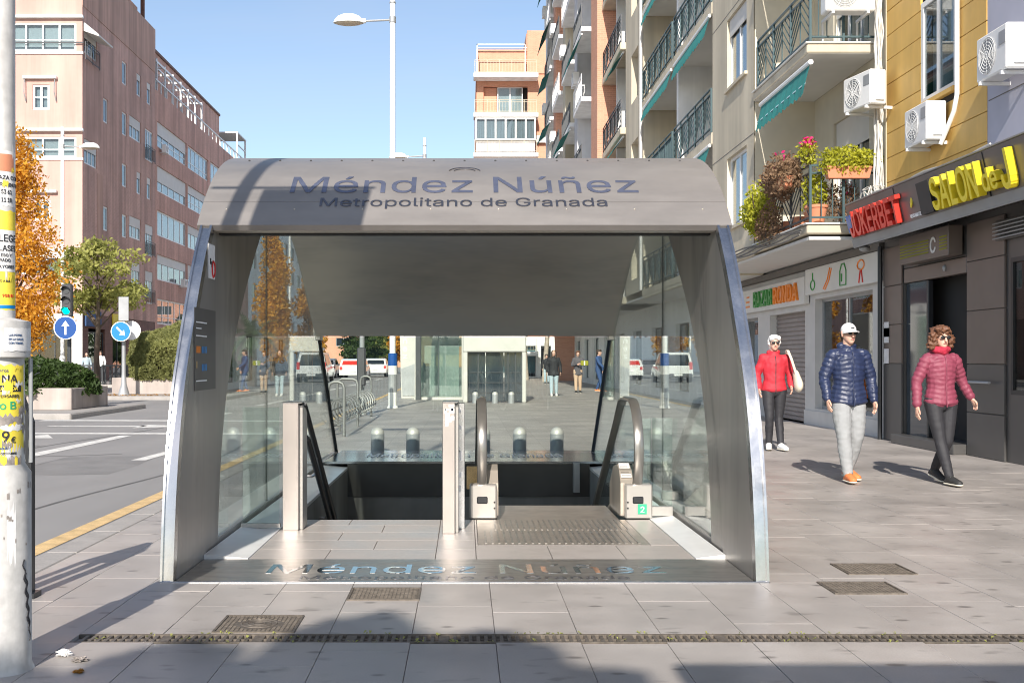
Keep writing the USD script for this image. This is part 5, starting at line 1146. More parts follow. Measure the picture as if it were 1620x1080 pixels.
tree('orange_pear_tree', 'shorter orange tree just beyond the tall one, through the left glass', -11.4, 84, 7.4, 2.0, 1.6, 1.5, 6000, .14, 44, 'leaf_orange', 'cone', clumps=34)
tree('street_tree', 'dark green round tree behind the parked cars', -9.7, 108, 5.6, 1.6, 2.4, 2.2, 5000, .17, 45, 'leaf_green')
tree('street_tree', 'yellow green tree behind the white car', -8.7, 122, 6.2, 1.2, 2.0, 2.0, 4500, .18, 46, 'leaf_olive')
tree('street_tree', 'orange leaved tree nearest the first lamp post, far down the street', -7.2, 120, 6.0, 1.8, 1.6, 1.8, 4000, .18, 47, 'leaf_orange')
tree('street_tree', 'green tree at the far end of the street behind the taxi', -11.6, 132, 6.8, 1.4, 2.8, 2.4, 4500, .2, 48, 'leaf_green')
tree('pavement_tree', 'bare leaning trunk of a pavement tree right of the glass portal', 5.1, 72, 8.5, 4.2, 1.6, 1.7, 5000, .12, 49, 'leaf_olive', bark='bark_pale', lean=.4)
tree('pavement_tree', 'second leaning trunk of a pavement tree, left of the woman in black', 4.3, 79, 8.5, 4.4, 1.6, 1.7, 5000, .12, 50, 'leaf_olive', bark='bark_pale', lean=-.5)
SHX = [-1.75, -1.44, -.84, -.69, -.42, -.15, .07, .4, .5, .7, .85]; SHZ = [6.40, 6.55, 6.58, 6.84, 6.97, 6.88, 6.70, 6.62, 6.52, 6.40, 6.2]
tree('shade_tree', 'leafy tree behind the viewer that shades the foreground paving', -1.45, -5.2, 5.6, 3.0, 1.5, 1.4, 24000, .08, 51, 'leaf_green', clumps=50, extra=[((X_ - 1.36, -5.2 + .25 * math.sin(9 * X_), float(np.interp(X_, SHX, SHZ)) - dz_), (.2, .34, .24), 620) for X_ in np.arange(-1.75, .85, .13) for dz_ in (.24, .55)])
pl = T('palm_tree', 'low grey green palm seen through the left glass wall', 'palm', (-11.2, 60, 0))
b = MB(); b.tube([(-11.2, 60, 0), (-11.15, 60, 1.3), (-11.2, 60, 2.5)], [.26, .2, .22], 10); pl.part('trunk', b, 'bark'); b = MB(); rr = random.Random(6)
for k in range(46):
    a = rr.uniform(0, 6.28); el = rr.uniform(-.25, 1.35); L = rr.uniform(1.5, 2.1); pts = []
    for s in np.linspace(0, 1, 9): e = el - 1.1 * s ** 1.5; pts.append((math.cos(a), math.sin(a), s, e))
    p = V3(-11.2, 60, 2.55); P = [p]
    for (ca, sa, s, e) in pts[1:]: p = p + V3(ca * math.cos(e), sa * math.cos(e), math.sin(e)) * L / 8; P.append(p)
    for i in range(1, 9):
        for sgn in (-1, 1):
            for f_ in (0, .5):
                q = P[i - 1] * (1 - f_) + P[i] * f_; sd_ = V3(-math.sin(a), math.cos(a), .25) * sgn * (.42 - .03 * i); tip = q + sd_ + (P[i] - P[i - 1]) * .8; w = (P[i] - P[i - 1]) * .16
                b.add([q - w, q + w, tip], [[0, 1, 2]])
pl.part('fronds', b, 'leaf_palm')
# ------------------------------------------------------------------ street furniture
PX, PY = -2.03, 4.98
P = T('poster_pole', 'white street lamp pole at the left edge covered with torn posters', 'lamp post', (PX, PY, 0))
b = MB(); b.lathe([(.0, .0), (.14, 0), (.128, .03), (.126, .86), (.10, .90), (.098, 1.36)], (PX, PY, 0), 40); P.part('base_shaft', b, 'pole_paint', smooth=40)
b = MB(); b.lathe([(.098, 1.36), (.122, 1.365), (.124, 1.52), (.06, 1.535), (.058, 11.6), (0, 11.62)], (PX, PY, 0), 32); P.part('upper_shaft', b, 'pole_paint', smooth=40)
fc = math.atan2(-PY, -PX)                               # direction of the viewer from the pole
def wrap(phi, z, r): a = fc + phi; return (PX + r * math.cos(a), PY + r * math.sin(a), z)
def wpatch(p0, p1, z0, z1, r, mat, name, parent=None, ragged=0., seed=0):
    g = random.Random(seed); n = 16; b = MB(); V = []
    for i in range(n + 1):
        ph = p0 + (p1 - p0) * i / n; V += [wrap(ph, z0 + g.uniform(-ragged, ragged), r), wrap(ph, (z0 + z1) / 2, r + .0004), wrap(ph, z1 + g.uniform(-ragged, ragged), r)]
    b.add(V, [[3 * i + k, 3 * i + 3 + k, 3 * i + 4 + k, 3 * i + 1 + k] for i in range(n) for k in (0, 1)]); return P.part(name, b, mat, parent, smooth=40)
def wtext(txt, p0, z, h, r, mat, parent, width=None, bold=True):
    m = meshkit.text_mesh(txt, h, .0012, bold); v = np.array(m.vertices); v[:, 0] -= v[:, 0].min(); k = 1 if width is None else width / v[:, 0].max()
    b = MB(); b.add([wrap(p0 + x * k / r, z + y, r + t) for x, y, t in v], m.faces); P.part('lettering', b, mat, parent)
ru, rm, rl = .0605, .0995, .1265
q = wpatch(-1.2, 1.35, 2.02, 2.26, ru, 'paper_white', 'poster', None, .004, 1); wpatch(-.6, 1.0, 2.17, 2.245, ru + .0012, 'terracotta', 'poster_picture', q)
wtext('PLAZA COM', -.55, 2.135, .016, ru + .001, 'ink', q); wtext('POR MINUTO', -.55, 2.105, .015, ru + .001, 'ink', q); wtext('683 53 61', -.6, 2.072, .018, ru + .001, 'ink', q, .085); wtext('618 11 18', -.6, 2.037, .018, ru + .001, 'ink', q, .085)
q = wpatch(-1.2, 1.3, 1.57, 2.0, ru, 'paper_yellow', 'poster', None, .004, 2); wpatch(-1.1, 1.2, 1.735, 1.915, ru + .001, 'paper_white', 'poster_panel', q)
wtext('ELEGE', -.45, 1.865, .030, ru + .002, 'ink', q, .105); wtext('CLASES', -.45, 1.825, .024, ru + .002, 'ink', q, .105); wtext('ESO Y', .0, 1.80, .012, ru + .002, 'ink', q); wtext('GRADO', -.3, 1.778, .013, ru + .002, 'ink', q, .06); wtext('MAYORES', -.4, 1.75, .013, ru + .002, 'ink', q, .09)
wtext('ESO A MA', -.3, 1.69, .009, ru + .001, 'ink', q); wtext('958 81', .1, 1.625, .012, ru + .001, 'red_letter', q); wpatch(-1.2, 1.3, 1.575, 1.59, ru + .001, 'blue_light', 'poster_band', q)
q = wpatch(.1, 1.35, 1.39, 1.49, .1245, 'paper_white', 'label', None, .002, 3); wtext('LAS FOTOS', .25, 1.455, .008, .1255, 'ink_blue', q); wtext('EN LA CALLE', .25, 1.438, .008, .1255, 'ink_blue', q); wtext('CON TODOS', .25, 1.421, .008, .1255, 'ink_blue', q)
q = wpatch(-1.2, 1.18, .875, 1.33, rm, 'paper_yellow', 'poster', None, .008, 4)
wtext('CONCIERTOS', -.6, 1.30, .010, rm + .001, 'ink_blue', q); wtext('LUNA', -.62, 1.255, .032, rm + .001, 'ink', q, .135); wpatch(-.6, .95, 1.215, 1.243, rm + .001, 'ink', 'poster_band', q); wtext('GRANADA', -.3, 1.221, .015, rm + .002, 'paper_yellow', q, .105); wtext('ANIVERSARIO', -.5, 1.19, .012, rm + .001, 'ink', q, .13)
wtext('Lado B', -.85, 1.14, .032, rm + .001, 'ink_green', q, .15); wpatch(-.4, 1.15, 1.075, 1.115, rm + .001, 'grime', 'poster_picture', q, .012, 7); wpatch(-.3, 1.1, 1.05, 1.07, rm + .0012, 'paper_white', 'poster_picture', q, .008, 8)
wtext('19', -.35, 1.0, .045, rm + .001, 'ink', q); wtext('€', .42, .995, .025, rm + .001, 'ink', q); wtext('en taquilla', -.3, .968, .010, rm + .001, 'ink_blue', q)
wpatch(-.5, .95, .885, .935, rm + .001, 'grime', 'poster_picture', q, .01, 9); wtext('24 DE DICIEMBRE', -.4, .945, .009, rm + .001, 'ink', q)
q = wpatch(.2, .5, .45, .72, rl, 'paper_white', 'torn_strip', None, .03, 10)
g = random.Random(13); b = MB(); 
for s0 in range(5):
    ph = .55 + .12 * s0; z = .62 - .06 * s0; pts = []
    for k in range(26): z -= .012; pts.append(wrap(ph + .05 * math.sin(k * 1.3 + s0) + .01 * k, z, rl + .001))
    if s0 in (2, 3): b.tube(pts, .0045, 4)
P.part('pen_scrawl', b, 'ink')
for k in range(14): ph, z = g.uniform(-.2, 1.3), g.uniform(.5, .87); wpatch(ph, ph + g.uniform(.03, .12), z, z + g.uniform(.004, .03), rl + .0005, 'grime', 'dirt_mark', None, .004, k)
b = MB(); b.cyl((PX + .112, PY + .05, .9), (PX + .112, PY + .05, 1.36), .010, n=8); P.part('side_conduit', b, 'grey_metal')
for k in range(26):                                    # torn scraps and tape left over from older posters
    hi = k % 3 == 0; r_ = (ru if hi else rm) + .0016 + .0002 * k % .001; z = g.uniform(1.56, 2.3) if hi else g.uniform(.87, 1.34); ph = g.uniform(-.3, 1.35)
    wpatch(ph, ph + g.uniform(.1, .5), z, z + g.uniform(.008, .05), r_, g.choice(('paper_white', 'grime', 'paper_yellow', 'paper_white')), 'torn_scrap', None, .012, 40 + k)
# flag sign high on the pole: its shadow falls on the hood
fs = P.part('flag_sign', MB().rbox(PX + .14, PX + .93, PY - .03, PY + .03, 4.0, 4.72, .01), 'white_paint')
b = MB(); b.tube([(PX - .25, PY, 4.76), (PX + .95, PY, 4.76)], .018, 6); b.tube([(PX, PY, 4.05), (PX + .2, PY, 4.05)], .015, 6); P.part('sign_bracket', b, 'grey_metal', fs)
b = MB(); b.tube([(PX, PY, 11.0), (PX - 1.2, PY, 11.05)], .03, 8); P.part('lamp_arm', b, 'grey_metal')
b = MB(); b.ell((PX - 1.45, PY, 11.02), (.4, .18, .14), 2); P.part('lamp_head', b, 'white_paint')
# the other lamps of the row
def lamp_post(label, x, y, side=-1, H=11.9, local=True):
    t = T('street_lamp', label, 'street lamp', (x, y, 0), 'white street lamps', True)
    b = MB(); b.lathe([(0, 0), (.16, 0), (.15, .04), (.125, .06), (.125, 1.5), (.085, 1.58), (.075, H), (0, H + .02)], (0, 0, 0), 16); t.part('pole', b, 'white_paint', smooth=40)
    b = MB(); b.lathe([(.08, 10.95), (.095, 10.96), (.095, 11.12), (.08, 11.13)], (0, 0, 0), 16); t.part('collar', b, 'grey_metal'); b = MB(); b.lathe([(.08, H - .4), (.09, H - .39), (.09, H - .36), (.08, H - .35)], (0, 0, 0), 16); t.part('collar', b, 'grey_metal')
    b = MB(); b.tube([(0, 0, 11.04), (-.8, 0, 11.0)], .03, 8); t.part('arm', b, 'grey_metal'); b = MB(); b.rbox(-.87, -.76, -.05, .05, 10.95, 11.06, .01); t.part('joint', b, 'white_paint')
    b = MB(); pr_ = [(0, .26), (.18, .24), (.30, .18), (.38, .08), (.41, .0), (.38, -.01)]; n = 24
    V = [(-1.25 + r * math.cos(a) * 1.08, r * math.sin(a) * .62, 10.95 + z) for r, z in pr_ for a in np.arange(n) * 2 * PI / n]; b.add(V, [[i * n + k, i * n + (k + 1) % n, (i + 1) * n + (k + 1) % n, (i + 1) * n + k] for i in range(len(pr_) - 1) for k in range(n)]); hd = t.part('lamp_head', b, 'white_paint', smooth=50)
    b = MB(); b.ell((-1.25, 0, 10.95), (.40, .23, .07), 2); t.part('lens', b, 'lamp_glass', hd); return t
L1 = lamp_post('tall white street lamp rising behind the entrance roof', -2.05, 32.4)
copy(L1, (-1.9, 54, 0), 'white street lamp peeping just over the entrance roof, farther off')
copy(L1, (-18.2, 51.5, 0), 'white street lamp in front of the salmon block at left', 180)
copy(L1, (-12.6, 82, 0), 'white street lamp by the long brick block, left of the steel arch', 180)
t = T('lamp_poster_sleeve', 'blue and white event posters wrapped round the foot of the tall lamp', 'poster', (-2.05, 32.4, 0))
for z0, z1, mt in ((.45, .95, 'grey_metal'), (.95, 1.2, 'paper_white'), (1.2, 1.55, 'blue_sign')): b = MB(); b.lathe([(.127, z0), (.13, z0 + .001), (.13, z1 - .001), (.127, z1)], (-2.05, 32.4, 0), 16); t.part('sheet', b, mt)
# dark slotted marker behind the pole
t = T('steel_marker', 'dark slotted steel marker standing behind the poster pole', 'marker post', (-2.55, 6.5, 0))
for x0, x1 in ((-2.73, -2.68), (-2.64, -2.57), (-2.53, -2.465)): t.part('blade', MB().box(x0, x1, 6.47, 6.53, 0, .72), 'black_steel')
b = MB(); b.prism([(-2.73, .72), (-2.465, .72), (-2.465, 1.0), (-2.55, 1.22), (-2.60, 1.22)], lambda p, q, s: (p, 6.47 + .06 * s, q), 0, 1); t.part('head', b, 'black_steel'); t.part('foot', MB().box(-2.75, -2.44, 6.44, 6.56, 0, .03), 'black_steel')
# crumpled paper and leaf
def scrap(name, label, c, s, mat, seed):
    m = trimesh.creation.icosphere(subdivisions=3); v = np.array(m.vertices); v *= (1 + 1.5 * (meshkit.noise(v * 3.5 + seed) - .5))[:, None]; v = v * np.array(s) + np.array(c); v[:, 2] = np.maximum(v[:, 2], .002); b = MB(); b.add(v, m.faces); single(name, label, 'litter', b, mat)
scrap('crumpled_paper', 'crumpled white paper lying beside the foot of the pole', (-1.83, 5.20, .014), (.03, .02, .014), 'paper_white', 2); scrap('crumpled_paper', 'grey torn scrap next to the crumpled paper by the pole', (-1.73, 5.12, .008), (.03, .025, .01), 'grime', 5); scrap('fallen_leaf', 'single yellow leaf on the paving near the pole', (-1.67, 4.93, .006), (.02, .02, .006), 'dry_leaf', 3)
# bollards behind the stairs
def bollard(label, x, y, r, h, mat):
    t = T('bollard', label, 'bollard', (x, y, 0), 'short steel bollards', True)
    b = MB(); b.lathe([(0, -.002), (r, -.002), (r, h - .1)], (0, 0, 0), 24); t.part('shaft', b, mat, smooth=40); b = MB(); b.lathe([(r, h - .1)] + [(r * math.cos(a), h - .1 + .10 * math.sin(a)) for a in np.linspace(0, PI / 2, 7)], (0, 0, 0), 24); t.part('dome', b, 'lift_metal', smooth=50); return t
b0 = bollard('leftmost of the row of bollards behind the stair opening', -1.284, 16.78, .10, .37, 'grey_metal')
for x, l in ((-.763, 'bollard behind the stair opening, second from the left'), (-.233, 'bollard hidden behind the middle steel post'), (.279, 'bollard just right of the left escalator handrail'), (.812, 'second bollard from the right, between the escalator handrails'), (1.36, 'rightmost bollard, beside the right escalator handrail')): copy(b0, (x, 16.78, 0), l)
for x, l in ((.34, 'left one of three small bollards at the far glass portal'), (.96, 'middle one of three small bollards at the far glass portal'), (1.48, 'right one of three small bollards at the far glass portal')): copy(b0, (x, 36.0, 0), l)
# bicycle rack
R = T('bicycle_rack', 'galvanised spiral bicycle rack with tall hoops behind the entrance', 'bicycle rack', (-2.4, 20.5, 0))
for y, x0, x1 in ((20.2, -2.42, -2.14), (23.4, -2.62, -2.20), (27.5, -2.52, -2.26)):
    b = MB(); r = .1; b.tube([(x0, y, 0), (x0, y, .86), (x0 + .03, y, .94), (x0 + r, y, .97), (x1 - r, y, .97), (x1 - .03, y, .94), (x1, y, .86), (x1, y, 0)], .03, 10); R.part('hoop', b, 'galvanised', smooth=50)
b = MB(); b.tube([(-2.37 + .24 * math.cos(a), 20.3 + a / (2 * PI) * .55, .40 + .24 * math.sin(a)) for a in np.linspace(0, 2 * PI * 13, 260)], .014, 6); R.part('spiral', b, 'galvanised', smooth=50)
for x in (-2.58, -2.16): b = MB(); b.tube([(x, 20.2, .38), (x, 27.5, .38)], .018, 6); R.part('rail', b, 'galvanised')
for y in (21.6, 25.2): b = MB(); b.tube([(-2.37, y, 0), (-2.37, y, .18)], .025, 6); R.part('leg', b, 'galvanised')
# traffic lights
def traffic_light(name, label, x, y, z0, lit, back=False, h=3.6, hw=.15):
    t = T(name, label, 'traffic light', (x, y, 0)); b = MB(); b.cyl((x, y, 0), (x, y, h), .06, n=10); t.part('post', b, 'dark_metal' if not back else 'grey_metal'); b = MB(); b.lathe([(0, 0), (.12, 0), (.09, .25), (.06, .5)], (x, y, 0), 12); t.part('base', b, 'dark_metal' if not back else 'grey_metal')
    yh = y - .17; hd = t.part('head', MB().rbox(x - hw, x + hw, yh - .1, yh + .1, z0, z0 + .95, .03), 'plastic_dark')
    for k in range(3):
        zc = z0 + .17 + .3 * k; s = 1 if back else -1; yy = yh + s * .1
        b = MB(); b.cyl((x, yy, zc), (x, yy + s * .015, zc), .10, n=16); t.part('lens', b, 'green_lamp' if (k == 0 and lit) else 'dark_metal', hd)
        b = MB(); V = []; n = 10
        for i in range(n + 1): a = PI * i / n; V += [(x + .115 * math.cos(a), yy, zc + .115 * math.sin(a)), (x + .115 * math.cos(a), yy + s * .15, zc + .115 * math.sin(a))]
        b.add(V, [[2 * i, 2 * i + 1, 2 * i + 3, 2 * i + 2] for i in range(n)]); t.part('visor', b, 'plastic_dark', hd)
    return t
tl = traffic_light('traffic_light', 'traffic light showing green above the round blue arrow sign', -11.6, 33.4, 2.62, True)
traffic_light('traffic_light', 'back of a slim traffic light beside the bicycle rack', -2.56, 28.4, .72, False, True, 3.0, .105)
def blue_sign(label, x, y, z, r, mat, ang, grime=False):
    t = T('blue_arrow_sign', label, 'road sign', (x, y - .08, z)); b = MB(); b.cyl((x, y - .09, z), (x, y - .075, z), r, n=32); pl_ = t.part('rim', b, 'white_sign'); b = MB(); b.cyl((x, y - .095, z), (x, y - .0901, z), r * .92, n=32); t.part('disc', b, mat)
    pts = [(-.09, -.62), (.09, -.62), (.09, .12), (.36, .12), (0, .62), (-.36, .12), (-.09, .12)]; c, s = math.cos(ang), math.sin(ang)
    b = MB(); b.prism([(x + r * (p * c - q * s) * .95, z + r * (p * s + q * c) * .95) for p, q in pts], lambda p, q, k: (p, y - .0955 - .004 * k, q), 0, 1); t.part('arrow', b, 'white_sign')
blue_sign('round blue sign with a white arrow pointing straight up', -11.58, 33.1, 2.30, .345, 'blue_sign', 0)
blue_sign('round blue sign with a white arrow pointing down to the right', -12.12, 40.2, 2.37, .355, 'blue_light', -PI * .75)
t = T('sign_post', 'grey post carrying the down arrow sign and a blank sign back', 'sign post', (-12.1, 40.4, 0)); b = MB(); b.lathe([(0, .1), (.22, .1), (.1, .5), (.075, .9), (.07, 3.6)], (-12.1, 40.4, 0), 12); t.part('post', b, 'grey_metal', smooth=50); t.part('sign_back', MB().rbox(-12.26, -11.9, 40.30, 40.33, 2.75, 3.6, .01), 'grey_metal'); b = MB(); b.cyl((-11.9, 40.6, 2.42), (-11.9, 40.62, 2.42), .34, n=24); t.part('second_sign', b, 'white_sign')
t = T('street_fence', 'black street fence in front of the corner shop', 'fence', (-20, 58, 0))
for i in range(4):
    x0 = -24.5 + i * 2.0; b = MB(); b.box(x0, x0 + 1.9, 57.96, 58.04, 1.05, 1.13); b.box(x0, x0 + .07, 57.96, 58.04, .1, 1.05); b.box(x0 + 1.83, x0 + 1.9, 57.96, 58.04, .1, 1.05); b.tube([(x0 + .1, 58, .15), (x0 + .95, 58, 1.05), (x0 + 1.8, 58, .15)], .03, 5); t.part('panel', b, 'dark_metal')
t = T('street_fence', 'row of dark vertical bars along the far pavement edge', 'fence', (-19, 58, 0)); 
for i in range(16): x0 = -22.3 + i * .28 + 5.5 * 0; b = MB(); b.box(x0 + 1.2, x0 + 1.3, 58.6, 58.7, .1, 1.05); t.part('bar', b, 'dark_metal')
# totem, lift and far portal
t = T('station_totem', 'tapering pale steel totem with the station name set vertically', 'sign', (-2.0, 41, 0))
b = MB(); b.hexa([(-2.28, 41.0, 0), (-1.72, 41.0, 0), (-1.72, 41.35, 0), (-2.28, 41.35, 0), (-2.36, 41.0, 3.4), (-1.70, 41.0, 3.4), (-1.70, 41.35, 3.4), (-2.36, 41.35, 3.4)]); bd = t.part('body', b, 'lift_metal')
b = MB(); b.hexa([(-2.24, 40.97, .08), (-1.74, 40.97, .08), (-1.74, 40.995, .08), (-2.24, 40.995, .08), (-2.29, 40.97, 1.05), (-1.74, 40.97, 1.25), (-1.74, 40.995, 1.25), (-2.29, 40.995, 1.05)]); t.part('lower_panel', b, 'grey_metal')
for i, ch in enumerate('zeñúN'): b = MB(); b.text(ch, (-2.22, 40.998, 1.42 + .27 * i), (1, 0, 0), (0, 0, 1), .15, .19, .006); t.part('letter', b, 'white_sign', bd)
Lf = T('glass_lift', 'glass lift enclosure with pale steel corner posts', 'lift', (-.85, 39.3, 0))
for x0, x1 in ((-1.72, -1.66), (-.10, -.04)):
    for y0 in (39.2, 41.1): Lf.part('corner_post', MB().box(x0, x1, y0, y0 + .06, 0, 3.0), 'lift_metal')
for q_ in ((-1.66, -.92, 39.22, 39.235), (-.88, -.10, 39.22, 39.235), (-1.66, -.10, 41.12, 41.135)): Lf.part('glass_panel', MB().box(*q_, .1, 2.9), 'lift_glass')
for x in (-1.70, -.08): Lf.part('glass_panel', MB().box(x, x + .012, 39.27, 41.09, .1, 2.9), 'lift_glass')
Lf.part('roof', MB().rbox(-1.8, .02, 39.1, 41.3, 3.0, 3.25, .03), 'lift_metal'); Lf.part('plinth', MB().box(-1.74, -.02, 39.18, 41.18, 0, .09), 'lift_metal'); Lf.part('cabin_back', MB().box(-1.6, -.2, 40.9, 41.0, .1, 2.6), 'grey_metal'); Lf.part('control_post', MB().rbox(-1.98 + .3, -1.5, 39.0, 39.1, 0, 2.4, .01), 'dark_metal'); b = MB(); b.tube([(-1.55, 39.18, .8), (-1.55, 39.12, .85), (-1.55, 39.12, 1.6), (-1.55, 39.18, 1.65)], .02, 6); Lf.part('door_handle', b, 'chrome')
Pt = T('glass_portal', 'far steel portal with dark reflecting glass doors', 'metro entrance', (.95, 36.5, 0))
Pt.part('header', MB().rbox(-.06, 1.98, 36.5, 38.5, 1.62, 2.9, .03), 'lift_metal')
for x0, x1 in ((-.06, .10), (1.84, 1.98)): Pt.part('jamb', MB().rbox(x0, x1, 36.5, 38.5, 0, 1.62, .02), 'lift_metal')
for x0, x1 in ((.10, .66), (.68, 1.26), (1.28, 1.84)): Pt.part('glass_door', MB().box(x0, x1, 36.72, 36.74, .04, 1.61), 'plate_glass_dark')
for x in (.42, 1.38, 1.62): Pt.part('door_bar', MB().box(x, x + .04, 36.66, 36.71, .04, 1.6), 'dark_metal')
for z in (.3, .62, .95): Pt.part('cross_bar', MB().box(.12, 1.82, 36.69, 36.70, z, z + .03), 'dark_metal')
# bus shelter behind the viewer: the straight shadow along the lower right edge
Sh = T('bus_shelter', 'bus shelter behind the viewer whose roof shades the lower right paving', 'bus shelter', (2.6, -1.4, 0))
Sh.part('roof', MB().rbox(.22, 6.2, -2.4, -.58, 3.5, 3.6, .02), 'grey_metal')
for x in (.5, 3.2, 5.9): b = MB(); b.cyl((x, -2.2, 0), (x, -2.2, 3.5), .05, n=8); Sh.part('post', b, 'grey_metal')
for x0, x1 in ((.55, 3.15), (3.25, 5.85)): Sh.part('back_pane', MB().box(x0, x1, -2.21, -2.2, .3, 2.3), 'glass')
Sh.part('bench', MB().rbox(1.2, 5.2, -2.1, -1.75, .42, .48, .02), 'lift_metal')
# vehicles
def car(name, label, x, y, kind, mat, W=1.78, L=4.3, H=1.47, extra=None):
    t = T(name, label, {'van': 'van', 'taxi': 'taxi', 'hatch': 'car'}[kind], (x, y, 0))
    if kind == 'van': body = [(.02, .35), (0, .5), (.0, .95), (.06, 1.05), (.14, H - .12), (.3, H), (2.7, H), (3.15, 1.12), (3.95, .95), (L - .05, .75), (L, .35)]; gl = [(.10, 1.08), (.17, H - .16)]; cab = None
    else: body = [(.03, .32), (0, .5), (.02, .86), (.12, .98), (.55, H - .06), (.95, H), (2.1, H - .02), (2.9, .98), (L - .5, .84), (L - .05, .66), (L, .34)]
    bmesh = Polygon(body); m = trimesh.creation.extrude_polygon(bmesh, 1.0, engine='earcut'); v = np.array(m.vertices)
    V = []
    for p, q, s in v:
        inset = max(0, (q - .92)) * .22; w = W / 2 - inset; V.append((x + (w if s > .5 else -w), y + p, q))
    m2 = trimesh.Trimesh(V, m.faces, process=False); trimesh.repair.fix_normals(m2); b = MB(); b.mesh(m2); bd = t.part('body', b, mat)
    zt = H - .14; zb = 1.04; i0, i1 = (zb - .92) * .22 + .14, (zt - .92) * .22 + .14
    def prof_y(z):
        if kind == 'van': return .06 + (z - 1.05) / (H - .12 - 1.05) * .08
        return .12 + (z - .98) / (H - .06 - .98) * .43
    rw = MB(); y0, y1 = y + prof_y(zb), y + prof_y(zt); rw.hexa([(x - W / 2 + i0, y0 - .012, zb), (x + W / 2 - i0, y0 - .012, zb), (x + W / 2 - i0, y0 + .03, zb), (x - W / 2 + i0, y0 + .03, zb), (x - W / 2 + i1, y1 - .012, zt), (x + W / 2 - i1, y1 - .012, zt), (x + W / 2 - i1, y1 + .03, zt), (x - W / 2 + i1, y1 + .03, zt)]); t.part('rear_window', rw, 'car_red' if kind == 'taxi' else 'car_glass')
    for sg in (-1, 1):
        b = MB(); e0 = (zb - .92) * .22; e1 = (zt - .92) * .22; a0, a1, c0, c1 = (.5, 2.6, .45, 2.35) if kind == 'van' else (.75, 2.55, 1.0, 2.05)
        xo = lambda e, o: x + sg * (W / 2 - e + o)
        b.hexa([(xo(e0, -.02), y + a0, zb), (xo(e0, .004), y + a0, zb), (xo(e0, .004), y + a1, zb), (xo(e0, -.02), y + a1, zb), (xo(e1, -.02), y + c0, zt), (xo(e1, .004), y + c0, zt), (xo(e1, .004), y + c1, zt), (xo(e1, -.02), y + c1, zt)]); t.part('side_window', b, 'car_glass')
        z0, z1 = (.8, 1.25) if kind == 'van' else (.70, .92); t.part('tail_light', MB().rbox(x + sg * (W / 2 - .22), x + sg * (W / 2 - .03), y - .02, y + .05, z0, z1, .02), 'red_paint')
        for yy in (.72, L - .8):
            b = MB(); xw = x + sg * (W / 2 - .10); b.cyl((xw - .11, y + yy, .31), (xw + .11, y + yy, .31), .31, n=20); w_ = t.part('wheel', b, 'tyre'); b = MB(); b.cyl((xw + sg * .1, y + yy, .31), (xw + sg * .118, y + yy, .31), .2, n=16); t.part('rim', b, 'grey_metal', w_)
        b = MB(); b.ell((x + sg * (W / 2 + .08), y + L * .62, 1.02), (.1, .06, .08), 1); t.part('mirror', b, mat)
    t.part('bumper', MB().rbox(x - W / 2 + .04, x + W / 2 - .04, y - .06, y + .1, .32, .55, .04), 'plastic_dark' if kind == 'van' else mat); t.part('number_plate', MB().box(x - .26, x + .26, y - .068, y - .061, .58 if kind != 'van' else .42, .70 if kind != 'van' else .53), 'white_sign')
    if kind == 'taxi': t.part('advert_panel', MB().box(x - .55, x + .55, y + .07, y + .09, .74, .94), 'orange_poster')
    return t
car('white_van', 'white delivery van seen from behind, nearest vehicle on the street', -9.3, 69, 'van', 'car_white', 1.83, 4.4, 1.84)
car('white_taxi', 'white car with a red covered rear window, right of the van', -7.7, 78, 'taxi', 'car_white', 1.8)
car('white_car', 'white hatchback farthest along the street', -7.3, 93, 'hatch', 'car_white', 1.8, 4.2, 1.52)
car('white_car', 'white car mostly hidden behind the taxi and van', -10.9, 88, 'hatch', 'car_white', 1.8, 4.2, 1.5)
# ------------------------------------------------------------------ people
def sph(p, r, seg=14):
    r = np.broadcast_to(np.asarray(r, float), (3,)); return Manifold.sphere(1.0, seg).scale(tuple(r)).translate(tuple(map(float, p)))
def chain(*prs): 
    S = [sph(p, r) for p, r in prs]; return [Manifold.batch_hull([a, b]) for a, b in zip(S, S[1:])] if len(S) > 1 else S
def fuse(parts, edge=.025, it=8):
    m = Manifold.batch_boolean(parts, OpType.Add).refine_to_length(edge); v, f, _ = meshkit.arrays(m)
    t = trimesh.Trimesh(v, f, process=True); 
    if it: trimesh.smoothing.filter_taubin(t, .5, .53, iterations=it)
    return t
def seg_dist(P, a, b):
    a, b = np.asarray(a, float), np.asarray(b, float); d = b - a; t = np.clip(((P - a) @ d) / (d @ d), 0, 1); return np.linalg.norm(P - (a + t[:, None] * d), axis=1), t * np.linalg.norm(d)
def lerp(a, b, t): return tuple(np.asarray(a) * (1 - t) + np.asarray(b) * t)
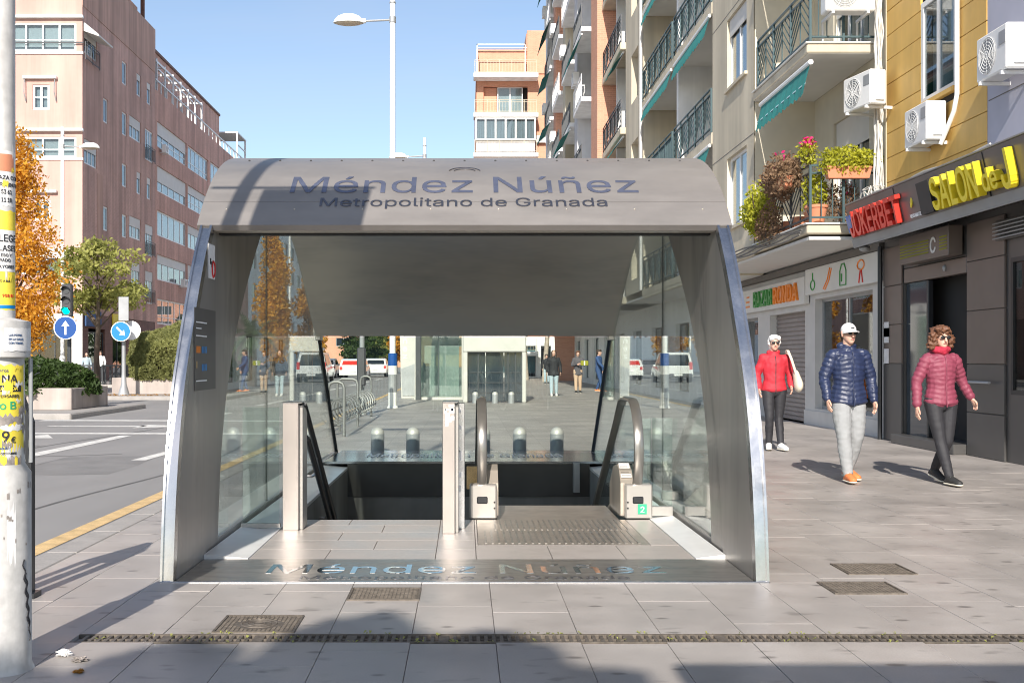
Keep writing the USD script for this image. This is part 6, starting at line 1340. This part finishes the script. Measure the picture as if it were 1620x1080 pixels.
def person(label, loc, rz, H, J, top, legs_mat, shoe_mat, hair, top_fit=1.0, quilt=0., female=False, hood=0., hem=.80, fine=True, extras=(), group=None, trouser_fit=1.0):
    t = T('person', label, 'person', loc, group, True, rz); k = H / 1.75; S = lambda p: tuple(np.asarray(p, float) * k)
    sw = .165 if female else .178; hw = .095 if female else .09
    D = dict(sl=(-sw, 0, 1.40), sr=(sw, 0, 1.40), hl=(-hw, 0, .92), hr=(hw, 0, .92), neck=(0, .015, 1.50), head=(0, -.015, 1.635), chest=(0, .0, 1.28), waist=(0, .0, 1.08)); D.update(J); D = {a: np.array(S(b)) for a, b in D.items()}
    e = .02 if fine else .035
    # --- body: one continuous surface
    B_ = chain((D['chest'], (.15 * k, .10 * k, .16 * k)), (D['waist'], (.125 * k, .09 * k, .12 * k)), ((D['hl'] + D['hr']) / 2, (.15 * k, .10 * k, .11 * k)))
    B_ += chain((D['chest'] + [0, 0, .1 * k], .09 * k), (D['neck'], .058 * k), (D['head'] + [0, .02 * k, -.05 * k], .055 * k))
    hd = D['head']; B_ += chain((hd + [0, .012 * k, .025 * k], (.076 * k, .092 * k, .092 * k)), (hd + [0, -.025 * k, -.055 * k], (.055 * k, .062 * k, .05 * k)), (hd + [0, -.055 * k, -.092 * k], (.028 * k, .028 * k, .02 * k)))
    B_ += chain((hd + [0, -.088 * k, .012 * k], .010 * k), (hd + [0, -.105 * k, -.028 * k], .015 * k)); 
    for s in (-1, 1): B_ += chain((hd + [s * .078 * k, .012 * k, .015 * k], (.010 * k, .018 * k, .026 * k)), (hd + [s * .076 * k, .008 * k, -.02 * k], (.008 * k, .012 * k, .014 * k)))
    for a in 'lr':
        s = -1 if a == 'l' else 1
        B_ += chain((D['s' + a], .055 * k), (D['e' + a], .040 * k), (D['w' + a], .027 * k)); B_ += chain((D['chest'] + [0, 0, .08 * k], .08 * k), (D['s' + a], .055 * k))
        B_ += chain((D['h' + a], .085 * k), (D['k' + a], .055 * k), (lerp(D['k' + a], D['a' + a], .3), .054 * k), (D['a' + a], .036 * k)); B_ += chain((D['a' + a], .034 * k), (np.array(D['a' + a]) + np.array(J.get('f' + a, (0, -.15, -.06))) * k, .026 * k))
        d = D['w' + a] - D['e' + a]; d /= np.linalg.norm(d); side = np.array([s, 0, 0.]); fwd = np.cross(d, side); fwd /= np.linalg.norm(fwd)
        if fwd[1] > 0: fwd = -fwd
        w = D['w' + a]; palm = w + d * .085 * k; lat = np.cross(fwd, d)
        B_ += chain((w, .026 * k), (w + d * .03 * k + fwd * .01 * k, (.020 * k, .030 * k, .025 * k)), (palm, (.016 * k, .036 * k, .022 * k)))
        for i, L in enumerate((.070, .078, .072, .056)):
            q = palm + fwd * (.027 - .018 * i) * k; m1 = q + d * L * .5 * k - side * .004 * k; m2 = m1 + d * L * .42 * k - side * .018 * k - 0 * lat
            B_ += chain((q, .0095 * k), (m1, .0088 * k), (m2, .0075 * k))
        q = w + d * .035 * k + fwd * .03 * k; B_ += chain((q, .012 * k), (q + d * .035 * k + fwd * .022 * k, .011 * k), (q + d * .065 * k + fwd * .02 * k - side * .008 * k, .009 * k))
    bm = fuse(B_, e if fine else .03, 3); t.part('body', MB().mesh(bm), 'skin', smooth=60)
    # --- trousers
    f_ = trouser_fit; L_ = chain(((D['hl'] + D['hr']) / 2 + [0, 0, .08 * k], (.150 * k, .108 * k, .08 * k)), ((D['hl'] + D['hr']) / 2 - [0, 0, .02 * k], (.162 * k, .118 * k, .10 * k)))
    for a in 'lr':
        kn, an = D['k' + a], D['a' + a]
        L_ += chain((D['h' + a], .098 * k * (1 if f_ == 1 else 1.06)), (lerp(D['h' + a], kn, .5), .085 * k * f_), (kn, .064 * k * f_), (lerp(kn, an, .35), .064 * k * f_), (lerp(kn, an, .93), .045 * k * (f_ * 1.08)))
    lm = fuse(L_, .02 if fine else .035, 6)
    if fine:
        v = np.array(lm.vertices); n = np.array(lm.vertex_normals); w_ = (meshkit.noise(v * [16, 16, 38] + 3) - .5) * (.013 if f_ > 1 else .007) * k; lm.vertices = v + n * w_[:, None]
    t.part('trousers' if f_ > 1 else 'leggings', MB().mesh(lm), legs_mat, smooth=60)
    # --- jacket
    g = top_fit; ft = 1.0; hz = hem * k
    U_ = chain((D['chest'] + [0, 0, .06 * k], (.170 * k * g, .118 * k * g, .14 * k)), (D['waist'], (.152 * k * g * (.92 if female else 1), .112 * k * g, .12 * k)), ((0, 0, hz + .07 * k), ((.190 if trouser_fit > 1.15 else .176) * k * g * (1.04 if female else 1), .125 * k * g, .065 * k)))
    U_ += chain((D['chest'] + [0, 0, .13 * k], (.12 * k, .09 * k, .08 * k)), (D['neck'] + [0, 0, -.01 * k], (.072 * k, .070 * k, .045 * k)))
    if hood: U_ += chain((D['neck'] + [-.07 * k, .03 * k, .0], .045 * k * hood), (D['neck'] + [0, .085 * k, -.01 * k], .055 * k * hood), (D['neck'] + [.07 * k, .03 * k, 0], .045 * k * hood))
    for a in 'lr':
        U_ += chain((D['chest'] + [0, 0, .09 * k], (.10 * k, .085 * k, .09 * k)), (D['s' + a], .068 * k * g)); U_ += chain((D['s' + a], .068 * k * g), (lerp(D['s' + a], D['e' + a], .6), .060 * k * g), (D['e' + a], .057 * k * g), (lerp(D['e' + a], D['w' + a], .96), .043 * k * g))
    um = fuse(U_, .014 if (fine and quilt) else (.018 if fine else .035), 5 if fine else 3)
    v = np.array(um.vertices); n = np.array(um.vertex_normals)
    if quilt:
        segs = [(D['chest'] + [0, 0, .2 * k], (0, 0, hz))] + [(D['s' + a], D['e' + a]) for a in 'lr'] + [(D['e' + a], D['w' + a]) for a in 'lr']
        ds = [seg_dist(v, *q) for q in segs]; rad = [.15, .07, .07, .055, .055]; sc = np.stack([d_[0] / r_ for d_, r_ in zip(ds, rad)]); wh = sc.argmin(0)
        le = {1: 0, 2: 0, 3: np.linalg.norm(D['sl'] - D['el']), 4: np.linalg.norm(D['sr'] - D['er'])}; s = np.where(wh == 0, v[:, 2] + .35 * np.abs(v[:, 0]) * np.sign(v[:, 2] - 1.2 * k) * .5, 0)
        for i in range(1, 5): s = np.where(wh == i, ds[i][1] + le[i], s)
        amp = .013 * k; disp = amp * (np.abs(np.sin(PI * s / (quilt * k))) ** .5 - .6); disp += .006 * (meshkit.noise(v * 30) - .5) + .022 * k * (meshkit.fbm(v * [6, 6, 9] + 4, 3) - .5)
        zip_ = (np.abs(v[:, 0]) < .012) & (v[:, 1] < 0) & (wh == 0); disp = np.where(zip_, -.004, disp); v = v + n * disp[:, None]
    else: v = v + n * ((meshkit.fbm(v * [9, 9, 13] + 1, 3) - .5) * .035 * k)[:, None]
    um.vertices = v; jp = t.part('jacket', MB().mesh(um), top, smooth=50)
    if fine:
        b = MB(); zz = np.linspace(hz + .03 * k, (1.44) * k, 14); pts = []
        from scipy.spatial import cKDTree
        vv = np.array(um.vertices); fr = vv[(np.abs(vv[:, 0]) < .03 * k)]
        for z in zz:
            c = fr[np.abs(fr[:, 2] - z) < .03 * k]
            if len(c): pts.append((0, c[:, 1].min() - .001, z))
        if len(pts) > 3: b.tube(pts, .007 * k, 6); t.part('zip', b, 'plastic_dark' if not quilt else top, jp)
    # --- shoes
    for a in 'lr':
        an = np.array(D['a' + a]); fv = np.array(J.get('f' + a, (0, -.15, -.06))) * k; h = np.hypot(fv[0], fv[1]); dr = np.array([fv[0], fv[1], 0]) / h
        heel = an - dr * .045 * k + [0, 0, -.035 * k]; toe = an + fv * 1.0 + dr * .02 * k; mid = an + fv * .5
        sm = fuse(chain((heel, (.040 * k, .040 * k, .038 * k)), (mid + [0, 0, .0], (.046 * k, .05 * k, .045 * k)), (toe + [0, 0, .008 * k], (.043 * k, .045 * k, .032 * k))) + chain((an + [0, 0, .0], .046 * k), (mid, .044 * k)), .02 if fine else .04, 3)
        sp = t.part('shoe', MB().mesh(sm), shoe_mat, smooth=60)
        so = fuse(chain((heel - [0, 0, .022 * k], (.043 * k, .045 * k, .014 * k)), (mid - [0, 0, .035 * k], (.046 * k, .05 * k, .014 * k)), (toe - [0, 0, .012 * k], (.044 * k, .048 * k, .014 * k))), .03, 0); t.part('sole', MB().mesh(so), 'sole', sp, smooth=50)
        if fine:
            for i in range(3): b = MB(); c = an + fv * (.35 + .15 * i) + [0, 0, .042 * k - .008 * i * k]; b.tube([c - [.022 * k, 0, .004], c, c + [.022 * k, 0, -.004]], .004 * k, 4); t.part('lace', b, 'white_shoe', sp)
    # --- face
    for s in (-1, 1):
        b = MB(); b.ell(hd + [s * .031 * k, -.083 * k, .014 * k], (.013 * k, .008 * k, .009 * k), 1); t.part('eye', b, 'white_sign'); b = MB(); b.ell(hd + [s * .031 * k, -.0905 * k, .014 * k], (.005 * k, .003 * k, .005 * k), 1); t.part('pupil', b, 'ink')
    b = MB(); b.ell(hd + [0, -.088 * k, -.058 * k], (.024 * k, .009 * k, .007 * k), 1); t.part('mouth', b, 'lip')
    if 'glasses' in extras:
        gl = MB()
        for s in (-1, 1): gl.ell(hd + [s * .032 * k, -.098 * k, .012 * k], (.027 * k, .006 * k, .021 * k), 2)
        gp = t.part('sunglasses', gl, 'black'); b = MB(); b.tube([hd + [-.074 * k, .0, .02 * k], hd + [-.062 * k, -.085 * k, .02 * k], hd + [-.01 * k, -.104 * k, .02 * k], hd + [.01 * k, -.104 * k, .02 * k], hd + [.062 * k, -.085 * k, .02 * k], hd + [.074 * k, .0, .02 * k]], .004 * k, 5); t.part('frame', b, 'plastic_dark', gp)
    # --- hair
    kind, hm = hair
    def hairmesh(parts, amp, fr_, seed):
        m = fuse(parts, .014 if fine else .03, 2); v = np.array(m.vertices); n = np.array(m.vertex_normals); m.vertices = v + n * ((meshkit.fbm(v * fr_ + seed, 3) - .45) * amp * k)[:, None]; t.part('hair', MB().mesh(m), hm, smooth=60)
    top_ = hd + [0, .03 * k, .045 * k]
    if kind == 'curly': hairmesh(chain((top_ + [0, .0, .01 * k], (.105 * k, .10 * k, .095 * k)), (hd + [0, .05 * k, -.05 * k], (.115 * k, .075 * k, .085 * k))) + chain((hd + [-.088 * k, .0, .03 * k], .045 * k), (hd + [-.105 * k, .015 * k, -.07 * k], .048 * k)) + chain((hd + [.088 * k, .0, .03 * k], .045 * k), (hd + [.105 * k, .015 * k, -.07 * k], .048 * k)) + chain((hd + [-.05 * k, -.05 * k, .098 * k], .03 * k), (hd + [.05 * k, -.05 * k, .098 * k], .03 * k)), .085, 42, 3)
    elif kind == 'short': hairmesh(chain((top_ + [0, .0, .012 * k], (.088 * k, .092 * k, .080 * k)), (hd + [0, .05 * k, -.03 * k], (.084 * k, .062 * k, .07 * k))) + chain((hd + [-.05 * k, -.05 * k, .078 * k], .040 * k), (hd + [0, -.058 * k, .092 * k], .036 * k), (hd + [.05 * k, -.05 * k, .078 * k], .040 * k)) + chain((hd + [-.078 * k, .01 * k, .04 * k], .026 * k), (hd + [-.08 * k, .015 * k, .0], .02 * k)) + chain((hd + [.08 * k, .01 * k, .04 * k], .022 * k), (hd + [.08 * k, .015 * k, 0], .02 * k)), .035, 34, 5)
    elif kind == 'long': hairmesh(chain((top_, (.088 * k, .092 * k, .078 * k)), (hd + [0, .06 * k, -.05 * k], (.09 * k, .06 * k, .08 * k)), (hd + [0, .07 * k, -.2 * k], (.10 * k, .05 * k, .08 * k))) + chain((hd + [-.075 * k, -.01 * k, .04 * k], .03 * k), (hd + [-.085 * k, -.02 * k, -.18 * k], .035 * k)) + chain((hd + [.075 * k, -.01 * k, .04 * k], .03 * k), (hd + [.085 * k, -.02 * k, -.18 * k], .035 * k)), .03, 26, 7)
    elif kind == 'cap':
        hairmesh(chain((hd + [0, .05 * k, .01 * k], (.080 * k, .055 * k, .05 * k)), (hd + [0, .06 * k, -.05 * k], (.070 * k, .045 * k, .03 * k))), .015, 30, 2)
        cm = fuse([sph(hd + [0, .012 * k, .045 * k], (.081 * k, .100 * k, .082 * k), 24).trim_by_plane((0, 0, 1), float(hd[2] + .026 * k))], .015, 1); cp_ = t.part('cap', MB().mesh(cm), 'white_shoe', smooth=60)
        br = MB(); V = []; n = 10
        for i in range(n + 1):
            a = PI + PI * i / n; V += [hd + [.080 * k * math.cos(a), .01 * k + .088 * k * math.sin(a) * .95, .040 * k], hd + [.080 * k * math.cos(a), .0 * k + (.195 * k) * math.sin(a), .008 * k + .020 * k * abs(math.sin(a))]]
        V = np.array(V); V2 = V - [0, 0, .006 * k]; m = len(V); br.add(np.vstack([V, V2]), [[2 * i, 2 * i + 1, 2 * i + 3, 2 * i + 2] for i in range(n)] + [[m + 2 * i, m + 2 * i + 2, m + 2 * i + 3, m + 2 * i + 1] for i in range(n)] + [[2 * i + 1, m + 2 * i + 1, m + 2 * i + 3, 2 * i + 3] for i in range(n)]); t.part('brim', br, 'white_shoe', cp_)
        b = MB(); b.rbox(hd[0] - .018 * k, hd[0] + .018 * k, hd[1] - .1 * k, hd[1] - .088 * k, hd[2] + .062 * k, hd[2] + .072 * k, .002); t.part('cap_mark', b, 'ink', cp_)
    if 'scarf' in extras:
        m = fuse(chain((D['neck'] + [-.06 * k, -.03 * k, .01 * k], .045 * k), (D['neck'] + [0, -.075 * k, .0], .05 * k), (D['neck'] + [.06 * k, -.03 * k, .01 * k], .045 * k), (D['neck'] + [0, .06 * k, .01 * k], .05 * k), (D['neck'] + [-.06 * k, -.03 * k, .01 * k], .045 * k)), .014, 2); v = np.array(m.vertices); m.vertices = v + np.array(m.vertex_normals) * ((meshkit.fbm(v * 25, 2) - .5) * .03)[:, None]; t.part('scarf', MB().mesh(m), 'scarf', smooth=60)
    return t, D, k
walk_m = dict(el=(-.275, .02, 1.16), er=(.275, .03, 1.15), wl=(-.285, -.09, .92), wr=(.275, -.05, .90), kl=(-.11, -.12, .50), kr=(.08, -.04, .49), al=(-.10, -.20, .085), ar=(.05, .12, .11), fl=(-.02, -.15, -.045), fr=(.03, -.15, -.075))
person('man in white cap, shiny navy quilted jacket, pale grey trousers and orange trainers', (4.30, 12.75, 0), 7, 1.76, walk_m, 'navy_down', 'grey_trouser', 'orange_shoe', ('cap', 'hair_dark'), 1.14, .052, hood=1.0, hem=.81, trouser_fit=1.20, extras=('glasses',))
bag = T('backpack', 'orange and black bag hanging at the side of the man in the navy jacket', 'bag', (4.58, 12.95, .9)); m = fuse(chain(((4.56, 12.95, 1.2), (.06, .08, .06)), ((4.60, 12.95, .95), (.075, .1, .1))), .03, 3); bag.part('bag', MB().mesh(m), 'orange_bag', smooth=60); m = fuse(chain(((4.60, 12.95, .90), (.08, .105, .06)), ((4.61, 12.95, .86), (.07, .09, .05))), .03, 2); bag.part('base', MB().mesh(m), 'black_cloth', smooth=60); b = MB(); b.tube([(4.55, 12.9, 1.22), (4.50, 12.85, 1.42), (4.44, 12.83, 1.5)], .012, 5); bag.part('strap', b, 'black_cloth')
walk_w = dict(el=(-.27, .03, 1.15), er=(.275, .06, 1.17), wl=(-.29, -.02, .88), wr=(.37, .02, .97), kl=(-.06, -.10, .49), kr=(.06, -.03, .48), al=(-.015, -.22, .085), ar=(.03, .20, .14), fl=(.01, -.15, -.045), fr=(.02, -.13, -.10), head=(0.0, -.015, 1.635))
person('curly haired woman in maroon quilted jacket, red scarf and dark leggings', (5.21, 12.45, 0), 6, 1.70, walk_w, 'maroon_down', 'legging', 'black_shoe', ('curly', 'hair_brown'), 1.08, .055, True, .9, .84, extras=('glasses', 'scarf'))
walk_r = dict(el=(-.255, .04, 1.16), er=(.25, .06, 1.16), wl=(-.25, -.10, .94), wr=(.24, -.08, .98), kl=(-.09, -.10, .50), kr=(.07, .0, .49), al=(-.09, -.05, .085), ar=(.06, -.20, .085), fl=(-.03, -.15, -.045), fr=(.04, -.15, -.045))
person('white haired woman in bright red jacket and black leggings', (4.68, 17.2, 0), -4, 1.72, walk_r, 'red_jacket', 'legging', 'white_shoe', ('short', 'hair_white'), 1.12, 0, True, .9, .86, extras=('glasses',))
tb = T('tote_bag', 'cream cloth tote bag on the shoulder of the woman in red', 'bag', (4.95, 17.0, 1.0)); m = fuse(chain(((4.96, 17.05, 1.16), (.04, .10, .05)), ((4.99, 17.0, .98), (.065, .12, .11))), .03, 3); tb.part('bag', MB().mesh(m), 'bag_cream', smooth=60)
b = MB(); b.tube([(4.95, 16.98, 1.14), (4.88, 16.98, 1.36), (4.85, 17.06, 1.49), (4.87, 17.2, 1.5), (4.92, 17.2, 1.2)], .02, 6); tb.part('strap', b, 'bag_cream')
stand = dict(el=(-.25, .03, 1.16), er=(.25, .03, 1.16), wl=(-.26, -.05, .92), wr=(.26, -.05, .92), kl=(-.09, -.06, .50), kr=(.10, .0, .49), al=(-.09, -.08, .085), ar=(.11, .06, .085))
person('woman in black padded jacket and pale jeans walking across the far paving', (3.38, 43.2, 0), 0, 1.74, stand, 'black_cloth', 'jeans', 'white_shoe', ('long', 'hair_dark'), 1.25, 0, True, 1.0, .74, False, trouser_fit=1.1)
carry = dict(el=(-.24, -.02, 1.16), er=(.26, -.06, 1.18), wl=(-.06, -.22, 1.20), wr=(.16, -.25, 1.20), kl=(-.09, -.05, .50), kr=(.09, .02, .49), al=(-.09, -.10, .085), ar=(.10, .08, .085))
person('woman in grey coat and beige trousers holding a parcel on the far paving', (4.72, 47.4, 0), 0, 1.74, carry, 'coat_grey', 'beige_trouser', 'black_shoe', ('short', 'hair_brown'), 1.1, 0, True, 1.0, .70, False, trouser_fit=1.1)
pc = T('parcel', 'pale yellow parcel held by the woman in beige trousers', 'parcel', (4.95, 47.1, 1.2)); pc.part('box', MB().rbox(4.80, 5.12, 47.02, 47.12, 1.14, 1.34, .02), 'leaf_lime'); pc.part('tape', MB().box(4.93, 4.98, 47.012, 47.019, 1.15, 1.33), 'paper_white')
person('person in blue jacket striding away, half hidden by the right rear glass post', (5.72, 48.5, 0), 60, 1.80, dict(walk_m, el=(-.30, -.15, 1.2), wl=(-.34, -.36, 1.02)), 'blue_cloth', 'blue_cloth', 'orange_shoe', ('short', 'hair_dark'), 1.15, 0, False, 0, .8, False, trouser_fit=1.1)
person('man in white shirt and dark trousers outside the corner shop', (-20.0, 62.5, .12), 0, 1.75, stand, 'white_shoe', 'black_cloth', 'white_shoe', ('short', 'hair_dark'), 1.05, 0, False, 0, .86, False, trouser_fit=1.15)
person('person in pale jacket and black trousers left of the man in white shirt', (-20.9, 62.9, .12), 20, 1.66, stand, 'jeans', 'black_cloth', 'black_shoe', ('long', 'hair_dark'), 1.05, 0, True, 0, .86, False)
person('person in dark jacket standing by the second leaning trunk', (4.75, 66.0, 0), 0, 1.7, stand, 'black_cloth', 'jeans', 'black_shoe', ('short', 'hair_dark'), 1.1, 0, False, 0, .8, False)
